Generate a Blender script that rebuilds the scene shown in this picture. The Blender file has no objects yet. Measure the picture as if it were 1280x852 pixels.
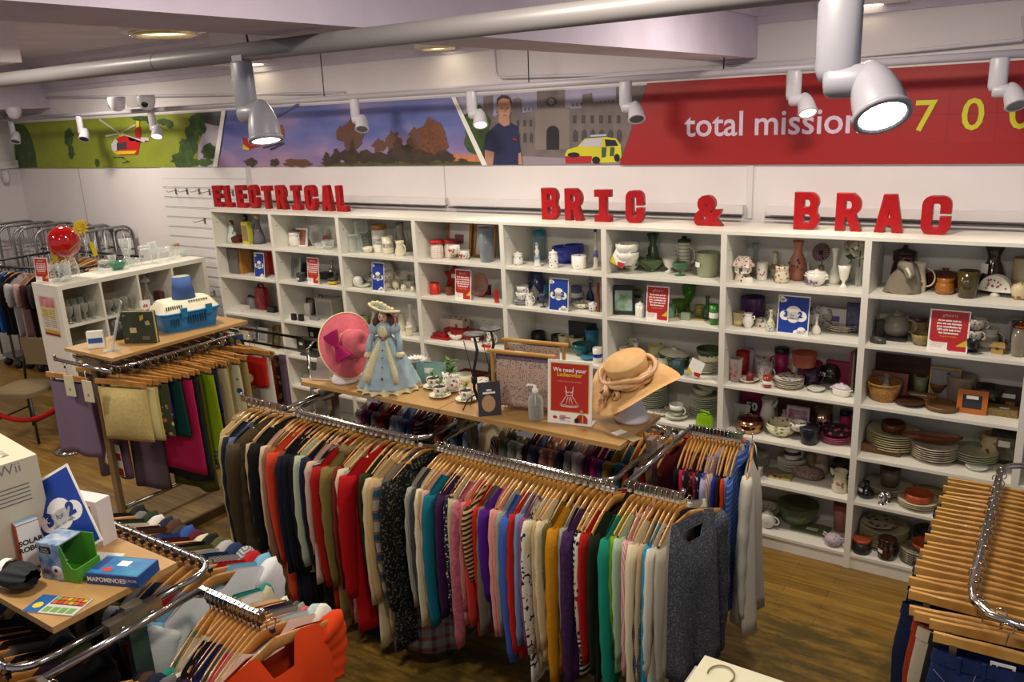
import bpy, bmesh, math, random
from mathutils import Vector, Matrix, Euler
PI = math.pi
random.seed(7)
SC = bpy.context.scene
COL = SC.collection
# ------------------------------------------------------------ camera
CAM = Vector((6.5021, -4.7374, 2.7298)); YAW, PITCH, ROLL, FPX = 0.60171, 0.27043, -0.04648, 1037.86
_f = Vector((-math.sin(YAW)*math.cos(PITCH), math.cos(YAW)*math.cos(PITCH), -math.sin(PITCH)))
_r = Vector((math.cos(YAW), math.sin(YAW), 0)); _u = _r.cross(_f)
CR = _r*math.cos(ROLL)+_u*math.sin(ROLL); CU = -_r*math.sin(ROLL)+_u*math.cos(ROLL); CF = _f
cd = bpy.data.cameras.new('camera'); cam = bpy.data.objects.new('camera', cd); COL.objects.link(cam)
cd.sensor_width = 36; cd.lens = 36*FPX/1280; cd.clip_start = .05; cd.clip_end = 60
m = Matrix((CR, CU, -CF)).transposed().to_4x4(); m.translation = CAM
cam.matrix_world = m; SC.camera = cam
# ------------------------------------------------------------ world, lamps, exposure
SC.view_settings.view_transform = 'Standard'; SC.view_settings.look = 'None'
SC.view_settings.gamma = 1; SC.view_settings.use_curve_mapping = False
SC.view_settings.exposure = 0.07
w = bpy.data.worlds.new('world'); SC.world = w; w.use_nodes = True
w.node_tree.nodes['Background'].inputs[0].default_value = (.88, .86, .94, 1)
w.node_tree.nodes['Background'].inputs[1].default_value = 0.37
SC.cycles.max_bounces = 6; SC.cycles.diffuse_bounces = 3; SC.cycles.glossy_bounces = 3
SC.cycles.transmission_bounces = 4; SC.cycles.transparent_max_bounces = 12
SC.cycles.sample_clamp_indirect = 3; SC.cycles.caustics_reflective = False; SC.cycles.caustics_refractive = False
def area_lamp(name, loc, size, power, col, rot=(0, 0, 0)):
    l = bpy.data.lights.new(name, 'AREA'); l.shape = 'DISK'; l.size = size; l.energy = power; l.color = col
    o = bpy.data.objects.new(name, l); o.location = loc; o.rotation_euler = rot; COL.objects.link(o); return o
WARM = (1, .89, .74)
for i, (x, y) in enumerate(((1.3, -1.2), (3.4, -1.0), (5.6, -1.0), (1.0, -3.6), (3.4, -3.8), (5.8, -3.6), (-1.6, -.6), (-1.6, -3.2))):
    area_lamp('ceiling_downlight_lamp', (x, y, 3.30), .34, 33, WARM)
# ------------------------------------------------------------ pixel -> world helpers (measured on the photograph, 1280 x 852)
def ray(px, py): return CF+CR*((px-640)/FPX)-CU*((py-426)/FPX)
def hit(px, py, ax, val):
    d = ray(px, py); t = (val-CAM[ax])/d[ax]; return CAM+d*t
def ppm(P): return FPX/((Vector(P)-CAM).dot(CF))
# ------------------------------------------------------------ materials
def lin(h):
    c = [int(h[i:i+2], 16)/255 for i in (0, 2, 4)]
    return tuple(v/12.92 if v <= .04045 else ((v+.055)/1.055)**2.4 for v in c)+(1,)
_MC = {}
def M(h, rough=.5, metal=0, pat=None, h2=None, h3=None, sc=40., bump=0, bs=60., emis=0, coat=0, spec=.5):
    key = (h, rough, metal, pat, h2, h3, sc, bump, bs, emis, coat, spec)
    if key in _MC: return _MC[key]
    m = bpy.data.materials.new((pat or 'plain')+'_'+h); m.use_nodes = True; nt = m.node_tree; N = nt.nodes; L = nt.links
    b = N['Principled BSDF']; b.inputs['Base Color'].default_value = lin(h)
    b.inputs['Roughness'].default_value = rough; b.inputs['Metallic'].default_value = metal
    b.inputs['Specular IOR Level'].default_value = spec
    if coat: b.inputs['Coat Weight'].default_value = coat
    if emis: b.inputs['Emission Color'].default_value = lin(h); b.inputs['Emission Strength'].default_value = emis
    tc = N.new('ShaderNodeTexCoord')
    def ramp(fac, stops, interp='LINEAR'):
        r = N.new('ShaderNodeValToRGB'); r.color_ramp.interpolation = interp
        e = r.color_ramp.elements
        while len(e) < len(stops): e.new(.5)
        for k, (p, c) in enumerate(stops): e[k].position = p; e[k].color = lin(c)
        L.new(fac, r.inputs[0]); return r.outputs[0]
    def noise(s, d=2, vec=None, rg=.55):
        n = N.new('ShaderNodeTexNoise'); n.inputs['Scale'].default_value = s; n.inputs['Detail'].default_value = d; n.inputs['Roughness'].default_value = rg
        L.new(vec or tc.outputs['Object'], n.inputs['Vector']); return n.outputs[0]
    def mapping(s):
        q = N.new('ShaderNodeMapping'); q.inputs['Scale'].default_value = s; L.new(tc.outputs['Object'], q.inputs[0]); return q.outputs[0]
    def wave(s, d='Z', dist=0, vec=None, prof='SIN'):
        n = N.new('ShaderNodeTexWave'); n.bands_direction = d; n.inputs['Scale'].default_value = s; n.inputs['Distortion'].default_value = dist; n.wave_profile = prof
        L.new(vec or tc.outputs['Object'], n.inputs['Vector']); return n.outputs[1]
    def mixc(a, c, f, op='MIX'):
        x = N.new('ShaderNodeMix'); x.data_type = 'RGBA'; x.blend_type = op
        for sock, v in ((x.inputs[6], a), (x.inputs[7], c)):
            if isinstance(v, str): sock.default_value = lin(v)
            else: L.new(v, sock)
        if isinstance(f, (int, float)): x.inputs[0].default_value = f
        else: L.new(f, x.inputs[0])
        return x.outputs[2]
    out = None
    if pat == 'noise': out = ramp(noise(sc, 3), [(.35, h), (.65, h2)])
    elif pat == 'speckle': out = ramp(noise(sc, 1), [(.0, h), (.50, h2), (.6, h3 or h)], 'CONSTANT')
    elif pat == 'stripes': out = ramp(wave(sc, 'Z'), [(0, h), (.5, h2)], 'CONSTANT')
    elif pat == 'vstripes': out = ramp(wave(sc, 'X'), [(0, h), (.5, h2)], 'CONSTANT')
    elif pat == 'plaid':
        a = ramp(wave(sc, 'Z'), [(0, h), (.72, h2)], 'CONSTANT'); c = ramp(wave(sc*.9, 'X'), [(0, h), (.75, h3 or h2)], 'CONSTANT')
        out = mixc(a, c, .5)
    elif pat == 'bands':
        out = ramp(wave(sc, 'Z', .0), [(0, h), (.45, h2), (.6, h3 or h), (.8, '23405f')], 'CONSTANT')
    elif pat == 'floral':
        v = N.new('ShaderNodeTexVoronoi'); v.inputs['Scale'].default_value = sc; L.new(tc.outputs['Object'], v.inputs['Vector'])
        f = ramp(v.outputs['Distance'], [(0, 'ffffff'), (.33, '000000')], 'CONSTANT')
        f2 = ramp(v.outputs['Color'], [(0, h2), (.5, h3 or h2)], 'CONSTANT'); out = mixc(h, f2, f)
    elif pat == 'wood':
        q = mapping((1, 9, 9)) if sc > 0 else mapping((9, 1, 9))
        out = ramp(noise(abs(sc), 4, q), [(.3, h), (.7, h2)])
    elif pat == 'leafy':
        out = ramp(noise(sc, 5), [(.3, h), (.55, h2), (.75, h3 or h2)])
    if out is not None: L.new(out, b.inputs['Base Color'])
    if bump:
        bn = N.new('ShaderNodeBump'); bn.inputs['Strength'].default_value = bump; bn.inputs['Distance'].default_value = .004
        src = wave(bs, 'Z', 3) if pat == 'knitb' else noise(bs, 3)
        L.new(src, bn.inputs['Height']); L.new(bn.outputs[0], b.inputs['Normal'])
    _MC[key] = m; return m
def glass(h, alpha=.25, rough=.05, emis=0):
    key = ('g', h, alpha, rough)
    if key in _MC: return _MC[key]
    m = bpy.data.materials.new('glass_'+h); m.use_nodes = True; nt = m.node_tree; N = nt.nodes; L = nt.links
    b = N['Principled BSDF']; b.inputs['Base Color'].default_value = lin(h); b.inputs['Roughness'].default_value = rough
    b.inputs['Specular IOR Level'].default_value = .9
    t = N.new('ShaderNodeBsdfTransparent'); t.inputs[0].default_value = lin(h)
    lw = N.new('ShaderNodeLayerWeight'); lw.inputs[0].default_value = .35
    r = N.new('ShaderNodeMapRange'); r.inputs[3].default_value = alpha; r.inputs[4].default_value = min(1, alpha+.55)
    L.new(lw.outputs['Facing'], r.inputs[0]); x = N.new('ShaderNodeMixShader')
    L.new(r.outputs[0], x.inputs[0]); L.new(t.outputs[0], x.inputs[1]); L.new(b.outputs[0], x.inputs[2])
    L.new(x.outputs[0], N['Material Output'].inputs[0]); _MC[key] = m; return m
WHITE = M('e9e6dc', .45); CHROME = M('c9c9cc', .12, 1); STEEL = M('9c9c9e', .3, 1); BLACK = M('17171a', .4)
BEECH = M('b48d58', .45, pat='wood', h2='a6804c', sc=3.); HWOOD = M('c99a52', .35, pat='noise', h2='b07d3a', sc=9., coat=.3)
HWOOD2 = M('ba8646', .35, pat='noise', h2='9c6a30', sc=9., coat=.3)
CERAM = M('eae7dc', .2, coat=.4); CREAM = M('e3dcc2', .25, coat=.3); GLASS = glass('fafcfb', .09); PAPER = M('f2f0ea', .6)
# ------------------------------------------------------------ mesh building
class MB:
    def __init__(s): s.v = []; s.f = []; s.m = []; s.mats = []; s.smooth = []
    def mi(s, mat):
        if mat not in s.mats: s.mats.append(mat)
        return s.mats.index(mat)
    def add(s, vs, fs, mat, T=None, smooth=False):
        o = len(s.v); s.v += [tuple(T @ Vector(v)) if T else tuple(v) for v in vs]
        k = s.mi(mat)
        for f in fs: s.f.append([i+o for i in f]); s.m.append(k); s.smooth.append(smooth)
        return s
    def box(s, x0, x1, y0, y1, z0, z1, mat, T=None):
        return s.add([(x0, y0, z0), (x1, y0, z0), (x1, y1, z0), (x0, y1, z0), (x0, y0, z1), (x1, y0, z1), (x1, y1, z1), (x0, y1, z1)],
                     [(0, 3, 2, 1), (4, 5, 6, 7), (0, 1, 5, 4), (1, 2, 6, 5), (2, 3, 7, 6), (3, 0, 4, 7)], mat, T)
    def quad(s, pts, mat, T=None): return s.add(pts, [tuple(range(len(pts)))], mat, T)
    def tube(s, path, r, mat, n=8, T=None, sy=1., closed=False, caps=True, up=None):
        P = [Vector(p) for p in path]; R = r if isinstance(r, (list, tuple)) else [r]*len(P); vs = []; fs = []
        prev = None
        for i, p in enumerate(P):
            if closed: d = P[(i+1) % len(P)]-P[i-1]
            else: d = P[min(i+1, len(P)-1)]-P[max(i-1, 0)]
            d = d.normalized() if d.length > 1e-9 else Vector((0, 0, 1))
            a = up and Vector(up) or (prev if prev is not None else (Vector((0, 0, 1)) if abs(d.z) < .9 else Vector((1, 0, 0))))
            e1 = (a-d*a.dot(d))
            if e1.length < 1e-6: e1 = Vector((1, 0, 0))-d*d.x
            e1.normalize(); e2 = d.cross(e1); prev = e1
            for k in range(n):
                t = 2*PI*k/n; vs.append(p+e1*(math.cos(t)*R[i])+e2*(math.sin(t)*R[i]*sy))
        m_ = len(P)
        for i in range(m_ if closed else m_-1):
            for k in range(n):
                a = i*n+k; b = i*n+(k+1) % n; c = ((i+1) % m_)*n+(k+1) % n; d = ((i+1) % m_)*n+k
                fs.append((a, b, c, d))
        if caps and not closed: fs.append(tuple(range(n))[::-1]); fs.append(tuple(range((m_-1)*n, m_*n)))
        return s.add(vs, fs, mat, T, True)
    def lathe(s, prof, mat, n=20, T=None, sx=1., sy=1., smooth=True, rfun=None):
        vs = []; fs = []
        for (r, z) in prof:
            for k in range(n):
                t = 2*PI*k/n; q = r*(rfun(t, z) if rfun else 1); vs.append((q*math.cos(t)*sx, q*math.sin(t)*sy, z))
        for i in range(len(prof)-1):
            for k in range(n):
                a = i*n+k; b = i*n+(k+1) % n; fs.append((a, b, b+n, a+n))
        if prof[0][0] > 1e-5: fs.append(tuple(range(n))[::-1])
        if prof[-1][0] > 1e-5 and not (len(prof) == 2 and prof[0][0] < 1e-5): fs.append(tuple(range((len(prof)-1)*n, len(prof)*n)))
        return s.add(vs, fs, mat, T, smooth)
    def sph(s, c, r, mat, n=12, m=8, T=None, sc=(1, 1, 1)):
        pr = [(max(math.sin(PI*i/m), 1e-6)*r, -math.cos(PI*i/m)*r) for i in range(m+1)]
        X = Matrix.Translation(Vector(c)) @ Matrix.Diagonal((*sc, 1))
        return s.lathe(pr, mat, n, (T @ X) if T else X)
    def prism(s, poly, y0, y1, mat, T=None, side=None):
        # poly in (x, z), extruded along y
        n = len(poly); vs = [(x, y0, z) for x, z in poly]+[(x, y1, z) for x, z in poly]
        s.add(vs, [tuple(range(n)), tuple(range(n, 2*n))[::-1]], mat, T)
        return s.add(vs, [(i, i+n, (i+1) % n+n, (i+1) % n) for i in range(n)], side or mat, T)
    def grid(s, fn, nu, nv, mat, T=None, closeu=False):
        vs = [fn(i/(nu if closeu else nu), j/nv) for j in range(nv+1) for i in range(nu if closeu else nu+1)]
        W = nu if closeu else nu+1; fs = []
        for j in range(nv):
            for i in range(nu):
                a = j*W+i; b = j*W+(i+1) % W; fs.append((a, b, b+W, a+W))
        return s.add(vs, fs, mat, T, True)
    def mesh(s, name):
        me = bpy.data.meshes.new(name); me.from_pydata(s.v, [], s.f)
        for x in s.mats: me.materials.append(x)
        me.polygons.foreach_set('material_index', s.m); me.polygons.foreach_set('use_smooth', s.smooth)
        me.update(); return me
    def build(s, name, parent=None, loc=None, rz=0):
        return link(name, s.mesh(name), parent, loc, rz)
def link(name, me, parent=None, loc=None, rz=0):
    o = bpy.data.objects.new(name, me); COL.objects.link(o)
    if parent: o.parent = parent
    if loc is not None: o.location = loc
    if rz: o.rotation_euler = (0, 0, rz)
    return o
_LAB = {}
def tag(o, label, cat, group=None):
    if label in _LAB and not group: print('DUPLABEL', label)
    _LAB[label] = 1; n = len(label.split())
    if n < 4 or n > 16: print('LABLEN', n, label)
    o['label'] = label; o['category'] = cat
    if group: o['group'] = group
    return o
def thing(name, label, cat, loc=(0, 0, 0), rz=0, group=None):
    o = bpy.data.objects.new(name, None); COL.objects.link(o); o.empty_display_size = .05
    o.location = loc; o.rotation_euler = (0, 0, rz); return tag(o, label, cat, group)
def struct(name, mb): o = mb.build(name); o['kind'] = 'structure'; return o
def text_mesh(txt, size, ext=0., off=0., align='CENTER', spacing=1.):
    c = bpy.data.curves.new('t', 'FONT'); c.body = txt; c.size = size; c.extrude = ext; c.offset = off; c.align_x = align; c.space_character = spacing
    c.resolution_u = 3
    o = bpy.data.objects.new('t', c); COL.objects.link(o)
    dg = bpy.context.evaluated_depsgraph_get(); me = bpy.data.meshes.new_from_object(o.evaluated_get(dg))
    bpy.data.objects.remove(o); bpy.data.curves.remove(c); return me
_TM = {}
def add_text(mb, txt, size, mat, T, ext=0., off=0., align='CENTER', spacing=1.):
    # lettering lies in local xy; T places it
    key = (txt, size, ext, off, align, spacing)
    if key not in _TM:
        me = text_mesh(*key[:1], size, ext, off, align, spacing)
        _TM[key] = ([tuple(v.co) for v in me.vertices], [tuple(p.vertices) for p in me.polygons]); bpy.data.meshes.remove(me)
    vs, fs = _TM[key]; mb.add(vs, fs, mat, T); return mb
UPRIGHT = Matrix.Rotation(PI/2, 4, 'X')   # text plane xy -> xz, facing -y
def TR(x, y, z): return Matrix.Translation((x, y, z))
def RZ(a): return Matrix.Rotation(a, 4, 'Z')
def RX(a): return Matrix.Rotation(a, 4, 'X')
def RY(a): return Matrix.Rotation(a, 4, 'Y')
def dup(root, loc, rz=0, label=None, group=None):
    r = root.copy(); COL.objects.link(r); r.location = loc; r.rotation_euler = (0, 0, rz)
    if label: r['label'] = label; _LAB[label] = 1
    if group: r['group'] = group
    for ch in list(root.children):
        c = ch.copy(); COL.objects.link(c); c.parent = r
        for g in list(ch.children):
            d = g.copy(); COL.objects.link(d); d.parent = c
    return r
# ============================================================ setting
def floor_mat(name, worn=True):
    m = bpy.data.materials.new(name); m.use_nodes = True; nt = m.node_tree; N = nt.nodes; L = nt.links; b = N['Principled BSDF']
    tc = N.new('ShaderNodeTexCoord'); br = N.new('ShaderNodeTexBrick')
    br.inputs['Scale'].default_value = 1; br.inputs['Brick Width'].default_value = .62; br.inputs['Row Height'].default_value = .075
    br.inputs['Mortar Size'].default_value = .0012; br.offset = .37
    br.inputs['Color1'].default_value = lin('a2823a'); br.inputs['Color2'].default_value = lin('8a6e30'); br.inputs['Mortar'].default_value = lin('5b431c')
    L.new(tc.outputs['Object'], br.inputs[0])
    mp = N.new('ShaderNodeMapping'); mp.inputs['Scale'].default_value = (1.2, 14, 1); L.new(tc.outputs['Object'], mp.inputs[0])
    n = N.new('ShaderNodeTexNoise'); n.inputs['Scale'].default_value = 2.5; n.inputs['Detail'].default_value = 5; L.new(mp.outputs[0], n.inputs[0])
    r = N.new('ShaderNodeValToRGB'); r.color_ramp.elements[0].position = .3; r.color_ramp.elements[0].color = lin('c8b090'); r.color_ramp.elements[1].position = .7; r.color_ramp.elements[1].color = (1, 1, 1, 1)
    L.new(n.outputs[0], r.inputs[0])
    x = N.new('ShaderNodeMix'); x.data_type = 'RGBA'; x.blend_type = 'MULTIPLY'; x.inputs[0].default_value = 1
    L.new(br.outputs[0], x.inputs[6]); L.new(r.outputs[0], x.inputs[7]); out = x.outputs[2]
    if worn:   # grimy, scuffed wear everywhere but in the strip along the shelves
        mp2 = N.new('ShaderNodeMapping'); mp2.inputs['Scale'].default_value = (1.6, 4.5, 1); L.new(tc.outputs['Object'], mp2.inputs[0])
        n2 = N.new('ShaderNodeTexNoise'); n2.inputs['Scale'].default_value = 2.2; n2.inputs['Detail'].default_value = 7; n2.inputs['Roughness'].default_value = .72; L.new(mp2.outputs[0], n2.inputs[0])
        sp = N.new('ShaderNodeSeparateXYZ'); L.new(tc.outputs['Object'], sp.inputs[0])
        mr = N.new('ShaderNodeMapRange'); mr.inputs[1].default_value = -.75; mr.inputs[2].default_value = -.2; mr.inputs[3].default_value = 0.0; mr.inputs[4].default_value = -.35; L.new(sp.outputs[1], mr.inputs[0])
        ad = N.new('ShaderNodeMath'); L.new(n2.outputs[0], ad.inputs[0]); L.new(mr.outputs[0], ad.inputs[1])
        r2 = N.new('ShaderNodeValToRGB'); r2.color_ramp.elements[0].position = .37; r2.color_ramp.elements[0].color = (0, 0, 0, 1); r2.color_ramp.elements[1].position = .56; r2.color_ramp.elements[1].color = (.85, .85, .85, 1)
        L.new(ad.outputs[0], r2.inputs[0])
        x2 = N.new('ShaderNodeMix'); x2.data_type = 'RGBA'; L.new(r2.outputs[0], x2.inputs[0]); L.new(out, x2.inputs[6]); x2.inputs[7].default_value = lin('423a1a')
        out = x2.outputs[2]
    L.new(out, b.inputs['Base Color']); b.inputs['Roughness'].default_value = .42
    return m
FM = floor_mat('worn_boards'); FM2 = floor_mat('clean_boards', False)
struct('floor', MB().box(1.59, 9, -7, .5, -.1, 0, FM))
struct('floor', MB().box(-4.4, 1.59, -7, .5, -.1, .06, FM2))
struct('trim_1', MB().box(1.575, 1.6, -7, 0, 0, .063, M('3f2c14', .5)))
WALLM = M('e8e2e4', .7, pat='noise', h2='e2dbdd', sc=1.5); CEILM = M('cac2d0', .8, pat='noise', h2='c0b8c6', sc=3.)
struct('wall_back', MB().box(-4.45, 9, .5, .62, 0, 3.6, WALLM))
struct('wall_left', MB().box(-4.55, -4.3, -7, .5, 0, 3.6, M('d8d3d6', .7)))
mb = MB(); mb.box(-4.3, -4.27, -1.4, .15, 0, 2.42, M('dedad8', .5)); mb.box(-4.3, -4.25, -1.4, .5, 2.33, 2.42, M('dedad8', .5)); struct('trim_2', mb)
struct('ceiling', MB().box(-4.55, 9, -7, .6, 3.5, 3.6, CEILM))
BEAMM = M('c8bed2', .8, pat='noise', h2='beb4c6', sc=4., bump=.3, bs=30.)
struct('trim_3', MB().box(4.5, 4.8, -7, .5, 2.97, 3.5, BEAMM))     # beam running into the wall
struct('trim_4', MB().box(-4.4, -3.3, -7, .5, 2.99, 3.5, BEAMM))
# stepped cornice along wall and beam
def cornice(name, x0, x1, y, m):
    pr = [(0, 3.16), (-.02, 3.16), (-.03, 3.2), (-.05, 3.21), (-.06, 3.26), (-.09, 3.3), (-.10, 3.34), (-.14, 3.38), (-.16, 3.43), (-.22, 3.46), (-.24, 3.5), (0, 3.5)]
    vs = [(x0, y+a, z) for a, z in pr]+[(x1, y+a, z) for a, z in pr]; n = len(pr)
    return struct(name, MB().add(vs, [(i, i+1, i+1+n, i+n) for i in range(n-1)], m))
cornice('trim_5', 4.8, 9, .5, CEILM); cornice('trim_6', -3.3, 4.5, .5, CEILM)
pr = [(0, 3.2), (.02, 3.2), (.03, 3.24), (.05, 3.26), (.06, 3.3), (.09, 3.34), (.11, 3.4), (.17, 3.45), (.2, 3.5)]; n = len(pr)
struct('trim_7', MB().add([(4.8+a, -7, z) for a, z in pr]+[(4.8+a, .5, z) for a, z in pr], [(i, i+1, i+1+n, i+n) for i in range(n-1)], BEAMM))
# panel joints and boards of the wall
mb = MB()
for x in (-2.95, ): mb.box(x-.003, x+.003, .494, .5, .06, 2.32, M('a09a9c', .7))
mb.box(4.765, 4.80, .49, .5, 2.0, 2.335, M('dfd9da', .6)); mb.box(2.33, 2.336, .496, .5, 2.0, 2.335, M('c9c2c4', .6))
struct('trim_8', mb)
# white plain board in front of the slat wall corner, and slatwall
mb = MB(); SL = M('e3e0e2', .5); DK = M('8d898a', .8)
z = .36
mb.box(-1.36, -.02, .47, .5, .06, 2.325, SL)
zz = 2.22
while zz > .2:
    mb.box(-1.36, -.02, .462, .471, zz-.085, zz-.004, SL); mb.box(-1.36, -.02, .469, .4705, zz-.004, zz, DK)
    zz -= .1
sw = tag(mb.build('slatwall'), 'white grooved slatwall panel on the wall left of the bookcases', 'wall panel')
k = 0
for (px, py) in ((220, 239), (234, 239), (249, 239), (262, 240), (276, 240), (291, 241)):
    P = hit(px, py, 1, .46); k += 1
    h = MB(); h.box(-.012, .012, -.004, 0, -.03, .03, STEEL); h.tube([(0, 0, .01), (0, -.09, .0), (0, -.11, .02)], .004, STEEL, 6)
    tag(h.build('slatwall_hook', None, (P.x, .461, P.z)), 'empty metal slatwall hook, number '+('one', 'two', 'three', 'four', 'five', 'six')[k-1]+' from the left in the upper row', 'hook', 'empty slatwall hooks')
for (px, py) in ((256, 276), (262, 366), (268, 366)):
    P = hit(px, py, 1, .46); h = MB(); h.box(-.012, .012, -.004, 0, -.03, .03, STEEL); h.tube([(0, 0, .01), (0, -.12, .0), (0, -.14, .02)], .004, STEEL, 6)
    tag(h.build('slatwall_hook', None, (P.x, .461, P.z)), 'lone metal hook at pixel height of the bookcase end' if 0 else ('metal slatwall hook above the bookcase row' if py < 300 else ('left' if px < 265 else 'right')+' hook of the low pair beside the bookcase'), 'hook')
# ------------------------------------------------------------ the printed banner
BY = .49
mb = MB(); U = lambda px, py, y=BY: (lambda P: (P.x, y, P.z))(hit(px, py, 1, y))
def poly(pts, mat, lay=1): mb.quad([U(a, b, BY-.0015*lay) for a, b in pts][::-1], mat)
GRN = M('7f8a25', .55, pat='leafy', h2='8f9a2c', h3='6d7a22', sc=2.5)
TREE = M('27401c', .6, pat='leafy', h2='3d5a26', h3='4c6a2e', sc=14.)
XA, XB = -4.27, 7.6; ZB, ZT = 2.338, 2.862
bp = MB(); bp.box(XA, XB, BY+.002, .5, ZB, ZT, M('d8d4dc', .5))
ban = thing('banner', 'long printed banner with helicopter, castle and mission count above the bookcases', 'banner')
bp.build('backing', ban)
poly([(16, 154.5), (279, 138.5), (270, 208.5), (18, 210.5)], GRN, 1)
NB = [0]
def blob(px, py, rx, ry, mat, lay, n=18, seed=1, rough=.22):
    rnd = random.Random(seed*977+int(px*7+py)); NB[0] += 1; lay += (NB[0] % 22)*.04
    poly([(px+rx*math.cos(2*PI*i/n)*(1+rnd.uniform(-rough, rough)), py+ry*math.sin(2*PI*i/n)*(1+rnd.uniform(-rough, rough))) for i in range(n)], mat, lay)
poly([(18, 155), (30, 156), (38, 168), (44, 190), (47, 209), (20, 210)], TREE, 2)
blob(86, 172, 6, 12, TREE, 2); blob(89, 190, 4, 9, TREE, 2)
RIV = M('c9bfd0', .5, pat='noise', h2='a9a0b6', sc=5.)
poly([(250, 140.6), (278, 139), (270, 208.5), (248, 208.7), (247, 185), (256, 160)], RIV, 2)
poly([(250, 141), (278, 139), (275, 158), (256, 154)], M('3a3d42', .5, pat='noise', h2='52514f', sc=7.), 3)
for (a, b, c, d) in ((246, 150, 10, 9), (240, 168, 9, 12), (234, 185, 12, 12), (228, 199, 14, 9), (252, 160, 6, 9), (261, 190, 9, 11), (256, 203, 9, 5), (240, 203, 12, 5), (188, 150, 6, 5), (204, 152, 8, 4), (121, 203, 3, 5), (212, 155, 4, 5), (176, 148, 12, 3)):
    blob(a, b, c, d, TREE, 4, seed=a)
# first helicopter (red, yellow nose)
RED = M('c01a1e', .4); YEL = M('d8c22a', .45); GRY = M('c9c4c8', .4); DGL = M('3b3a4a', .2)
poly([(150, 171), (163, 170), (176, 172), (172, 193), (150, 194), (142, 188), (140, 178)], RED, 5)
poly([(139, 180), (144, 173), (147, 176), (146, 190), (140, 188)], GRY, 6); poly([(146, 179), (158, 177), (158, 186), (146, 187)], DGL, 6)
poly([(141, 189), (171, 188), (168, 192), (146, 193)], YEL, 6)
poly([(160, 170), (186, 172), (186, 176), (162, 176)], GRY, 5); poly([(186, 176), (170, 178), (170, 174)], RED, 6)
poly([(169, 160), (175, 158), (176, 176), (172, 182), (169, 174)], RED, 6); poly([(170, 151), (174, 151), (174, 160), (170, 160)], YEL, 6)
poly([(148, 168), (154, 166), (158, 169), (150, 171)], YEL, 6)
for a, b in (((150, 167), (124, 149)), ((151, 166), (169, 156)), ((150, 167), (132, 170)), ((152, 167), (181, 177))):
    dx, dy = b[0]-a[0], b[1]-a[1]; l = math.hypot(dx, dy); nx, ny = -dy/l*1.1, dx/l*1.1
    poly([(a[0]+nx*.5, a[1]+ny*.5), (b[0]+nx, b[1]+ny), (b[0]-nx, b[1]-ny), (a[0]-nx*.5, a[1]-ny*.5)], GRY, 7)
for s in (((143, 195), (144, 199)), ((152, 196), (161, 202)), ((141, 196), (155, 196)), ((153, 203), (162, 201))):
    a, b = s; poly([(a[0], a[1]), (b[0], b[1]), (b[0], b[1]+1), (a[0], a[1]+1)], DGL, 5)
# sky panel
SKY = bpy.data.materials.new('printed_sky'); SKY.use_nodes = True; nt = SKY.node_tree; N = nt.nodes; L = nt.links; b = N['Principled BSDF']; b.inputs['Roughness'].default_value = .55
tc = N.new('ShaderNodeTexCoord'); mp = N.new('ShaderNodeMapping'); mp.inputs['Scale'].default_value = (1, 1, 3.2); L.new(tc.outputs['Object'], mp.inputs[0])
n_ = N.new('ShaderNodeTexNoise'); n_.inputs['Scale'].default_value = 1.7; n_.inputs['Detail'].default_value = 5; L.new(mp.outputs[0], n_.inputs[0])
r_ = N.new('ShaderNodeValToRGB'); e = r_.color_ramp.elements; e[0].position = .3; e[0].color = lin('5560a8'); e[1].position = .72; e[1].color = lin('a08ab8'); q = e.new(.5); q.color = lin('6c74b4')
L.new(n_.outputs[0], r_.inputs[0])
sp = N.new('ShaderNodeSeparateXYZ'); L.new(tc.outputs['Object'], sp.inputs[0]); mr = N.new('ShaderNodeMapRange'); mr.inputs[1].default_value = 2.33; mr.inputs[2].default_value = 2.62; mr.inputs[3].default_value = .75; mr.inputs[4].default_value = 0; L.new(sp.outputs[2], mr.inputs[0])
mr2 = N.new('ShaderNodeMath'); mr2.operation = 'MULTIPLY'; L.new(mr.outputs[0], mr2.inputs[0]); L.new(n_.outputs[0], mr2.inputs[1])
x_ = N.new('ShaderNodeMix'); x_.data_type = 'RGBA'; L.new(mr2.outputs[0], x_.inputs[0]); L.new(r_.outputs[0], x_.inputs[6]); x_.inputs[7].default_value = lin('e09a92'); L.new(x_.outputs[2], b.inputs['Base Color'])
poly([(281, 138), (567, 121.5), (604, 206.5), (270.5, 208.5)], SKY, 1)
GRASS = M('3e4a22', .6, pat='noise', h2='55602a', sc=8.); DT = M('2a2426', .6, pat='leafy', h2='453328', h3='3a3a22', sc=20.); AUT = M('5a3626', .6, pat='leafy', h2='7a4a2c', h3='3a2a24', sc=26.)
poly([(398, 207), (425, 203), (520, 200), (600, 202), (602, 206), (398, 207.5)], GRASS, 3)
poly([(540, 204), (568, 192), (598, 194), (602, 204)], M('d98a5a', .6, pat='noise', h2='b06a60', sc=6.), 2)
AUT2 = M('574038', .6, pat='leafy', h2='6b4636', h3='4a3a34', sc=30.)
for (a, b, c, d, mt) in ((438, 168, 15, 17, AUT2), (440, 190, 3, 14, DT), (437, 196, 12, 9, DT), (420, 196, 5, 9, DT), (408, 198, 3, 8, DT), (412, 202, 10, 5, DT), (460, 196, 12, 8, DT), (474, 182, 8, 9, AUT2), (492, 178, 9, 14, AUT2), (500, 190, 14, 12, DT), (537, 165, 16, 15, AUT), (543, 183, 20, 16, AUT), (520, 176, 10, 14, AUT2), (520, 196, 26, 8, DT), (555, 196, 12, 7, DT), (313, 203, 9, 5, DT), (343, 203, 5, 5, DT), (372, 203, 16, 5, AUT2), (480, 198, 18, 7, DT), (578, 201, 7, 3, DT)):
    blob(a, b, c, d, mt, 4 if mt is not DT else 5, seed=a+1, rough=.35)
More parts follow.
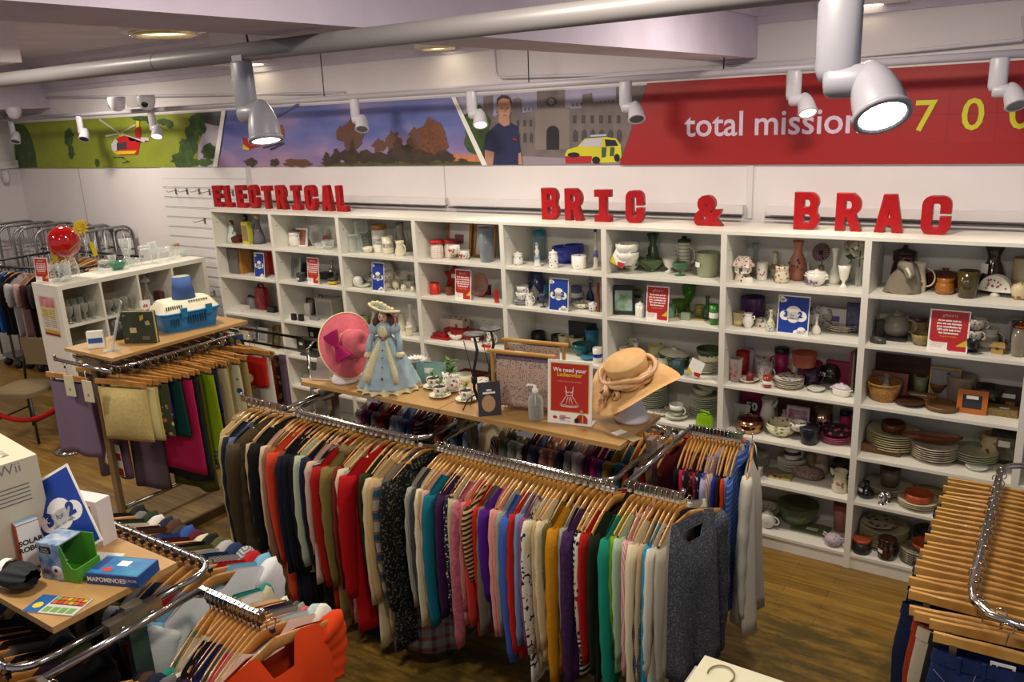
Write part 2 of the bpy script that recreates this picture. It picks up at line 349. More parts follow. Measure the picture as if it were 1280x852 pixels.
poly([(303, 172), (309, 173), (311, 180), (323, 178), (324, 183), (311, 186), (306, 188)], RED, 6); poly([(343, 160), (352, 156), (355, 168), (351, 178), (342, 182), (330, 180), (326, 175), (340, 174)], M('a8501e', .4), 6)
poly([(304, 180), (312, 186), (310, 188), (303, 186)], YEL, 7); poly([(328, 184), (350, 178), (351, 179.2), (329, 185.6)], DGL, 7); poly([(337, 186), (355, 178), (356, 179), (338, 188)], DGL, 7)
poly([(343, 144), (372, 129), (374, 131), (345, 147)], M('5c6498', .5), 6)
# castle photo
poly([(568, 121.3), (810, 106), (775, 205.5), (612, 206.3)], M('9a98b8', .55, pat='noise', h2='b0a8c0', sc=3.), 1)
poly([(612, 192), (780, 190), (775, 205.4), (612, 206.2)], M('968a98', .6), 2)
ST = M('6a6262', .65, pat='noise', h2='7b7170', sc=9.); STD = M('4a4448', .65); STL = M('857a76', .65)
poly([(604, 121), (616, 119), (616, 146), (628, 140), (641, 140), (641, 124), (648, 122), (652, 124), (652, 141), (671, 138), (671, 114), (706, 112), (706, 136), (727, 135), (728, 118), (740, 116), (741, 128), (770, 126), (770, 108.5), (808, 106.3), (776, 200), (606, 193)], ST, 3)
poly([(669, 136), (712, 134), (712, 186), (669, 187)], STL, 4)
poly([(683, 187)]+[(683+8+8*math.cos(a), 165+8*math.sin(a)) for a in [PI+PI*i/8 for i in range(9)]]+[(699, 187)], M('25242e', .6), 5)
blob(689, 127, 7, 6, STD, 5, rough=.02); blob(689, 127, 4, 3.4, STL, 6, rough=.02)
for i, xx in enumerate(range(646, 668, 8)): poly([(xx, 178), (xx, 168), (xx+2, 165), (xx+4, 168), (xx+4, 178)], STD, 5); poly([(xx, 158), (xx, 150), (xx+3, 150), (xx+3, 158)], STD, 5)
for i, xx in enumerate(range(716, 776, 11)): poly([(xx, 177), (xx, 165), (xx+3, 161), (xx+6, 165), (xx+6, 177)], STD, 5); poly([(xx, 154), (xx, 144), (xx+4, 144), (xx+4, 154)], STD, 5)
for xx in range(620, 770, 5):
    if not (668 < xx < 712): poly([(xx, 142-(xx-620)*.09), (xx+2.5, 142-(xx-620)*.09), (xx+2.5, 138-(xx-620)*.09), (xx, 138-(xx-620)*.09)], ST, 4)
blob(596, 160, 18, 28, TREE, 4, seed=5); blob(600, 185, 14, 10, TREE, 4, seed=6)
NAVY = M('1d2350', .6); SKIN = M('b98a74', .55)
poly([(606, 205.9), (604, 188), (607, 168), (622, 154), (635, 152), (648, 158), (649, 176), (651, 190), (649, 205.5)], NAVY, 6)
poly([(606, 187), (618, 190), (616, 205.8), (606, 205.9)], SKIN, 7); poly([(648, 192), (651, 190), (653, 205.4), (648, 205.5)], SKIN, 7)
poly([(624, 145), (637, 147), (637, 156), (630, 158), (623, 153)], SKIN, 7)
poly([(621, 132), (622, 124), (628, 120), (635, 121), (639, 127), (639, 136), (636, 147), (631, 152), (625, 147)], SKIN, 8)
poly([(620.5, 133), (621, 123), (627, 118.6), (635, 119.5), (639.5, 126), (639, 131), (636, 124), (628, 122.5), (623, 126)], M('4a3630', .7), 9)
for ex in (627, 634): poly([(ex-1.5, 134.6), (ex+1.2, 134.6), (ex+1.2, 135.8), (ex-1.5, 135.8)], M('3a2c2a', .6), 9)
poly([(628.5, 143.5), (634, 143.8), (633, 145), (629, 144.8)], M('8f5650', .6), 9); poly([(630.5, 136), (632, 136), (633, 140.5), (630, 140.5)], M('a3725e', .6), 9)
poly([(641, 172), (646, 174), (646, 175.5), (641, 174)], RED, 8)
# response car
CY = M('d6cf2c', .4); CG = M('3f5a4c', .4)
poly([(706, 194), (709, 187), (722, 183), (731, 173), (757, 171), (770, 173), (776, 181), (777, 196), (772, 203), (708, 204)], CY, 6)
poly([(724, 183), (732, 174), (753, 172.5), (751, 183)], M('c8c6d6', .2), 7); poly([(756, 174), (769, 175), (773, 182), (757, 183)], M('2b2c38', .2), 7)
poly([(706, 195), (740, 195), (739, 203.6), (707, 204)], M('b3252a', .4), 7); blob(717, 193.5, 7.5, 3.2, M('26242c', .3), 8, rough=.03); blob(745, 200, 5, 4.5, M('1c1b22', .4), 8, rough=.03); blob(771, 197, 3.4, 5, M('1c1b22', .4), 8, rough=.03)
poly([(752, 184), (758, 184), (757, 196), (752, 197)], CG, 8); poly([(763, 184), (768, 184), (767, 195), (762, 195)], CG, 8); poly([(738, 168.6), (758, 167.4), (758, 170), (738, 171)], M('b9c4e0', .3), 8)
# white slanted rules and red field
mb.box(XA, XB, BY-.001, .5, ZT, ZT+.006, PAPER)
for q4 in ([(277, 138.6), (282, 138), (271.5, 208.6), (266, 208.7)], [(564, 121.6), (569, 121), (609, 206.2), (602.5, 206.5)]): poly(q4, PAPER, 8)
RB = M('9e0f13', .5)
pz = lambda x, z, lay: (x, BY-.0015*lay, z)
P1 = U(810, 104); P2 = U(775, 205.6)
mb.quad([pz(P2[0], ZB, 8), pz(XB, ZB, 8), pz(XB, ZT, 8), pz(P1[0], ZT, 8)], RB)
LIL = M('d6c4dc', .5); YT = M('d2cf22', .5); RBD = M('8a0f13', .5)
a0 = hit(857, 165, 1, BY); a1 = hit(1098, 161, 1, BY); wtxt = a1.x-a0.x
t0 = text_mesh('total missions', 1, 0, .008); wd = max(v.co.x for v in t0.vertices)-min(v.co.x for v in t0.vertices); bpy.data.meshes.remove(t0)
for wd_, fx, al in (('total', a0.x, 'LEFT'), ('missions', a1.x, 'RIGHT')):
    mb2 = MB(); add_text(mb2, wd_, 1, LIL, TR(fx, BY-.014, 2.518) @ UPRIGHT @ Matrix.Scale(wtxt/wd, 4), off=.012, align=al); mb2.build('printed_word', ban)
dx = []
for px in (1157, 1217, 1277, 1337, 1400): dx.append(hit(px, 140, 1, BY).x)
for c, x in zip('70006', dx):
    hw = (dx[1]-dx[0])*.47; mb3 = MB()
    mb.quad([pz(x-hw, 2.45, 9), pz(x+hw, 2.45, 9), pz(x+hw, 2.76, 9), pz(x-hw, 2.76, 9)], M('a31317', .5)); mb.quad([pz(x-hw, 2.603, 10), pz(x+hw, 2.603, 10), pz(x+hw, 2.606, 10), pz(x-hw, 2.606, 10)], RBD)
    if c != '6': add_text(mb3, c, .235, YT, TR(x, BY-.018, 2.52) @ UPRIGHT, off=.002)
    mb3.build('flap_digit', ban)
mb.build('print', ban)
# ------------------------------------------------------------ lighting tracks and fittings
TRK = M('7f7b7c', .4); TRKD = M('b3aeb8', .4)
ty = lambda x: -3.02+(x-4.9)*.012
t = MB().tube([(-4.2, ty(-4.2), 2.93), (9, ty(9), 2.93)], .0265, TRK, 14)
tr = thing('lighting_track', 'thick grey suspended lighting tube crossing the top of the picture', 'lighting track'); t.build('tube', tr)
c = MB()
xs = hit(309, 55, 1, -3.03).x
for x in (xs, ): c.tube([(x, ty(x), 2.95), (x-.02, ty(x), 3.1), (x-.03, ty(x), 3.5)], .003, BLACK, 6)
c.build('suspension_cable', tr)
c = MB()
x = hit(197, 75, 1, -3.03).x; c.lathe([(.0272, -.001), (.0272, .001)], BLACK, 14, TR(x, ty(x), 2.93) @ RY(PI/2))
c.build('joint', tr)
tr2 = thing('lighting_track', 'slim pale lighting tube running along the wall above the banner', 'lighting track')
MB().tube([(-4.25, .15, 2.885), (9, .15, 2.885)], .021, TRKD, 12).build('tube', tr2)
c = MB()
for x in (1.45, 3.38, 4.72): c.tube([(x, .15, 2.9), (x+.005, .15, 3.5)], .004, BLACK, 6)
c.build('suspension_cable', tr2)
def spot_mesh(scale, mat, lit):
    body = MB(); body.lathe([(.0, .0), (.05, .0), (.055, -.01), (.055, -.17), (.045, -.2), (0, -.2)], mat, 16, sx=1, sy=.62); body.box(-.03, .03, -.02, .02, -.01, .03, mat)
    kn = MB(); kn.lathe([(0, -.055), (.036, -.055), (.042, -.04), (.042, .04), (.036, .055), (0, .055)], mat, 14, RY(PI/2))
    head = MB(); head.grid(lambda u, v: ((lambda r: (r*math.cos(2*PI*u), r*math.sin(2*PI*u), -.15*v**1.5+.05))(.012+.052*math.sin(min(1, v*1.0)*PI/2))), 18, 8, mat, closeu=True)
    head.lathe([(.066, -.1), (.070, -.104), (.070, -.115), (.058, -.118), (.055, -.108)], mat, 18)
    lens = MB(); lens.lathe([(0, -.110), (.056, -.111)], lit, 18)
    return body.mesh('body'), kn.mesh('knuckle'), head.mesh('head'), lens.mesh('lamp_face')
LITM = M('fff0d8', .3, emis=9); LITM2 = M('ffe2b8', .3, emis=4); OFFM = M('4a4850', .2)
def spot(label, loc, aim, scale, lit=LITM, power=0, mat=None, ang=70, rzb=0):
    s = thing('track_spotlight', label, 'spotlight', loc); s.scale = (scale,)*3
    me = spot_mesh(scale, mat or TRKD, lit)
    link('body', me[0], s).rotation_euler = (0, 0, rzb); k = link('knuckle', me[1], s, (0.03, 0, -.2))
    d = Vector(aim).normalized(); q = d.to_track_quat('-Z', 'Y')
    h = link('head', me[2], s, (.085, 0, -.2)); h.rotation_euler = q.to_euler()
    link('lamp_face', me[3], h)
    if power:
        l = bpy.data.lights.new('spot_lamp', 'SPOT'); l.energy = power; l.color = (1, .88, .7); l.spot_size = math.radians(ang); l.spot_blend = .9; l.shadow_soft_size = .06
        o = bpy.data.objects.new('spot_lamp', l); COL.objects.link(o); p = Vector(loc)+Vector((.085, 0, -.2))*scale+d*.13*scale
        o.location = p; o.rotation_euler = q.to_euler()
    return s
NM = M('8f8e98', .35)
spot('large grey spotlight with lens seen edge-on under the thick tube, left', (hit(301, 60, 1, -3.03).x, ty(3.6), 2.905), (.25, -.15, -1), .74, LITM, 14, NM, 100)
spot('large grey spotlight with glaring round lamp hanging top right', (hit(1050, 0, 1, -3.02).x, ty(5.6), 2.905), (.35, -.5, -.75), .75, M('fff6ea', .3, emis=14), 14, NM, 110)
for i, (px, lab, lit) in enumerate(((12, 'dim wall spotlight at the far left end of the banner', OFFM), (99, 'small wall spotlight left of the red helicopter print', OFFM), (191, 'small wall spotlight just right of the red helicopter print', LITM),
        (449, 'pale wall spotlight over the printed autumn tree', OFFM), (597, 'glowing wall spotlight beside the printed man in navy', LITM2), (791, 'small wall spotlight where the castle print meets red', OFFM),
        (1004, 'wall spotlight partly behind the large glaring spotlight', LITM2), (1262, 'wall spotlight above the yellow zeros at right edge', OFFM))):
    x = hit(px, 100 if px > 600 else 130, 1, .15).x-.05
    spot(lab, (x, .15, 2.872), (.35, -.5, -.9), .78, lit, 10 if lit is OFFM else 18, M('c4c2cc', .35), 120)
# ceiling drums
def drum(px, py, z, label, r=.24, h=.09, sq=False):
    P = hit(px, py, 2, z); t = thing('ceiling_downlight', label, 'ceiling light', (P.x, P.y, z))
    b = MB()
    if sq: b.box(-.22, .22, -.22, .22, 0, 3.5-z, M('dcd6dc', .5))
    else: b.lathe([(r*.8, 0), (r, .0), (r, h), (r*.96, h+.01), (0, h+.01)], M('dcd8dc', .4), 28); b.tube([(0, 0, h), (0, 0, 3.5-z)], .05, M('d5d0d5', .5))
    b.build('housing', t)
    MB().lathe([(0, -.004), (r*.62, -.004)], M('fff0cc', .4, emis=5), 24).build('diffuser', t)
    if not sq: MB().tube([(r*.72*math.cos(a), r*.72*math.sin(a), -.003) for a in [k*PI/16 for k in range(32)]], r*.09, M('d9c9a0', .2, .6), 6, closed=True).build('reflector', t)
drum(205, 40, 3.3, 'round ceiling light glowing above the left part of the tube', .26)
drum(312, 81, 3.22, 'square boxed ceiling light behind the hanging cable', .2, sq=True)
drum(547, 59, 3.2, 'small round ceiling light above the autumn print', .17)
drum(1085, 8, 3.2, 'boxed ceiling light cut by the top edge, right', .16, sq=True)
drum(-34, 80, 3.2, 'white ceiling box cut by the left edge', .16, sq=True)
# conduits and trunking on the wall
mb = MB(); CON = M('d9d4da', .5)
mb.tube([U(0, 123, .47), U(430, 116, .47)], .012, CON, 6); mb.box(-4.3, 9, .44, .5, 2.895, 2.925, CON)
tag(mb.build('cable_trunking'), 'white cable trunking on the wall just above the banner', 'trunking')
mb = MB(); mb.tube([U(608, 40, .47), U(617, 60, .47), U(620, 92, .47), U(627, 97, .47), U(760, 93, .47), U(1000, 77, .47), U(1278, 50, .47), U(1279, 20, .47)], .011, CON, 6)
tag(mb.build('cable_conduit'), 'thin white cable conduit bending down beside the beam', 'conduit')
for nme, a, b_, zz, lab in (('shelf', .05, 2.35, 2.02, 'left'), ('s', 2.4, 4.75, 2.02, 'middle'), ('s', 4.9, 9, 2.02, 'right')):
    mb = MB(); mb.box(a, b_, .46, .5, zz+.01, zz+.065, M('e0dadb', .5)); mb.box(a, b_, .44, .46, zz-.005, zz+.002, BLACK)
    tag(mb.build('skirting_trunking'), lab+' length of white trunking on the wall behind the shelf tops', 'trunking')
def dome(px, py, y, rz, label):
    P = hit(px, py, 1, y); t = thing('security_camera', label, 'camera', (P.x, P.y, P.z), rz)
    b = MB(); b.lathe([(.0, .05), (.075, .05), (.08, .03), (.078, -.01), (.06, -.06), (.03, -.08), (0, -.085)], M('dcdae2', .3), 18); b.build('dome', t)
    MB().sph((0, -.055, -.025), .036, BLACK, sc=(1, .7, 1)).build('lens', t)
dome(146, 128, .0, -.9, 'left one of the two white dome cameras over the helicopter print'); dome(183, 126, .0, .65, 'right one of the two white dome cameras, dark lens facing us'); dome(17, 139, .1, -.6, 'white dome camera at the far left under the ceiling')
mb = MB(); P = hit(165, 127, 1, .02); mb.box(P.x-.09, P.x+.09, .02, .09, P.z-.05, P.z+.05, M('a8a4a6', .4)); tag(mb.build('junction_box'), 'grey junction box between the two dome cameras', 'box')
P = hit(30, 224, 0, -4.26)
mb = MB(); mb.lathe([(0, -.09), (.05, -.07), (.06, 0), (.05, .07), (0, .07)], M('d6d2d6', .4), 12, sy=.7); tag(mb.build('motion_sensor', None, (-4.22, .3, 2.24)), 'white motion sensor high in the far left corner', 'sensor')
# ============================================================ bookcases
SD = .385; LV = [1.675, 1.39, 1.038, .72, .437, .095]
SHW = M('e8e5da', .42); BACKP = M('dcdad2', .55); HOLE = M('77746c', .6)
def bookcase(i):
    x0 = .8*i; names = ['first', 'second', 'third', 'fourth', 'fifth', 'sixth', 'seventh', 'eighth', 'ninth']
    t = thing('bookcase', f'white open bookcase, {names[i]} in the row counted from the slatwall', 'bookcase', (x0, 0, 0.06 if i < 2 and 0 else 0), 0)
    for x in (0, .782):
        b = MB(); b.box(x, x+.018, 0, SD, 0, 1.99, SHW)
        hx = .0185 if x == 0 else .7815
        for zz in (1.87, 1.55, 1.25, .9):
            b.add([(hx, .05+.006*math.cos(a), zz+.006*math.sin(a)) for a in [k*PI/3 for k in range(6)]], [range(6)], HOLE)
        b.build('side_panel', t)
    MB().box(.018, .782, 0, SD, 1.97, 1.99, SHW).build('top_panel', t)
    MB().box(.018, .782, SD-.008, SD, .09, 1.97, BACKP).build('back_panel', t)
    MB().box(.018, .782, .008, .024, 0, .078, SHW).build('plinth', t)
    for z in LV: MB().box(.018, .782, .001, SD-.008, z-.018, z, SHW).build('shelf', t)
    return t
for i in range(9): bookcase(i)
# cube unit on the left platform
t = thing('cube_shelving_unit', 'white cube shelving unit topped with glassware, red notice at its end', 'shelving unit', (-.94, -1.21, .06))
KW, KL, KH = .41, 1.47, 1.42
b = MB(); b.box(0, KW, 0, .04, 0, KH, SHW); b.build('end_panel', t)
b = MB(); b.box(0, KW, KL-.04, KL, 0, KH, SHW); b.build('end_panel', t)
MB().box(0, KW, .04, KL-.04, KH-.04, KH, SHW).build('top_panel', t); MB().box(0, KW, .04, KL-.04, 0, .04, SHW).build('base_panel', t)
MB().box(0, .012, .04, KL-.04, .04, KH-.04, M('b9a88c', .7)).build('back_panel', t)
cw = (KL-.04)/4; rh = (KH-.04)/4
for k in range(1, 4): MB().box(.012, KW, k*cw+.01, k*cw+.03, .04, KH-.04, SHW).build('divider', t)
for k in range(1, 4): MB().box(.012, KW-.001, .04, KL-.04, k*rh+.01, k*rh+.03, SHW).build('shelf', t)
# ------------------------------------------------------------ block letters on the shelf tops
RL = M('9a0a10', .36, pat='noise', h2='a81016', sc=20., bump=.35, bs=25., coat=.12, spec=.3); RLD = M('9c1a20', .4)
def arc(cx, cz, rx, rz, a0, a1, n=6): return [(cx+rx*math.cos(math.radians(a0+(a1-a0)*i/n)), cz+rz*math.sin(math.radians(a0+(a1-a0)*i/n))) for i in range(n+1)]
GL = {
 'E': [[(0, 0), (.62, 0), (.62, .2), (.24, .2), (.24, .42), (.54, .42), (.54, .6), (.24, .6), (.24, .8), (.62, .8), (.62, 1), (0, 1)]],
 'L': [[(0, 0), (.62, 0), (.62, .2), (.24, .2), (.24, 1), (0, 1)]],
 'T': [[(.2, 0), (.44, 0), (.44, .8), (.66, .8), (.66, 1), (-.02, 1), (-.02, .8), (.2, .8)]],
 'I': [[(0, 0), (.62, 0), (.62, .2), (.43, .2), (.43, .8), (.62, .8), (.62, 1), (0, 1), (0, .8), (.19, .8), (.19, .2), (0, .2)]],
 'A': [[(-.02, 0), (.21, 0), (.25, .2), (.42, .2), (.46, 0), (.7, 0), (.5, 1), (.18, 1)], [(.28, .36), (.39, .36), (.335, .66)]],
 'R': [[(0, 0), (.23, 0), (.23, .4), (.3, .4), (.45, 0), (.7, 0), (.52, .44)]+arc(.42, .7, .24, .27, -60, 60, 6)+[(.44, 1), (0, 1)], [(.23, .57), (.23, .82)]+arc(.35, .695, .09, .125, 80, -80, 5)],
 'B': [[(0, 0), (.4, 0)]+arc(.4, .27, .26, .27, -80, 45, 6)+arc(.4, .75, .24, .25, -35, 80, 6)+[(.4, 1), (0, 1)], [(.23, .6), (.23, .83)]+arc(.36, .715, .08, .115, 80, -80, 5), [(.23, .17), (.23, .43)]+arc(.37, .3, .09, .13, 80, -80, 5)],
 'C': [arc(.22, .22, .22, .22, 180, 270, 4)+arc(.44, .22, .22, .22, 270, 360, 4)+[(.66, .46), (.43, .46), (.43, .27)]+arc(.37, .25, .06, .07, 0, -90, 3)+arc(.29, .25, .06, .07, 270, 180, 3)+[(.23, .75)]+arc(.29, .75, .06, .07, 180, 90, 3)+arc(.37, .75, .06, .07, 90, 0, 3)+[(.43, .56), (.66, .56), (.66, .78)]+arc(.44, .78, .22, .22, 0, 90, 4)+arc(.22, .78, .22, .22, 90, 180, 4)],
}
def letter_mesh(ch, h, w):
    c = bpy.data.curves.new('l', 'CURVE'); c.dimensions = '2D'; c.fill_mode = 'BOTH'; c.extrude = .022; c.bevel_depth = .003; c.bevel_resolution = 1
    for pl in GL[ch]:
        s = c.splines.new('POLY'); s.points.add(len(pl)-1); s.use_cyclic_u = True
        for k, (x, z) in enumerate(pl): s.points[k].co = ((x-.33)*w/.66, z*h, 0, 1)
    o = bpy.data.objects.new('l', c); COL.objects.link(o)
    dg = bpy.context.evaluated_depsgraph_get(); me = bpy.data.meshes.new_from_object(o.evaluated_get(dg)); bpy.data.objects.remove(o); return me
def block_letter(ch, px0, px1, pyb, pyt, label, lean=0, wf=.8):
    cx = (px0+px1)/2; P = hit(cx, pyb-3, 2, 1.99); s = ppm(P); P.y = min(max(P.y, .04), .2)
    P = hit(cx, pyb, 1, P.y); P.z = 1.99; s = ppm(P+Vector((0, 0, .12)))
    h = (pyb-pyt)/s*.97; wd = (px1-px0)/s/math.cos(YAW)*wf
    if ch == '&':
        me = text_mesh('&', h*1.32, .022, .012)
    else: me = letter_mesh(ch, h, wd)
    me.materials.clear(); me.materials.append(RL)
    o = link('block_letter', me, None, (P.x, P.y, P.z+.002)); o.rotation_euler = (PI/2, 0, lean)
    return tag(o, label, 'letter')
EL = [('E', 266, 286, 258.5, 232), ('L', 281, 297, 259, 232), ('E', 295, 315, 260, 232), ('C', 311, 330, 261.5, 232.5), ('T', 328, 346, 261.5, 233), ('R', 345, 364, 263, 233), ('I', 364, 383, 263.5, 233), ('C', 381, 402, 265, 233.5), ('A', 402, 421, 265, 233), ('L', 420, 441, 266, 233.5)]
seen = {}
for k, (c, a, b, y1, y0) in enumerate(EL):
    pos = ['first', 'second', 'third', 'fourth', 'fifth', 'sixth', 'seventh', 'eighth', 'ninth', 'last'][k]
    block_letter(c, a, b, y1, y0, f'red block letter {c}, {pos} letter of the ELECTRICAL sign on the bookcases', random.uniform(-.05, .08), .68)
for k, (c, a, b, y1, y0, wd) in enumerate([('B', 678, 701, 277, 237.5, 'first in BRIC'), ('R', 707, 730, 277.5, 237.5, 'second in BRIC'), ('I', 744, 767, 278.5, 238.5, 'third in BRIC'), ('C', 783, 806, 280, 239.5, 'last in BRIC'), ('&', 873, 897, 282, 241, 'the ampersand between BRIC and BRAC'),
        ('B', 993, 1023, 288, 241.5, 'first in BRAC'), ('R', 1045, 1074, 289.5, 242, 'second in BRAC'), ('A', 1095, 1125, 291, 243, 'third in BRAC'), ('C', 1152, 1185, 293, 244.5, 'last in BRAC')]):
    block_letter(c, a, b, y1, y0, f'red block letter {c}, {wd}, standing on the bookcases' if c != '&' else 'red ampersand standing on the bookcases between BRIC and BRAC')
# ============================================================ goods on the shelves
PR = {  # half-width fraction, height fraction
 'mug': [(0, 0), (.42, 0), (.46, .03), (.5, .1), (.5, 1), (.46, 1), (.45, .1), (0, .06)],
 'cup': [(0, 0), (.25, 0), (.25, .06), (.38, .2), (.48, .6), (.5, 1), (.46, 1), (.43, .6), (.3, .2), (0, .12)],
 'bowl': [(0, 0), (.25, 0), (.27, .08), (.42, .4), (.5, 1), (.47, 1), (.38, .42), (.2, .14), (0, .12)],
 'tub': [(0, 0), (.4, 0), (.42, .04), (.5, .96), (.49, 1), (.46, .98), (.38, .08), (0, .06)],
 'plate': [(0, 0), (.3, 0), (.32, .3), (.47, .85), (.5, 1), (.49, 1.1), (.3, .55), (0, .45)],
 'vase': [(0, 0), (.3, 0), (.34, .03), (.48, .2), (.5, .35), (.4, .55), (.22, .72), (.2, .82), (.3, .97), (.34, 1), (.3, 1), (.15, .8), (0, .7)],
 'bottle': [(0, 0), (.42, 0), (.5, .08), (.48, .35), (.3, .5), (.17, .62), (.15, .85), (.22, .98), (.2, 1), (0, .98)],
 'flare': [(0, 0), (.3, 0), (.32, .05), (.12, .15), (.1, .25), (.3, .4), (.42, .75), (.5, 1), (.45, 1), (.35, .7), (0, .4)],
 'goblet': [(0, 0), (.38, 0), (.36, .03), (.07, .08), (.06, .38), (.3, .48), (.46, .65), (.5, .85), (.45, 1), (.42, 1), (.42, .7), (0, .5)],
 'tumbler': [(0, 0), (.36, 0), (.4, .02), (.5, 1), (.47, 1), (.37, .06), (0, .05)],
 'urn': [(0, 0), (.28, 0), (.3, .05), (.5, .35), (.5, .55), (.36, .75), (.32, .85), (.38, 1), (.34, 1), (.28, .84), (0, .7)],
 'potbelly': [(0, 0), (.35, 0), (.46, .1), (.5, .38), (.44, .66), (.4, .74), (.45, .8), (.45, 1), (.4, 1), (.38, .76), (0, .6)],
 'jar': [(0, 0), (.44, 0), (.49, .05), (.5, .12), (.5, .78), (.44, .86), (.42, .9), (.44, 1), (.4, 1), (0, .98)],
 'carafe': [(0, 0), (.42, 0), (.5, .08), (.48, .3), (.36, .55), (.24, .68), (.24, .76), (.42, 1), (.39, 1), (.2, .74), (0, .5)],
 'globe': [(0, 0), (.2, 0), (.38, .12), (.5, .42), (.46, .72), (.3, .92), (0, 1)],
 'candle': [(0, 0), (.48, 0), (.5, .03), (.5, 1), (.47, 1), (.46, .84), (0, .83)],
 'ram': [(0, 0), (.46, 0), (.5, .1), (.5, 1), (.46, 1), (.45, .2), (0, .18)],
 'tallvase': [(0, 0), (.38, 0), (.5, .1), (.5, .22), (.34, .38), (.16, .48), (.15, .75), (.3, 1), (.27, 1), (.1, .75), (0, .5)],
 'tubejug': [(0, 0), (.42, 0), (.44, .03), (.48, .3), (.34, .7), (.34, .85), (.42, 1), (.38, 1), (.3, .8), (0, .5)],
}
def prof(k, w, h): return [(max(r*w, 0), z*h) for r, z in PR[k]]
def handle(mb, x, z0, z1, out, r, mat):
    zc = (z0+z1)/2; hz = (z1-z0)/2
    mb.tube([(x+out*math.cos(a)-0.001, 0, zc+hz*math.sin(a)) for a in [(-PI/2+PI*i/8) for i in range(9)]], r, mat, 6); return mb
def place(px, py, row, wpx, hpx, z=None, dpt=1.):
    zz = LV[row] if z is None else z
    P = hit(px, py, 2, zz)
    if z is None: P.y = min(max(P.y, .012), .36)
    s = ppm(P); w_ = wpx/s; h_ = hpx/s*1.03
    if z is None:
        y = P.y+w_*.5*dpt; y = min(max(y, w_*.5*dpt+.008), max(.372-w_*.5*dpt, w_*.5*dpt+.008))
        q = hit(px, py, 1, y); P = Vector((q.x, y, zz+.0006))
        bi = math.floor(hit(px, py-2, 1, 0).x/.8); lo, hi = bi*.8+.019+w_*.5, (bi+1)*.8-.019-w_*.5
        if lo < hi: P.x = min(max(P.x, lo), hi)
    return P, w_, h_
CATN = {}
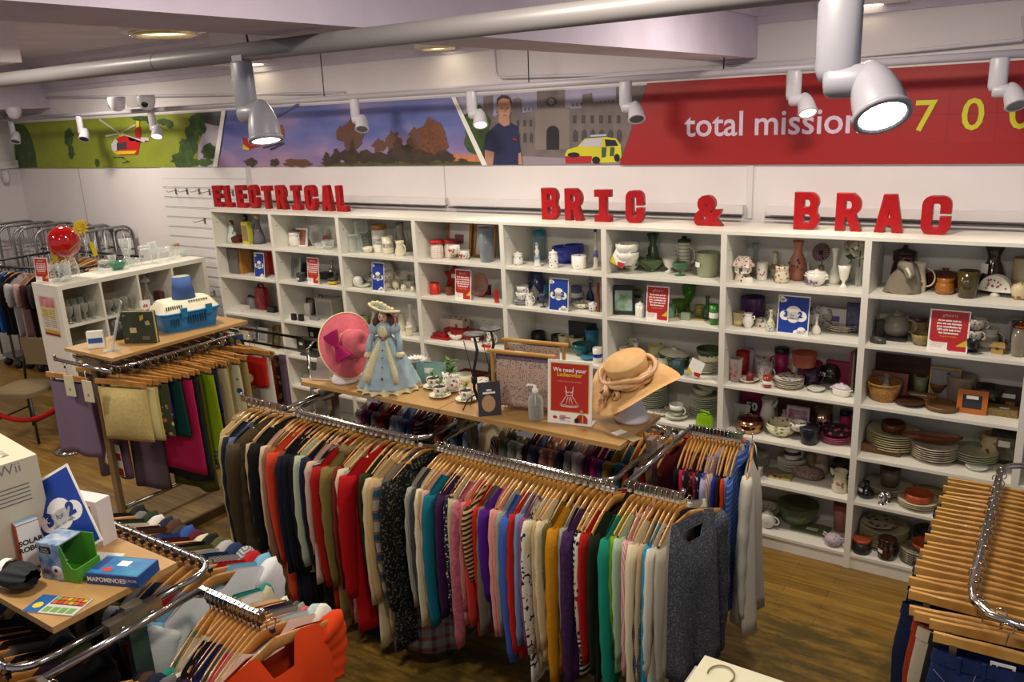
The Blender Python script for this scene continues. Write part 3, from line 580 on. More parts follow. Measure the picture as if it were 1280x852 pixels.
def mk(kind, w, h, mat, kw):
    """returns list of (part name, mesh builder); first is the main body"""
    m2 = kw.get('m2', mat); R = []
    b = MB()
    if kind in PR:
        b.lathe(prof(kind, w, h), mat, kw.get('n', 18), sy=kw.get('sy', 1.)); R.append(('body', b))
        if kw.get('hd'):
            hb = MB(); handle(hb, w*.48, h*.2, h*.82, h*.28, max(w*.05, .003), m2 if kw.get('hm2') else mat); R.append(('handle', hb.rot(kw.get('ha', -.5)) if 0 else hb))
        if kw.get('lid'):
            lb = MB(); lb.lathe([(w*.46, h), (w*.48, h*1.03), (w*.4, h*1.1), (w*.1, h*1.16), (w*.1, h*1.2), (w*.07, h*1.26), (0, h*1.27)], kw['lid'], 16); R.append(('lid', lb))
        if kw.get('cap'):
            lb = MB(); lb.lathe([(w*.5, h), (w*.52, h*1.01), (w*.52, h*1.2), (w*.46, h*1.23), (0, h*1.23)], kw['cap'], 16); R.append(('lid', lb))
        if kw.get('wax'):
            lb = MB(); lb.lathe([(w*.44, h*.1), (w*.44, h*.6), (0, h*.6)], kw['wax'], 14); R.append(('wax', lb))
        if kw.get('band'):
            lb = MB(); lb.lathe([(w*.503, h*.35), (w*.506, h*.36), (w*.506, h*.6), (w*.503, h*.61)], kw['band'], 18); R.append(('band', lb))
        if kw.get('sticker'):
            lb = MB(); a0 = -PI/2-.75
            lb.add([(w*.512*math.cos(a0+t), w*.512*math.sin(a0+t), zz) for zz in (h*.42, h*.62) for t in (0, .35, .7)], [(0, 1, 4, 3), (1, 2, 5, 4)], PAPER); R.append(('price_sticker', lb))
        if kw.get('ears'):
            for sg in (-1, 1):
                lb = MB(); lb.tube([(sg*w*.45, 0, h*.55), (sg*w*.66, 0, h*.68), (sg*w*.6, 0, h*.85), (sg*w*.4, 0, h*.8)], w*.06, mat, 6); R.append(('handle', lb))
        if kw.get('spout'):
            lb = MB(); lb.tube([(-w*.4, 0, h*.72), (-w*.55, 0, h*.9), (-w*.62, 0, h*.99)], [w*.13, w*.1, w*.05], mat, 8); R.append(('spout', lb))
        if kw.get('spots'):
            lb = MB(); rn = random.Random(int(w*9e4))
            for k in range(9):
                a = rn.uniform(-2.9, -.6); zz = h*rn.uniform(.25, .62); lb.sph((w*.46*math.cos(a), w*.46*math.sin(a), zz), w*.07, kw['spots'], 6, 4)
            R.append(('painted_flowers', lb))
    elif kind in ('teapot', 'coffeepot'):
        tall = kind == 'coffeepot'
        pf = [(0, 0), (.28, 0), (.3, .04), (.5, .3), (.5, .5), (.36, .72), (.22, .8), (0, .8)] if not tall else [(0, 0), (.42, 0), (.42, .04), (.38, .5), (.36, .82), (0, .84)]
        bw = w*(.7 if not tall else .75)
        b.lathe([(r*bw, z*h) for r, z in pf], mat, 18); R.append(('body', b))
        lb = MB(); lb.lathe([(bw*.24, h*.79), (bw*.26, h*.82), (bw*.1, h*.9), (bw*.05, h*.92), (bw*.07, h*.97), (0, h)] if not tall else [(bw*.38, h*.83), (bw*.39, h*.9), (bw*.15, h*.93), (bw*.15, h), (0, h)], kw.get('m2', mat), 14); R.append(('lid', lb))
        sb = MB(); sb.tube([(-bw*.42, 0, h*.28), (-bw*.62, 0, h*.42), (-bw*.72, 0, h*.62), (-bw*.86, 0, h*(.74 if not tall else .9))], [bw*.1, bw*.075, bw*.06, bw*.05], mat, 8); R.append(('spout', sb))
        hb = MB(); handle(hb, bw*.42, h*.24, h*.68, bw*.36, bw*.05, mat); R.append(('handle', hb))
    elif kind == 'boat':
        b.grid(lambda u, v: ((lambda r, a: (r*w*.5*math.cos(a)*(1 if math.cos(a) > 0 else 1.1), r*w*.26*math.sin(a), h*(.15+.85*v)+(.18*h*v if math.cos(a) < -.7 else 0)))(.35+.65*math.sin(v*PI/2), 2*PI*u)), 20, 6, mat, closeu=True)
        b.lathe([(0, 0), (w*.2, 0), (w*.18, h*.16), (0, h*.18)], mat, 16, sy=.6); R.append(('body', b))
        hb = MB(); handle(hb, w*.44, h*.4, h*1.05, w*.16, w*.03, mat); R.append(('handle', hb))
    elif kind == 'casserole':
        b.lathe([(0, 0), (w*.38, 0), (w*.46, h*.15), (w*.48, h*.62), (w*.44, h*.64)], mat, 22, sy=.7); R.append(('body', b))
        lb = MB(); lb.lathe([(w*.49, h*.62), (w*.49, h*.68), (w*.3, h*.86), (w*.08, h*.9), (w*.08, h*.96), (w*.1, h), (0, h)], m2, 22, sy=.7); R.append(('lid', lb))
        for sg in (-1, 1):
            hb = MB(); hb.box(sg*w*.47-.012, sg*w*.47+.012, -w*.1, w*.1, h*.5, h*.58, mat); R.append(('handle', hb))
    elif kind == 'box':
        d = kw.get('d', .5)*w; b.box(-w/2, w/2, -d/2, d/2, 0, h, mat); R.append(('box', b))
        if kw.get('face'):
            lb = MB(); lb.box(-w*.42, w*.42, -d/2-.0012, -d/2, h*.15, h*.85, kw['face']); R.append(('printed_face', lb))
        if kw.get('sticker'):
            lb = MB(); lb.box(-w*.2, w*.25, -d/2-.002, -d/2, h*.55, h*.75, PAPER); R.append(('price_sticker', lb))
    elif kind == 'frame':
        t = kw.get('t', .14)*w; d = .018; T = RX(-kw.get('lean', .18))
        for x0, x1, z0, z1 in ((-w/2, w/2, 0, t), (-w/2, w/2, h-t, h), (-w/2, -w/2+t, t, h-t), (w/2-t, w/2, t, h-t)): b.box(x0, x1, -d/2, d/2, z0, z1, mat, T)
        R.append(('frame', b))
        lb = MB(); lb.box(-w/2+t*.9, w/2-t*.9, -.002, .004, t*.9, h-t*.9, m2, T); R.append(('picture', lb))
        if kw.get('img'):
            lb = MB(); lb.box(-w*.18, w*.18, -.004, -.002, h*.35, h*.62, kw['img'], T); R.append(('print', lb))
        if kw.get('sticker'):
            lb = MB(); lb.box(-w*.2, w*.2, -.0125, -.009, h*.62, h*.76, PAPER, T); R.append(('price_sticker', lb))
    elif kind == 'upplate':   # plate standing on edge against the back
        T = RX(PI/2-.25) ; T = TR(0, 0, h/2) @ T
        b.lathe([(0, .0), (w*.3, 0), (w*.48, .012), (w*.5, .016), (w*.3, .008), (0, .008)], mat, 24, T, sy=h/w); R.append(('plate', b))
        if kw.get('m2'):
            lb = MB(); lb.lathe([(0, .0085), (w*.28, .0085)], kw['m2'], 20, T, sy=h/w); R.append(('centre', lb))
    elif kind == 'sign':   # sign holder card, slightly leaning back
        T = RX(-.12); b.box(-w/2, w/2, -.002, .002, 0, h, PAPER, T); R.append(('card', b))
        st = MB(); st.box(-w/2, w/2, -.003, .05, 0, .003, glass('f4f8f8', .3)); R.append(('foot', st))
    elif kind == 'doll':
        dress = kw['m2']; hair = kw.get('hair', M('5a3a22', .8)); sk = M('e0b898', .5)
        b.lathe([(w*.5, 0), (w*.42, h*.2), (w*.25, h*.5), (w*.16, h*.62), (w*.2, h*.72), (w*.1, h*.79), (0, h*.8)], dress, 14, rfun=lambda t, z: 1+.08*math.sin(t*7)*(1-z/h)); R.append(('dress', b))
        lb = MB(); lb.sph((0, 0, h*.87), h*.085, sk, 10, 8); lb.tube([(0, 0, h*.76), (0, 0, h*.82)], h*.03, sk, 6); R.append(('head', lb))
        lb = MB(); lb.sph((0, h*.02, h*.885), h*.1, hair, 10, 8); lb.sph((0, h*.04, h*.8), h*.08, hair, 8, 6); R.append(('hair', lb))
        for sg in (-1, 1):
            lb = MB(); lb.tube([(sg*w*.17, 0, h*.72), (sg*w*.36, -w*.05, h*.6), (sg*w*.36, -w*.14, h*.46)], [h*.045, h*.04, h*.03], dress, 7); lb.sph((sg*w*.36, -w*.16, h*.44), h*.03, sk, 6, 5); R.append(('arm', lb))
        if kw.get('legs'):
            lb = MB(); [lb.tube([(sg*w*.15, 0, 0), (sg*w*.15, 0, h*.3)], h*.035, PAPER, 6) for sg in (-1, 1)]; R.append(('leg', lb))
    elif kind == 'figurine':
        b.lathe([(0, 0), (w*.45, 0), (w*.45, h*.06), (w*.3, h*.1), (w*.34, h*.3), (w*.2, h*.5), (w*.28, h*.66), (w*.12, h*.76), (w*.18, h*.84), (w*.16, h*.94), (0, h)], mat, 12, rfun=lambda t, z: 1+.12*math.sin(3*t+z*60)); R.append(('body', b))
        lb = MB(); lb.lathe([(w*.22, h*.92), (w*.26, h*.93), (w*.15, h), (0, h*1.02)], m2, 10); lb.lathe([(w*.33, h*.3), (w*.36, h*.36), (w*.26, h*.48)], m2, 12); R.append(('painted_clothes', lb))
    elif kind == 'pig':
        b.sph((0, 0, h*.5), h*.45, mat, 12, 8, sc=(w/h*1.0, .8, 1)); b.lathe([(0, 0), (w*.1, 0), (w*.09, w*.16), (0, w*.16)], mat, 8, TR(-w*.48, 0, h*.5) @ RY(PI/2))
        for sx in (-1, 1):
            for sy in (-1, 1): b.tube([(sx*w*.22, sy*w*.14, 0), (sx*w*.2, sy*w*.14, h*.25)], w*.07, mat, 6)
        for sy in (-1, 1): b.tube([(-w*.25, sy*w*.14, h*.8), (-w*.3, sy*w*.2, h)], [w*.08, w*.01], mat, 5)
        R.append(('body', b))
    elif kind == 'cottage':
        b.box(-w*.32, w*.32, -w*.2, w*.2, h*.35 if kw.get('shoe') else 0, h*.62, mat)
        if kw.get('shoe'): b.grid(lambda u, v: ((lambda a: (w*.06+w*(.5-.12*v)*math.cos(a), w*.25*math.sin(a), h*(.0+.4*v)*(1 if math.cos(a) < .3 else 1-.5*v)))(2*PI*u)), 18, 5, mat, closeu=True); b.tube([(-w*.05, 0, h*.3), (-w*.05, 0, h*.4)], w*.3, mat, 12)
        R.append(('body', b))
        lb = MB(); lb.add([(-w*.45, -w*.3, h*.6), (w*.45, -w*.3, h*.6), (w*.45, w*.3, h*.6), (-w*.45, w*.3, h*.6), (-w*.3, 0, h), (w*.3, 0, h)], [(0, 1, 5, 4), (2, 3, 4, 5), (0, 4, 3), (1, 2, 5), (0, 3, 2, 1)], m2); R.append(('roof', lb))
        lb = MB(); lb.box(w*.1, w*.2, -.01, .01, h*.8, h*1.02, mat); R.append(('chimney', lb))
        lb = MB(); lb.box(-w*.08, w*.08, -w*.2-.002, -w*.2, h*.36, h*.54, M('4a3a2a', .6)); R.append(('door', lb))
    elif kind == 'basket':
        wk = M('b9853e', .6, pat='noise', h2='8f5f26', sc=70., bump=.6, bs=120.)
        b.lathe([(0, 0), (w*.34, 0), (w*.44, h*.4), (w*.5, h), (w*.47, h*1.02), (w*.4, h*.4), (w*.3, h*.08), (0, h*.08)], wk, 24, rfun=lambda t, z: 1+.015*math.sin(24*t)); b.tube([(w*.49*math.cos(a), w*.49*math.sin(a), h) for a in [k*PI/12 for k in range(24)]], .006, wk, 6, closed=True); R.append(('body', b))
    elif kind == 'flat':    # a mat, cloth, magazine lying flat
        b.box(-w/2, w/2, -w*kw.get('d', .6)/2, w*kw.get('d', .6)/2, 0, h, mat); R.append(('sheet', b))
        if kw.get('sticker'): lb = MB(); lb.box(-w*.1, w*.2, -w*.15, 0, h, h+.001, PAPER); R.append(('price_sticker', lb))
    elif kind == 'star':
        pts = [((w*.5 if k % 2 == 0 else w*.24)*math.cos(PI/2+k*PI/5), h/2+(h*.52 if k % 2 == 0 else h*.24)*math.sin(PI/2+k*PI/5)) for k in range(10)]
        b.prism(pts, -.015, .015, mat, RX(-.25)); R.append(('mould', b)); lb = MB(); lb.box(-w*.05, w*.2, -.018, -.0155, h*.45, h*.6, PAPER, RX(-.25)); R.append(('price_sticker', lb))
    elif kind == 'speaker':
        b.box(-w/2, w/2, -w*.42, w*.42, 0, h, mat); R.append(('cabinet', b))
        lb = MB(); lb.prism([(-w*.46, h*.03), (w*.30, h*.03), (w*.22, h*.3), (w*.34, h*.62), (w*.36, h*.97), (-w*.46, h*.97)], -w*.42-.012, -w*.42, M('6e6b68', .9, bump=.2, bs=300.)); R.append(('grille', lb))
    elif kind == 'gadget':   # small kitchen machine: body, handle, plate
        b.grid(lambda u, v: ((lambda a, q: (w*.5*q*abs(math.cos(a))**.6*(1 if math.cos(a) > 0 else -1), w*.3*q*abs(math.sin(a))**.6*(1 if math.sin(a) > 0 else -1), h*.86*v))(2*PI*u, 1-.25*v**3)), 20, 6, mat, closeu=True); b.lathe([(w*.36, h*.86), (0, h*.88)], mat, 14, sy=.6); R.append(('body', b))
        hb = MB(); hb.tube([(-w*.3, 0, h*.8), (-w*.25, 0, h), (w*.25, 0, h), (w*.3, 0, h*.8)], w*.06, m2, 8); R.append(('handle', hb))
    elif kind == 'fan':
        b.lathe([(0, 0), (w*.18, 0), (w*.12, h*.12), (w*.05, h*.22), (0, h*.24)], mat, 14)
        pts = [(w*.5*math.cos(a), h*.25+h*.75*math.sin(a)) for a in [PI*i/12 for i in range(13)]]+[(-w*.08, h*.22), (w*.08, h*.22)]
        b.prism(pts, -.02, -.012, mat); b.prism(pts, .012, .02, mat); b.box(-w*.3, w*.3, -.012, .012, h*.28, h*.34, mat); R.append(('body', b))
        lb = MB(); rn = random.Random(3)
        for k in range(16):
            a = rn.uniform(.3, PI-.3); r = rn.uniform(.3, .8); lb.lathe([(0, 0), (w*.035, 0)], kw['m2'], 6, TR(w*.5*r*math.cos(a), -.021, h*.25+h*.75*r*math.sin(a)) @ RX(PI/2))
        R.append(('painted_flowers', lb))
    elif kind == 'pan':
        b.lathe([(0, 0), (w*.44, 0), (w*.5, h*.2), (w*.5, h*.8), (w*.46, h*.78), (w*.1, h*.9), (0, h*.9)], mat, 24); R.append(('pot', b))
        hb = MB(); hb.tube([(-w*.12, 0, h*.9), (-w*.08, 0, h*1.1), (w*.08, 0, h*1.1), (w*.12, 0, h*.9)], .006, mat, 6); R.append(('handle', hb))
    elif kind == 'flower':    # stem(s) with a head, in the vase given by m2
        hd = kw['head']; b.lathe(prof(kw.get('v', 'tumbler'), w*.3, h*.42), m2, 14); R.append(('vase', b))
        st = MB(); st.tube([(0, 0, h*.05), (w*.02, 0, h*.75)], .004, M('4c6b2c', .6), 6); R.append(('stem', st))
        fb = MB()
        if hd == 'gerbera':
            for k in range(26):
                a = k*2*PI/26; fb.add([(0, -.004, 0), (w*.46*math.cos(a-.09), -.012, w*.46*math.sin(a-.09)), (w*.5*math.cos(a), -.004, w*.5*math.sin(a)), (w*.46*math.cos(a+.09), -.012, w*.46*math.sin(a+.09))], [(0, 1, 2, 3)], mat, TR(w*.02, -.01, h*.8) @ RX(-.35))
            fb.sph((w*.02, -.02, h*.8), w*.13, kw.get('m3', mat), 10, 6, sc=(1, .5, 1))
        else:
            rn = random.Random(11)
            for k in range(46):
                d = Vector((rn.gauss(0, 1), rn.gauss(0, 1), rn.gauss(0, 1))).normalized(); p = d*w*.4
                for q in range(4):
                    a = q*PI/2+rn.random(); e1 = d.orthogonal().normalized(); e2 = d.cross(e1); o1 = (e1*math.cos(a)+e2*math.sin(a)); o2 = (e2*math.cos(a)-e1*math.sin(a)); r = w*.09
                    fb.add([p+d*w*.06, p+o1*r+o2*r*.5+d*.0, p+o1*r*1.3, p+o1*r-o2*r*.5], [(0, 1, 2, 3)], mat, TR(0, 0, h*.78))
        R.append(('bloom', fb))
        if kw.get('leaf'):
            lf = MB()
            for a in (2.6, 3.4, .2): lf.add([(0, 0, h*.6), (w*.5*math.cos(a), .0, h*.66), (w*.7*math.cos(a), -.01, h*.62), (w*.45*math.cos(a), -.02, h*.56)], [(0, 1, 2, 3)], M('2c4a28', .6))
            R.append(('leaf', lf))
    return R
def item(name, cat, kind, row, px, py, wpx, hpx, mat, label, z=None, rz=None, group=None, dp=1., yy=None, at=None, **kw):
    P, w_, h_ = place(px, py, row, wpx, hpx, z, dp) if at is None else (Vector(at), wpx, hpx)
    if kind == 'frame' or kind == 'sign': pass
    if yy is not None: P = hit(px, py, 1, yy); P.z = (LV[row] if z is None else z)+.0006
    R = mk(kind, w_, h_, mat, kw)
    if rz is None: rz = -.25 if kind not in ('frame', 'sign', 'box', 'speaker', 'upplate', 'flat', 'star') else 0
    if len(R) == 1: o = R[0][1].build(name, None, P, rz); return tag(o, label, cat, group)
    t = thing(name, label, cat, P, rz, group)
    for n, b in R:
        b.build(n if n != 'body' or name.find('body') < 0 else 'body', t)
    return t
ORD = ['topmost', 'second', 'third', 'fourth', 'fifth', 'sixth', 'seventh', 'eighth', 'ninth']
def stack(row, px, py, wpx, n, mat, desc, z=None, thick=.011, name='plate', kind='plate', m2=None, topm=None, step=None):
    """n plates on top of each other, each its own object"""
    P, w_, _ = place(px, py, row, wpx, 10, z)
    hh = w_*.11 if kind == 'plate' else w_*.32
    me = MB().lathe(prof(kind, w_, hh), mat, 26).mesh(name); rnd = random.Random(int(px*3+py)); mt = me
    if topm: mt = MB().lathe(prof(kind, w_, hh), topm, 26).mesh(name)
    s_ = step or thick
    for k in range(n):
        o = link(name, mt if k == n-1 else me, None, (P.x+rnd.uniform(-.002, .002), P.y+rnd.uniform(-.002, .002), P.z+k*s_))
        i = n-1-k; od = (ORD[i]+' '+name) if i == 0 else (ORD[i]+' '+name+' from the top' if i < n-1 else 'bottom '+name)
        tag(o, f'{od} of {desc}', name, desc)
    return P, P.z+(n-1)*s_+hh
G = glass; C_ = CERAM
BLU = M('2438a8', .25, coat=.3); DGR = M('3d5a26', .25, coat=.4); SAGE = M('8d9678', .3, coat=.3); GRN2 = M('4f8a1e', .3); TEAL = M('1c7f94', .3)
BWF = M('ece9e0', .25, pat='floral', h2='3a55a8', h3='ffffff', sc=60., coat=.3); RWF = M('ece6da', .25, pat='floral', h2='b03040', h3='6a8a50', sc=45., coat=.3)
GWF = M('ebe7da', .25, pat='floral', h2='708a4a', h3='c0a040', sc=50., coat=.3); BRN = M('4a2a18', .2, coat=.5); BRN2 = M('6b4426', .35); TERRA = M('a9532c', .55)
MAG = M('a3175f', .3); PUR = M('6a3a86', .25); BLK = M('1c1c20', .35); REDP = M('b81c1c', .35); GOLD = M('b89040', .25, .9); RGOLD = M('b98a60', .15, 1); SILV = M('b8b8b8', .2, 1)
CW = M('e6e2cf', .3, coat=.3); PKF = M('e8dccf', .3, pat='floral', h2='c06a80', h3='7a8a5a', sc=50.)
# --- bookcase 1
item('doll', 'doll', 'doll', 0, 276, 303, 16, 27, None, 'small doll in pale green and white dress, far left of the top shelf', m2=M('c9d6cc', .8), hair=M('7a3f24', .8))
item('clown_doll', 'doll', 'doll', 0, 293, 296, 15, 30, None, 'dark clothed doll sitting behind the small pale doll', m2=M('3a3034', .8), hair=M('3a2a20', .8))
item('cloth_bundle', 'cloth', 'casserole', 0, 297, 305, 22, 9, M('5a1c22', .9), 'dark red cloth bundle at the feet of the dolls')
item('doll_box', 'box', 'box', 0, 311, 306, 12, 27, M('c9c23a', .6), 'yellow doll box with printed front on the top left shelf', d=.6, face=M('8f7a5a', .6))
item('teddy_doll', 'doll', 'doll', 0, 325, 306, 17, 38, None, 'fair haired doll in blue pinafore right of the yellow box', m2=M('6a6a7a', .9), hair=M('b8935a', .8), legs=1)
item('hifi_speaker', 'speaker', 'speaker', 1, 287, 341, 17, 31, M('b07a35', .4), 'left one of two wooden hifi speakers with grey grilles')
item('hifi_speaker', 'speaker', 'speaker', 1, 304, 343, 19, 32, M('b07a35', .4), 'right one of two wooden hifi speakers with grey grilles')
item('red_tin', 'tin', 'box', 1, 337, 344, 9, 28, REDP, 'tall red tin half hidden right of the blue offer card', d=.8)
item('sandwich_toaster', 'toaster', 'gadget', 2, 330, 389, 25, 30, M('8a1018', .25, coat=.5), 'shiny red upright sandwich toaster with carry handle', m2=M('8a1018', .25))
item('steam_iron', 'iron', 'gadget', 2, 309, 386, 20, 14, M('a8a8ac', .3), 'silver and grey steam iron left of the red toaster', m2=BLK)
item('white_carton', 'box', 'box', 2, 290, 389, 19, 5, M('e6e0dc', .6), 'flat white carton at the left end of the third shelf', d=.8)
item('black_charger', 'charger', 'box', 2, 341, 392, 13, 7, BLK, 'small black charger in front of the red toaster')
item('photo_frame', 'photo frame', 'frame', 3, 306, 428, 18, 17, M('d8d4de', .5, pat='floral', h2='9a90b0', sc=90.), 'patterned white photo frame with dark centre behind the scarves', m2=M('3c3c44', .4))
item('photo_frame', 'photo frame', 'frame', 3, 329, 431, 17, 18, M('dcd8cc', .4), 'plain cream photo frame beside the gold mirror', m2=M('a8acac', .2))
item('photo_frame', 'photo frame', 'frame', 3, 318, 421, 18, 20, SILV, 'silver photo frame standing behind the cream frame', m2=M('9fb4c0', .2), yy=.3)
item('table_mirror', 'mirror', 'frame', 3, 345, 438, 14, 29, GOLD, 'gold rimmed table mirror at the right of the frames', m2=M('8a9088', .08, 1))
item('white_carton', 'box', 'box', 3, 293, 425, 14, 14, M('e6e0cc', .6), 'cream carton behind the tea towels on the fourth shelf', d=.8)
# --- bookcase 2
item('sugar_bowl', 'bowl', 'potbelly', 0, 357, 308, 17, 17, C_, 'white sugar bowl with grey knobbed lid, second bookcase top', lid=M('77706a', .3), ears=1)
item('glass_bowl', 'bowl', 'bowl', 0, 366, 300, 22, 14, GLASS, 'clear glass bowl behind the desk calendar', yy=.3)
item('desk_calendar', 'calendar', 'frame', 0, 377, 310, 21, 22, PAPER, 'white desk calendar with dark picture on the top shelf', m2=M('5a5a60', .5, pat='noise', h2='c06030', sc=30.), t=.08)
item('glass_vase', 'vase', 'urn', 0, 396, 309, 17, 26, GLASS, 'ribbed clear glass vase right of the desk calendar')
item('red_candle_glass', 'candle', 'tumbler', 0, 408, 302, 10, 18, GLASS, 'glass with red and yellow wax at the right of the shelf', wax=REDP)
item('glass_dish', 'dish', 'bowl', 0, 411, 313, 16, 11, GLASS, 'small cut glass dish at the front right of the shelf')
item('glass_dish', 'dish', 'bowl', 0, 401, 313, 14, 8, GLASS, 'low cut glass dish in front of the ribbed vase')
item('photo_frame', 'photo frame', 'frame', 1, 366, 350, 17, 26, SILV, 'mirror-like silver photo frame left of the black plant pot', m2=M('a0a49c', .1, 1))
item('plant_pot', 'pot', 'tub', 1, 377, 353, 12, 10, M('3c3c40', .4), 'dark grey pot with little white flowers', spots=PAPER)
item('metal_shaker', 'shaker', 'bottle', 1, 416, 345, 11, 20, SILV, 'chrome cocktail shaker at the right of the shelf')
item('trinket_bowl', 'bowl', 'bowl', 1, 417, 357, 14, 8, M('3e3026', .4), 'dark wooden trinket bowl under the chrome shaker', wax=YEL)
item('dark_hat', 'hat', 'globe', 1, 382, 340, 26, 16, M('33363a', .9), 'dark grey domed bag behind the red notice', yy=.28)
item('black_camera', 'camera', 'box', 1, 409, 350, 14, 8, BLK, 'black camera beside the red notice, second bookcase', d=.7)
item('wire_rack', 'rack', 'frame', 2, 372, 388, 20, 28, BLK, 'black wire rack leaning in the third shelf', m2=M('4a4a4c', .4), yy=.25)
item('digital_frame', 'photo frame', 'frame', 2, 378, 394, 15, 20, M('2a2420', .3), 'dark frame with brown print in front of the wire rack', m2=M('8a6a4a', .4))
item('appliance_carton', 'box', 'box', 2, 412, 391, 29, 24, M('a8a69c', .7), 'grey appliance carton at the right of the third shelf', d=.6, face=M('8f8d85', .6))
item('coffee_machine', 'coffee machine', 'gadget', 2, 404, 398, 15, 27, BLK, 'black coffee machine in front of the grey carton', m2=BLK)
item('coffee_grinder', 'grinder', 'gadget', 2, 393, 393, 10, 16, BLK, 'small black grinder left of the coffee machine', m2=BLK)
item('black_cube_speaker', 'speaker', 'box', 2, 368, 401, 7, 8, BLK, 'left one of two tiny black cube speakers')
item('black_cube_speaker', 'speaker', 'box', 2, 377, 402, 7, 8, BLK, 'right one of two tiny black cube speakers')
item('white_plug', 'plug', 'box', 2, 384, 394, 10, 14, PAPER, 'white adapter block behind the tiny cube speakers')
item('white_carton', 'box', 'box', 2, 360, 399, 10, 5, PAPER, 'low white box left of the tiny cube speakers')
item('hair_clipper', 'clipper', 'box', 2, 394, 402, 14, 4, M('8a8c90', .3), 'silver clipper lying at the shelf front', d=.4)
item('desk_speaker', 'speaker', 'box', 3, 372, 440, 14, 17, BLK, 'squat black desk speaker on the fourth shelf', d=.8, sticker=1)
item('tower_radio', 'radio', 'box', 3, 395, 436, 11, 27, BLK, 'tall narrow black radio beside the pink hat', d=.8, sticker=1)
item('laptop', 'laptop', 'flat', 3, 392, 449, 28, 3, M('3c3a38', .5), 'closed dark laptop on the shelf left of the pink hat')
for k in range(2): item('white_dish', 'dish', 'bowl', 4, 374+k*9, 479-k*3, 20, 8, C_, ('front' if k == 0 else 'rear')+' white dish on the shelf behind the table corner')
item('spectacle_case', 'case', 'flat', 4, 352, 474, 12, 4, BLK, 'black spectacle case on the fifth shelf of the first bookcase')
item('silver_bracelet', 'jewellery', 'ram', 4, 348, 470, 9, 3, SILV, 'silver bracelet beside the black spectacle case')
# --- bookcase 3
for (px, py, w, h, l) in ((436, 316, 17, 18, 'front left'), (448, 314, 15, 16, 'middle'), (461, 312, 16, 18, 'rear right')):
    item('clip_jar', 'jar', 'jar', 0, px, py, w, h, GLASS, f'{l} clear glass clip jar on the third bookcase', cap=G('dfe8e4', .2))
Pj = hit(440, 316, 2, LV[0]); item('clip_jar', 'jar', 'jar', 0, 0, 0, .11, .105, GLASS, 'clear clip jar stacked on top of the other jars', at=(Pj.x+.03, .17, LV[0]+.15), cap=G('dfe8e4', .2))
item('milk_jug', 'jug', 'cup', 0, 460, 317, 13, 7, CREAM, 'small cream bowl in front of the clip jars', hd=1)
item('storage_canister', 'canister', 'candle', 0, 476, 316, 19, 27, M('ece8de', .3), 'white canister with wooden lid and black lettering', cap=M('9c6a34', .4), band=M('2a2a2a', .5, pat='noise', h2='ece8de', sc=160.))
item('lettered_mug', 'mug', 'mug', 0, 486, 318, 15, 21, CREAM, 'cream mug covered in grey lettering', band=M('55524c', .5, pat='noise', h2='e3dcc2', sc=140.))
item('tall_jug', 'jug', 'tubejug', 0, 502, 316, 14, 36, M('8d8880', .4), 'tall mottled grey jug at the right of the shelf', hd=1)
item('cream_jug', 'jug', 'tubejug', 0, 501, 321, 14, 18, CREAM, 'squat cream jug in front of the tall grey jug', hd=1, spout=1)
item('glass_globe', 'ornament', 'globe', 1, 443, 359, 13, 13, M('d8d6ce', .2), 'white glass globe at the left of the second shelf')
item('patterned_bowl', 'bowl', 'bowl', 1, 461, 353, 14, 11, GWF, 'bowl with brown sprigs behind the blue offer card, third bookcase')
item('oval_dish', 'dish', 'bowl', 1, 456, 356, 16, 7, C_, 'white oval dish right of the glass globe', sy=.6)
item('spoon_rest', 'dish', 'plate', 1, 455, 361, 18, 3, C_, 'white spoon rest lying at the shelf edge')
item('dinner_plate', 'plate', 'upplate', 1, 484, 348, 28, 26, CW, 'cream dinner plate standing behind the offer card', yy=.33, m2=C_)
item('mixing_bowl', 'bowl', 'bowl', 1, 488, 352, 18, 14, C_, 'deep white bowl just right of the offer card')
item('floral_teacup', 'cup', 'cup', 1, 503, 356, 17, 12, GWF, 'lower floral teacup of the stacked pair', hd=1)
Pc = hit(503, 356, 2, LV[1]); item('floral_teacup', 'cup', 'cup', 1, 0, 0, .125, .06, GWF, 'upper floral teacup of the stacked pair', at=(Pc.x-.02, .14, LV[1]+.085), hd=1)
item('pig_money_box', 'money box', 'pig', 1, 495, 363, 13, 12, CREAM, 'largest cream pig ornament, in front of the teacups')
item('pig_money_box', 'money box', 'pig', 1, 486, 361, 9, 9, CREAM, 'cream pig ornament touching the offer card', rz=.6)
item('pig_money_box', 'money box', 'pig', 1, 505, 365, 8, 9, CREAM, 'small cream pig ornament right of the largest', rz=1.2)
item('pig_money_box', 'money box', 'pig', 1, 516, 366, 6, 8, CREAM, 'tiniest cream pig ornament at the bookcase side', rz=.2)
item('butter_dish', 'dish', 'box', 1, 511, 360, 12, 7, C_, 'white rectangular butter dish behind the pigs')
item('green_glass_vessel', 'lamp shade', 'flare', 2, 456, 410, 12, 14, G('c8d4a8', .3), 'pale green glass shade behind the pink hat')
item('gift_carton', 'box', 'box', 2, 480, 402, 22, 10, M('8c8676', .7), 'brown cardboard gift box behind the doll hat', yy=.3)
item('white_vase', 'vase', 'urn', 2, 504, 415, 10, 22, CREAM, 'cream vase just right of the doll hat')
item('white_decanter', 'decanter', 'bottle', 2, 515, 417, 13, 36, C_, 'tall white decanter at the bookcase side, right of the doll')
item('owl_ornament', 'ornament', 'potbelly', 2, 512, 421, 10, 12, CREAM, 'cream owl ornament in front of the white decanter')
item('white_vase', 'vase', 'vase', 2, 468, 408, 9, 18, CREAM, 'cream vase between the pink hat and the doll')
item('cream_tureen', 'dish', 'casserole', 2, 448, 415, 18, 10, CREAM, 'cream lidded tureen behind the pink hat crown', m2=CREAM)
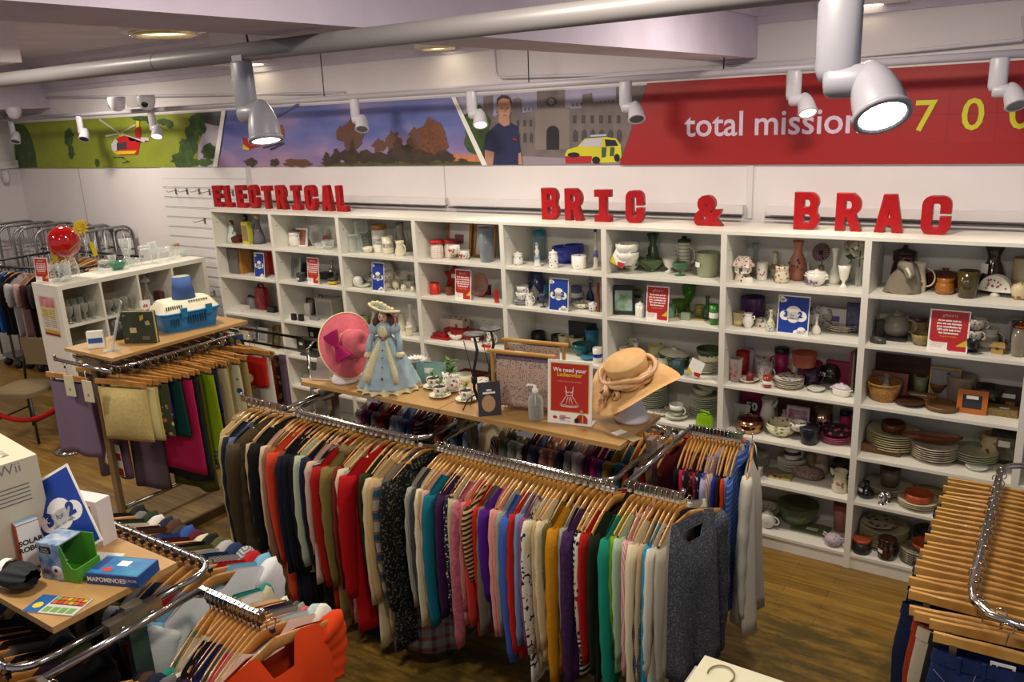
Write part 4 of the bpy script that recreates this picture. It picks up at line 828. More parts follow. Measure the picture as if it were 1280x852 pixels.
item('cut_glass_bowl', 'bowl', 'bowl', 3, 514, 465, 18, 10, GLASS, 'cut glass bowl behind the white lotus flower')
# --- bookcase 4
item('oval_platter', 'platter', 'upplate', 0, 529, 317, 27, 36, M('c9cbc6', .3), 'oval grey-white platter standing on edge, fourth bookcase', m2=M('b5b8b4', .3), yy=.26)
item('storage_jar', 'jar', 'jar', 0, 547, 324, 17, 18, M('e4ddd2', .3, pat='plaid', h2='b98a80', h3='c9a090', sc=30.), 'left one of two checked jars with red lids', cap=REDP)
item('storage_jar', 'jar', 'jar', 0, 564, 323, 16, 18, M('e4ddd2', .3, pat='plaid', h2='b98a80', h3='c9a090', sc=30.), 'right one of two checked jars with red lids', cap=REDP)
item('strawberry_cup', 'cup', 'cup', 0, 580, 325, 16, 11, C_, 'lower cup with red strawberries beside the checked jars', spots=REDP, hd=1)
Pc = hit(580, 322, 2, LV[0]); item('strawberry_cup', 'cup', 'cup', 0, 0, 0, .09, .06, C_, 'upper cup with red strawberries, tilted on the lower one', at=(Pc.x, .09, LV[0]+.05), spots=REDP, hd=1)
item('framed_print', 'picture', 'frame', 0, 573, 314, 38, 40, M('a8712c', .4), 'wooden framed print with dark blue picture, left of two', yy=.27, m2=M('d9d6d0', .4), img=M('3a3560', .5, pat='noise', h2='a05a3a', sc=60.), t=.09)
item('framed_print', 'picture', 'frame', 0, 605, 317, 32, 41, M('a8712c', .4), 'wooden framed print behind the tall glass vase, right of two', yy=.27, m2=M('d9d6d0', .4), img=M('4a4560', .5, pat='noise', h2='a05a6a', sc=60.), t=.1)
item('glass_vase', 'vase', 'tumbler', 0, 609, 329, 21, 42, G('b8c4d0', .3), 'tall faceted clear glass vase at the right of the shelf', n=8)
item('star_mould', 'baking mould', 'star', 1, 553, 362, 28, 33, REDP, 'red star-shaped baking mould with price sticker')
item('smiley_mug', 'mug', 'mug', 1, 542, 369, 14, 14, M('d8321a', .35), 'orange-red square mug with a smiling face', n=4, hd=1)
item('brown_pot', 'pot', 'tub', 1, 563, 370, 12, 11, M('7a3a20', .4), 'small brown pot left of the red notice, fourth bookcase')
item('red_tray', 'tray', 'box', 1, 583, 345, 24, 6, REDP, 'red tray lying behind the notice', yy=.3)
item('glass_plate', 'plate', 'upplate', 1, 601, 364, 27, 28, G('e0b8a8', .35), 'pink tinted scalloped glass plate standing right of the notice', yy=.2)
item('snow_globe', 'ornament', 'globe', 1, 602, 372, 10, 12, GLASS, 'small snow globe with red base', wax=REDP)
item('toy_car_box', 'box', 'box', 1, 610, 369, 8, 12, M('20263a', .4), 'dark blue and red toy box behind the snow globe', face=REDP)
item('red_tin', 'tin', 'box', 1, 621, 379, 5, 16, REDP, 'thin red glitter tin at the right end of the shelf')
item('gift_box', 'box', 'box', 2, 569, 412, 35, 20, M('e6d8c8', .6, pat='floral', h2='8a1c2e', h3='a0283c', sc=22.), 'gift box printed with dark red poppies', yy=.27, d=.4)
item('red_pouch', 'pouch', 'box', 2, 580, 421, 52, 11, M('a31c1c', .7), 'long red pouch in front of the poppy gift box', d=.25)
item('square_plate', 'plate', 'flat', 2, 547, 425, 27, 3, M('9c1414', .35), 'red square plate at the left of the shelf', d=.8)
item('square_dish', 'dish', 'box', 2, 0, 0, .12, .025, M('8a1010', .35), 'small red dish resting on the red square plate', at=(hit(547, 423, 2, LV[2]).x+.02, .13, LV[2]+.02), d=.5)
item('oval_bowl', 'bowl', 'bowl', 2, 570, 428, 24, 8, RWF, 'white oval bowl with red flowers', sy=.7)
item('wine_glass', 'glass', 'goblet', 2, 611, 425, 14, 22, GLASS, 'clear wine glass behind the black candle holder')
item('floral_mug', 'mug', 'mug', 2, 594, 429, 10, 12, RWF, 'white mug with red flowers behind the candle holder', hd=1)
item('floral_jug', 'jug', 'potbelly', 2, 615, 432, 13, 16, RWF, 'white jug with red flowers at the right of the shelf', hd=1)
item('red_spoon', 'spoon', 'box', 2, 608, 436, 12, 3, REDP, 'red spoon lying at the shelf front', d=.3)
item('glass_bowl', 'bowl', 'bowl', 3, 563, 478, 28, 16, GLASS, 'large clear glass bowl behind the turquoise gift bag')
item('cream_dish', 'dish', 'ram', 3, 581, 486, 24, 11, CREAM, 'cream rectangular baking dish behind the teapot planter', n=8)
item('floral_dish', 'dish', 'ram', 3, 603, 487, 18, 10, RWF, 'round white dish with flowers right of the cream baking dish')
item('red_napkin', 'napkin', 'flat', 3, 590, 472, 38, 4, M('7a1e1e', .8), 'folded dark red napkins on the fourth shelf')
item('olive_tray', 'tray', 'flat', 3, 622, 474, 30, 4, M('6a6a30', .5), 'olive green tray behind the candle holders')
# --- bookcase 5
item('lidded_pot', 'pot', 'potbelly', 0, 648, 332, 13, 13, BWF, 'little lidded pot with blue flower, far left of fifth bookcase', lid=M('d8d4c8', .3))
item('shaker_bottle', 'bottle', 'tumbler', 0, 675, 324, 15, 29, G('c4dcdc', .3), 'clear drinks bottle with teal screw lid', cap=TEAL)
item('boy_figurine', 'figurine', 'figurine', 0, 672, 334, 11, 29, M('d4d2cc', .3), 'porcelain boy figurine in pale blue', m2=M('7a90b8', .3))
item('sugar_shaker', 'shaker', 'jar', 0, 692, 336, 12, 18, BWF, 'blue and white porcelain sugar shaker', lid=C_)
item('blue_bowl', 'bowl', 'bowl', 0, 706, 329, 32, 20, BLU, 'large cobalt blue glass bowl')
item('blue_bowl', 'bowl', 'bowl', 0, 718, 327, 26, 22, G('3040b0', .6), 'cobalt wavy glass bowl behind the large blue one')
item('flowered_cachepot', 'pot', 'ram', 0, 724, 337, 19, 16, BWF, 'round blue and white flowered pot')
item('lady_figurine', 'figurine', 'figurine', 0, 745, 338, 9, 50, M('c8beb4', .4), 'tall slim porcelain lady figurine at the bookcase side', m2=M('4a4a80', .4))
P0, zt = stack(1, 646, 382, 22, 3, M('b8babc', .3), 'the grey saucers under the teacups', step=.008, name='saucer')
for k in range(2): item('patterned_teacup', 'cup', 'cup', 1, 0, 0, .09, .06, BWF, ('lower' if k == 0 else 'upper')+' patterned teacup on the grey saucers', at=(P0.x+.01*k, P0.y, zt+.045*k), hd=1)
item('milk_jug', 'jug', 'tubejug', 1, 662, 383, 12, 15, BWF, 'small white milk jug with blue sprigs', hd=1, spout=1)
item('white_teapot', 'teapot', 'teapot', 1, 668, 377, 16, 19, C_, 'little white teapot behind the milk jug')
item('dark_blue_vase', 'vase', 'urn', 1, 669, 372, 22, 33, M('2a3570', .25, coat=.4), 'big dark blue vase at the back of the second shelf')
item('teal_candle', 'candle', 'candle', 1, 681, 374, 10, 17, M('3f8a98', .4), 'teal candle in a tall glass beside the offer card')
item('egg_cup', 'egg cup', 'goblet', 1, 679, 385, 11, 17, M('3a4060', .3), 'dark blue figure egg cup just left of the offer card')
item('blue_mug', 'mug', 'mug', 1, 721, 380, 14, 21, M('5a6488', .3), 'tall grey-blue mug right of the offer card', hd=1, band=C_)
item('soap_dispenser', 'dispenser', 'bottle', 1, 738, 378, 10, 25, M('26305a', .3), 'dark blue soap dispenser with metal pump', lid=SILV)
item('flowered_dish', 'dish', 'bowl', 1, 728, 388, 25, 7, GWF, 'flowered dish with arched handle on the second shelf')
item('porcelain_basket', 'basket', 'globe', 1, 741, 390, 11, 12, BWF, 'round porcelain basket at the shelf edge', ears=1)
item('brown_candle', 'candle', 'box', 1, 748, 390, 3, 36, M('7a3f22', .5), 'slim brown upright stick at the bookcase side', d=1)
item('black_mug', 'mug', 'mug', 2, 673, 425, 17, 15, BLK, 'matt black mug with price sticker', hd=1, sticker=1, rz=PI-.2)
item('black_mug', 'mug', 'mug', 2, 697, 427, 16, 14, M('202226', .4), 'black mug with white inside, right of the stickered one', hd=1)
item('grey_plate', 'plate', 'plate', 2, 660, 436, 34, 4, M('8a8f84', .4), 'grey-green plate lying behind the knitting bag')
item('cream_cup', 'cup', 'cup', 2, 706, 430, 17, 15, M('cfc4a0', .35), 'cream cup left of the blue tumbler', hd=1)
item('cream_cup', 'cup', 'cup', 2, 721, 434, 19, 15, M('cfc4a0', .35), 'front cream cup beside the teal bowl', hd=1)
item('slate_board', 'board', 'box', 2, 728, 414, 38, 32, M('26282e', .6), 'black square slate board standing against the back', yy=.35, d=.04)
item('blue_tumbler', 'tumbler', 'tumbler', 2, 740, 434, 17, 27, M('1b6f94', .35), 'stacked blue plastic tumblers at the right')
item('teal_bowl', 'bowl', 'bowl', 2, 728, 448, 26, 15, G('146870', .7), 'teal glass bowl in front of the tumblers')
item('blue_band_mug', 'mug', 'mug', 2, 747, 454, 12, 18, C_, 'white mug with blue band at the shelf edge', band=BLU)
item('blue_plate', 'plate', 'plate', 2, 735, 452, 20, 3, M('4a90a8', .35), 'small turquoise plate beside the white and blue mug')
item('teal_bottle', 'bottle', 'bottle', 3, 735, 495, 12, 30, TEAL, 'teal glass bottle behind the straw hat ribbon')
# --- bookcase 6
for k in range(3): item('pyrex_bowl', 'bowl', 'cup', 0, 789, 339, 22, 14, M('e4e4d8', .25, pat='floral', h2='7a8a50', h3='5a7a40', sc=40.), ('bottom', 'middle', 'top')[k]+' bowl of the stack beside the price tag', at=None if k == 0 else (hit(789, 336, 2, LV[0]).x-.004*k, .1, LV[0]+.055*k), **({} if k == 0 else {'z': None})) if k == 0 else item('pyrex_bowl', 'bowl', 'cup', 0, 0, 0, .155, .085, M('e4e4d8', .25), ('bottom', 'middle', 'top')[k]+' bowl of the stack beside the price tag', at=(hit(789, 339, 2, LV[0]).x, .1, LV[0]+.055*k))
item('sauce_boat', 'sauce boat', 'boat', 0, 813, 343, 36, 16, M('39531f', .2, coat=.5), 'glossy dark green sauce boat', rz=.1)
item('green_carafe', 'vase', 'carafe', 0, 816, 331, 18, 41, G('5a7a50', .65), 'green glass carafe vase with price sticker', sticker=1)
item('egg_cup_pot', 'pot', 'flare', 0, 837, 342, 20, 18, C_, 'white cup on green painted base')
item('coffee_pot', 'coffee pot', 'coffeepot', 0, 855, 338, 28, 42, M('d8d6c8', .25, pat='plaid', h2='5a5a34', h3='d8d6c8', sc=14.), 'tall white coffee pot with olive squares', m2=M('26382a', .3))
item('sundae_dish', 'dish', 'goblet', 0, 850, 346, 20, 16, G('5a8a68', .5), 'stemmed green glass dish with price sticker')
item('square_planter', 'planter', 'tub', 0, 884, 348, 30, 30, SAGE, 'large sage green square planter', n=8, sticker=1)
item('brown_mug', 'mug', 'mug', 0, 896, 325, 10, 22, M('cdbfae', .4), 'beige beaker behind the sage planter', yy=.3)
item('boxed_game', 'box', 'box', 1, 778, 396, 26, 36, M('2a2a2c', .4), 'black case with green landscape cover, leaning', d=.25, face=M('5f8a3a', .4, pat='noise', h2='b8c8d8', sc=12.), rz=.25)
item('glass_jar', 'jar', 'jar', 1, 791, 382, 17, 17, GLASS, 'glass jar with green lid behind the white pot', cap=M('5a6a2e', .4))
item('spice_jar', 'jar', 'jar', 1, 797, 386, 8, 13, GLASS, 'tiny dark jar behind the white pot', cap=BLK)
item('lidded_mug', 'pot', 'ram', 1, 800, 397, 12, 15, C_, 'white lidded pot with red dots on top', lid=C_)
item('green_mug', 'mug', 'mug', 1, 838, 398, 12, 16, M('7aa888', .3), 'mint green mug right of the red notice', hd=1)
item('green_bowl', 'bowl', 'bowl', 1, 850, 389, 21, 15, G('6a9a28', .55), 'apple green glass bowl behind the tea lights')
item('green_goblet', 'goblet', 'goblet', 1, 861, 393, 17, 38, G('4f9a28', .55), 'tall bright green glass goblet')
item('striped_pot', 'pot', 'potbelly', 1, 875, 397, 16, 14, M('b8a860', .3, pat='stripes', h2='6a6a30', sc=30.), 'small pot with olive and cream stripes')
item('green_vase', 'vase', 'bottle', 1, 884, 400, 14, 28, G('3c6a44', .6), 'iridescent green vase with narrow neck')
item('green_bottle', 'bottle', 'tumbler', 1, 892, 407, 12, 25, G('3a9a2e', .5), 'green glass tumbler with paper label at shelf end', band=PAPER)
item('tea_light_box', 'box', 'box', 1, 857, 401, 11, 9, G('c8d8c0', .4), 'small clear box in front of the green bowl')
item('bamboo_mat', 'mat', 'flat', 1, 858, 405, 50, 1.2, M('cbb25c', .6), 'narrow bamboo strip along the shelf front', d=.1)
item('green_tray', 'tray', 'frame', 2, 788, 452, 18, 26, M('d4d4c0', .4, pat='floral', h2='5a7a50', sc=60.), 'patterned white and green tray leaning behind the hat crown', m2=M('d4d4c0', .4, pat='floral', h2='5a7a50', sc=60.), yy=.25)
item('cream_bottle', 'bottle', 'bottle', 2, 795, 456, 16, 26, C_, 'cream ceramic bottle above the straw hat crown')
item('white_jug', 'jug', 'tubejug', 2, 775, 455, 14, 20, C_, 'white jug left of the straw hat crown', hd=1)
item('lemon_mug', 'mug', 'mug', 2, 820, 448, 20, 18, M('d6cf9a', .3, pat='floral', h2='4a5a28', h3='c8b83a', sc=24.), 'large mug painted with lemons and leaves')
item('casserole_dish', 'casserole', 'casserole', 2, 843, 454, 43, 22, M('3c5220', .25, coat=.4), 'green casserole dish with white acorn lid', m2=M('dcdac4', .3))
item('ramekin', 'dish', 'ram', 2, 828, 460, 20, 12, M('dedfcc', .25, pat='floral', h2='6a8a4a', sc=60.), 'white ribbed ramekin in front of the green casserole')
item('tealight_holder', 'holder', 'candle', 2, 847, 470, 16, 19, M('1c3a44', .5), 'dark teal fluted candle holder')
P0, zt = stack(2, 880, 470, 38, 6, M('dcdac4', .25), 'the cream plates right of the teal candle holder')
item('green_bowl', 'bowl', 'bowl', 2, 0, 0, .165, .085, M('33502c', .25, coat=.4), 'green bowl with cream inside standing on the plates', at=(P0.x+.03, P0.y, zt), wax=CREAM)
P0, zt = stack(3, 815, 512, 40, 9, M('dadccc', .25), 'the tall white stack behind the polystyrene head', step=.014)
item('white_cup', 'cup', 'cup', 3, 0, 0, .1, .06, M('dadccc', .25), 'white cup tipped on the plates behind the hat', at=(P0.x+.03, P0.y, zt), hd=1)
P0, zt = stack(3, 846, 528, 29, 2, M('d8dac8', .25, pat='noise', h2='d8dac8', sc=10.), 'the saucers with dark green rims', step=.008, name='saucer')
item('band_cup', 'cup', 'cup', 3, 0, 0, .1, .075, C_, 'white cup with grey-green band on the saucers', at=(P0.x, P0.y, zt), hd=1, band=M('5f6e5c', .4))
P0, zt = stack(3, 880, 520, 38, 9, M('d4d6c2', .25), 'the tall stack above the lime elephant', step=.014)
for k in range(3): item('cereal_bowl', 'bowl', 'bowl', 3, 0, 0, .15, .055, M('d4d6c2', .25), ('lowest', 'middle', 'highest')[k]+' cereal bowl piled on the tall plate stack', at=(P0.x+(.02 if k else -.01), P0.y, zt+.03*k))
item('lime_watering_can', 'watering can', 'gadget', 3, 881, 536, 23, 18, M('7fae12', .3), 'lime green rounded plastic toy at the shelf edge', m2=M('7fae12', .3))
item('fruit_plate', 'plate', 'plate', 3, 843, 517, 26, 3, GWF, 'small plate with fruit behind the green rimmed saucers')
item('fruit_plate', 'plate', 'plate', 3, 822, 523, 26, 3, GWF, 'plate with fruit peeping out behind the table corner')
# --- bookcase 7
item('shoe_cottage', 'ornament', 'cottage', 0, 927, 354, 27, 31, RWF, 'porcelain shoe with flowered cottage roof', m2=M('dccfc4', .3, pat='floral', h2='a04040', sc=60.), shoe=1)
item('flower_vase', 'vase', 'tallvase', 0, 943, 345, 16, 39, G('c8ccc0', .5), 'tall glass vase with roses and price sticker', spots=M('8a1c2a', .5), sticker=1)
item('skull_tumbler', 'tumbler', 'tub', 0, 952, 351, 15, 22, C_, 'white beaker painted with colourful skulls', spots=M('b04050', .4))
item('flower_figurine', 'figurine', 'figurine', 0, 968, 345, 14, 30, CREAM, 'pale figurine with tiny flowers', m2=M('b89a60', .5))
item('posy_vase', 'vase', 'potbelly', 0, 977, 355, 18, 21, M('dccfb4', .3, pat='floral', h2='b04a4a', h3='5a7a50', sc=50.), 'squat cream vase with posy')
item('pink_vase', 'vase', 'vase', 0, 996, 352, 22, 48, M('b3705c', .35, coat=.3), 'large terracotta pink vase with blue flower and dark leaves', spots=M('263a28', .4))
item('carved_ornament', 'ornament', 'figurine', 0, 1009, 350, 12, 22, CREAM, 'carved cream ornament behind the sugar bowl', m2=CREAM)
item('lidded_sugar_bowl', 'sugar bowl', 'cup', 0, 1020, 359, 25, 16, C_, 'white lidded sugar bowl with flowers', lid=C_, spots=M('7a5a8a', .4), ears=1)
item('gerbera', 'flower', 'flower', 0, 1026, 348, 24, 42, M('4a0c28', .7), 'dark purple gerbera in a silver bud vase', m2=SILV, head='gerbera', m3=M('2a0614', .8))
item('bud_vase', 'vase', 'tallvase', 0, 1042, 356, 15, 44, C_, 'tall white bud vase with narrow neck')
item('goblet_vase', 'vase', 'flare', 0, 1054, 361, 16, 28, C_, 'white goblet shaped vase with pink sprig')
item('hydrangea', 'flower', 'flower', 0, 1072, 360, 27, 58, M('e0dcc4', .7), 'cream hydrangea in a glass vase at the bookcase side', m2=GLASS, head='ball', leaf=1)
item('blush_rose', 'flower', 'flower', 0, 1062, 350, 20, 54, M('b89a86', .7), 'blush artificial rose behind the cream hydrangea', m2=GLASS, head='ball')
item('purple_pot', 'pot', 'tub', 1, 940, 398, 29, 29, G('5a3470', .75), 'large purple glass plant pot')
item('red_book', 'book', 'box', 1, 941, 380, 20, 12, M('7a2020', .5), 'dark red book peeping over the purple pot', yy=.33, d=.2)
item('beige_candle', 'candle', 'tumbler', 1, 919, 408, 15, 17, G('d8c8a0', .4), 'beige candle in a glass at the shelf front', wax=M('d8c48a', .5))
item('white_urn', 'vase', 'urn', 1, 935, 411, 14, 18, C_, 'small white urn with two handles', ears=1)
item('trinket_box', 'box', 'ram', 1, 952, 410, 19, 9, RWF, 'oval flowered trinket box', sy=.7, lid=RWF)
item('perfume_bottle', 'bottle', 'bottle', 1, 963, 415, 11, 27, M('d8d4c0', .3, pat='floral', h2='3a6ab0', h3='c8b830', sc=70.), 'slim porcelain perfume bottle beside the offer card')
item('flowered_mug', 'mug', 'mug', 1, 966, 396, 17, 15, RWF, 'flowered mug behind the perfume bottle', hd=1)
item('dark_tray', 'tray', 'box', 1, 998, 385, 32, 20, M('3a3834', .5), 'dark metal tray behind the offer card, seventh bookcase', yy=.35, d=.06)
item('rimmed_plate', 'plate', 'upplate', 1, 1027, 395, 27, 26, M('b8b8a4', .3, pat='floral', h2='6a6aa0', sc=60.), 'plate with flowered rim standing at the back', yy=.31)
item('flower_trough', 'planter', 'box', 1, 1014, 409, 17, 15, RWF, 'white flowered trough right of the offer card', d=.5)
item('small_vase', 'vase', 'tallvase', 1, 1020, 419, 11, 25, C_, 'little white vase with blue flowers at the shelf front')
item('keepsake_card', 'card', 'frame', 1, 1042, 410, 33, 24, M('c8c8c0', .5), 'framed white card with blue stamp print', m2=M('dcdcd4', .5), img=M('5a5aa0', .5), t=.04)
item('boxed_glass', 'box', 'box', 1, 1067, 406, 17, 36, M('2a2c48', .4), 'dark blue gift box with ornament picture', yy=.24, d=.3, face=M('23253e', .4, pat='noise', h2='50507a', sc=30.))
P0, zt = stack(1, 1051, 418, 42, 3, M('dcd4bc', .3, pat='floral', h2='8a6a9a', h3='b04040', sc=26.), 'the flowered platters at the shelf edge')
item('spotted_tumbler', 'tumbler', 'tumbler', 2, 915, 478, 16, 29, G('e8d8d4', .25), 'clear tumbler with red spots, far left', spots=REDP)
item('red_beaker', 'beaker', 'tumbler', 2, 925, 471, 16, 31, M('a81818', .25), 'faceted red plastic beaker', n=10)
item('pale_mug', 'mug', 'mug', 2, 934, 466, 16, 28, M('c8c0c0', .35), 'tall pale mug behind the red beaker')
item('side_plate', 'plate', 'plate', 2, 935, 481, 27, 4, RWF, 'saucer with red writing under the little candle')
item('tealight', 'candle', 'candle', 2, 0, 0, .045, .05, M('7a1c1c', .4), 'red tea light on the saucer with red writing', at=(hit(937, 478, 2, LV[2]).x, .12, LV[2]+.014))
item('dotted_mug', 'mug', 'mug', 2, 955, 478, 19, 21, M('dcd6d0', .3, pat='floral', h2='7a3050', sc=90.), 'white mug with purple dots', hd=1)
item('dotted_mug', 'mug', 'mug', 2, 951, 466, 17, 20, M('cfc4c8', .3), 'pale lilac mug behind the dotted one', hd=1)
item('red_votive', 'candle', 'tumbler', 2, 959, 486, 12, 15, G('b84a3a', .5), 'small red glass votive with label at shelf front', band=PAPER)
item('travel_mug', 'travel mug', 'tumbler', 2, 976, 471, 17, 29, MAG, 'magenta travel mug with black lid', cap=BLK, hd=1, sticker=1, rz=PI-.3)
item('spice_rack_tray', 'tray', 'box', 2, 945, 452, 44, 20, M('cfc0a0', .4, pat='floral', h2='3a2a5a', h3='a04030', sc=40.), 'patterned tray standing at the back behind the mugs', yy=.36, d=.05)
item('spice_rack_tray', 'tray', 'box', 2, 984, 458, 30, 20, M('c0b48c', .4, pat='floral', h2='5a3a2a', h3='a04030', sc=30.), 'patterned tray behind the magenta travel mug', yy=.36, d=.05)
item('white_candle', 'candle', 'candle', 2, 994, 470, 8, 20, C_, 'slim white decorated candle')
item('plum_planter', 'planter', 'tub', 2, 1013, 476, 27, 24, M('8a2458', .4), 'plum coloured planter under the terracotta one')
item('terracotta_planter', 'planter', 'tub', 2, 0, 0, .15, .085, M('9a4a34', .45), 'terracotta planter stacked in the plum one', at=(hit(1013, 473, 2, LV[2]).x-.005, .2, LV[2]+.125))
P0, zt = stack(2, 986, 489, 36, 5, M('dcd6c0', .25), 'the gold-rimmed plates', topm=M('dcd8c8', .25, pat='floral', h2='7a5a6a', sc=30.))
item('smoky_mug', 'mug', 'mug', 2, 1014, 483, 20, 22, G('3a2440', .8), 'dark violet glass mug with handle', hd=1)
item('black_candle_bowl', 'candle', 'globe', 2, 1038, 479, 25, 26, M('221c22', .2, coat=.4), 'black round glass candle bowl with sticker', sticker=1)
item('pink_carton', 'box', 'box', 2, 1048, 464, 29, 28, M('8a1848', .5), 'deep pink gift box at the back right', yy=.32, d=.25)
item('small_dish', 'dish', 'plate', 2, 1020, 492, 22, 4, C_, 'small dish with flower in front of the violet mug')
item('butter_dish', 'butter dish', 'casserole', 2, 1051, 498, 24, 16, C_, 'lidded white butter dish with purple rim', m2=M('cfc4cc', .3))
for k in range(3): item('hardback_book', 'book', 'box', 2, 1063+k*2.6, 489-k*1, 2.4, 50, (M('7a2434', .5), M('b8b0a4', .5), M('3a3a44', .5))[k], ('dark red', 'pale', 'charcoal')[k]+' upright book at the right end of the shelf', d=7)
item('gift_bag', 'bag', 'box', 3, 939, 526, 24, 42, MAG, 'magenta gift bag with black 50 tag', yy=.3, d=.25)
mb = MB(); P = hit(939, 508, 1, .25); mb.lathe([(0, 0), (.05, 0)], BLK, 16, TR(P.x, .26, P.z+.0) @ RX(PI/2)); mb.box(P.x-.004, P.x+.004, .258, .26, P.z-.12, P.z, BLK)
add_text(mb, '50', .075, M('c8c4b8', .5), TR(P.x, .258, P.z-.026) @ UPRIGHT, off=.003); tag(mb.build('age_tag'), 'black round tag reading 50 on the magenta gift bag', 'tag')
item('printed_card', 'card', 'frame', 3, 921, 532, 19, 24, M('c4ccc8', .5), 'pale card with plate drawing at the left', m2=M('b4bcb4', .5), t=.05, img=M('8a9a8c', .5))
item('copper_pan', 'pan', 'pan', 3, 937, 544, 32, 20, RGOLD, 'shiny rose-gold lidded pan')
item('white_pitcher', 'jug', 'tubejug', 3, 959, 533, 21, 33, C_, 'big white pitcher with handle on the left', hd=1, spout=1, rz=PI-.3)
item('candlestick', 'candlestick', 'vase', 3, 980, 531, 10, 18, M('cfb8b0', .35), 'small pink and white candlestick')
item('canvas_print', 'picture', 'box', 3, 997, 530, 27, 30, M('b8b0b8', .5), 'pink and grey flower canvas leaning', yy=.26, d=.08, face=M('b0a4ac', .5, pat='noise', h2='8a3060', sc=16.))
item('brown_placemat', 'mat', 'box', 3, 1005, 527, 66, 30, M('5f3a24', .7), 'brown woven placemat standing at the back', yy=.365, d=.02)
P0, zt = stack(3, 976, 550, 39, 2, M('dcd8bc', .25, pat='floral', h2='8a8a3a', h3='a05a3a', sc=30.), 'the flowered soup bowls', kind='bowl', step=.02, name='soup_bowl')
item('floral_cup', 'cup', 'cup', 3, 1003, 544, 20, 12, RWF, 'lower one of two flowered cups', hd=1)
item('floral_cup', 'cup', 'cup', 3, 0, 0, .1, .055, RWF, 'upper one of two flowered cups', at=(hit(1003, 542, 2, LV[3]).x, .1, LV[3]+.062), hd=1)
item('copper_beaker', 'vase', 'candle', 3, 1028, 543, 21, 31, M('9c8474', .15, 1), 'shiny copper cylinder vase')
item('black_tub', 'tub', 'tub', 3, 1011, 558, 24, 18, M('1e1e2a', .35), 'black lidded tub with sticker at shelf front', cap=M('1e1e2a', .35))
item('magenta_bottle', 'bottle', 'jar', 3, 1056, 537, 14, 24, MAG, 'magenta drinks bottle with black cap', cap=BLK)
P0, zt = stack(3, 1044, 558, 38, 3, M('c46a88', .35), 'the pink plates at the right', topm=M('c45a7a', .35))
item('spotted_scarf', 'scarf', 'globe', 3, 0, 0, .17, .06, M('2a1a24', .8, pat='floral', h2='c8507a', sc=30.), 'black and pink patterned scarf lying on the pink plates', at=(P0.x, P0.y, zt))
P0, zt = stack(4, 940, 588, 40, 5, M('b8bab0', .3), 'the grey plates behind the pink candle', step=.013)
item('pink_candle_jar', 'candle', 'candle', 4, 924, 597, 26, 31, M('c49a92', .35), 'pink and white candle jar with gold band', band=M('b8a06a', .3))
item('floral_cube', 'ornament', 'box', 4, 945, 599, 13, 13, M('cdb8b8', .5, pat='floral', h2='8a4a50', sc=60.), 'small flowered cube box', d=1)
P0, zt = stack(4, 989, 592, 36, 6, M('d0cfc4', .3), 'the white plates under the lettered mug', step=.012)
item('lettered_mug', 'mug', 'mug', 4, 0, 0, .1, .09, C_, 'white mug with navy band on the plate stack', at=(P0.x, P0.y, zt), band=M('2a2c5a', .4), hd=1)
item('magazine', 'magazine', 'flat', 4, 971, 597, 34, 2, M('b0889c', .5, pat='noise', h2='7a8a4a', sc=18.), 'glossy pink magazine at the shelf front', rz=.4)
item('glass_tray', 'tray', 'flat', 4, 975, 602, 30, 2, M('b8b468', .3, pat='floral', h2='8a3a5a', sc=30.), 'yellow flowered tray under the magazine')
item('knotted_runner', 'runner', 'casserole', 4, 1007, 604, 46, 13, M('7a605a', .9, pat='speckle', h2='a8958a', sc=90.), 'bundle of brown and pink chunky yarn', m2=M('7a605a', .9, pat='speckle', h2='a8958a', sc=90.))
item('candle_jar', 'jar', 'jar', 4, 1013, 586, 15, 22, M('a89c84', .35), 'left beige lidded jar behind the yarn bundle')
item('candle_jar', 'jar', 'jar', 4, 1027, 588, 18, 24, M('b0a48c', .35), 'right beige lidded jar behind the yarn bundle', lid=M('b0a48c', .35))
item('black_bowl', 'bowl', 'potbelly', 4, 1051, 594, 26, 22, M('1a141c', .2, coat=.4), 'round black pot at the back right')
item('rose_jug', 'jug', 'tubejug', 4, 1049, 618, 21, 27, M('d6d0b4', .3), 'cream jug painted with pink roses', hd=1, spout=1, spots=M('b05a6a', .4))
P0, zt = stack(5, 948, 648, 52, 3, M('8c8c8c', .35), 'the grey and pink plates on the lowest shelf', topm=M('cfc69c', .3))
item('rose_dish', 'dish', 'plate', 5, 0, 0, .15, .02, PKF, 'oval rose dish on top of the grey plates', at=(P0.x+.04, P0.y, zt))
item('gravy_boat', 'gravy boat', 'boat', 5, 929, 657, 27, 17, M('d8d4c4', .3), 'white gravy boat beside the plates', rz=PI)
item('ribbed_teapot', 'teapot', 'teapot', 5, 959, 665, 29, 24, M('dcdad2', .25, coat=.4), 'white ribbed teapot with violets on the lowest shelf')
item('poppy_glass_bowl', 'bowl', 'bowl', 5, 996, 664, 52, 26, G('7a8a60', .4), 'big glass bowl painted with poppies')
item('glass_platter', 'platter', 'flat', 5, 1013, 672, 46, 2, G('8a9a70', .45), 'square glass platter with sticker', sticker=1)
item('pink_tumbler', 'tumbler', 'tumbler', 5, 1050, 667, 20, 36, M('a86a5c', .35), 'tall dusty pink tumbler at the bookcase side')
item('flower_basket', 'basket', 'globe', 5, 1041, 686, 22, 15, M('b8a8b8', .5, pat='floral', h2='8a4a7a', h3='c8c090', sc=60., bump=1, bs=90.), 'little porcelain basket heaped with lilac flowers', ears=1)
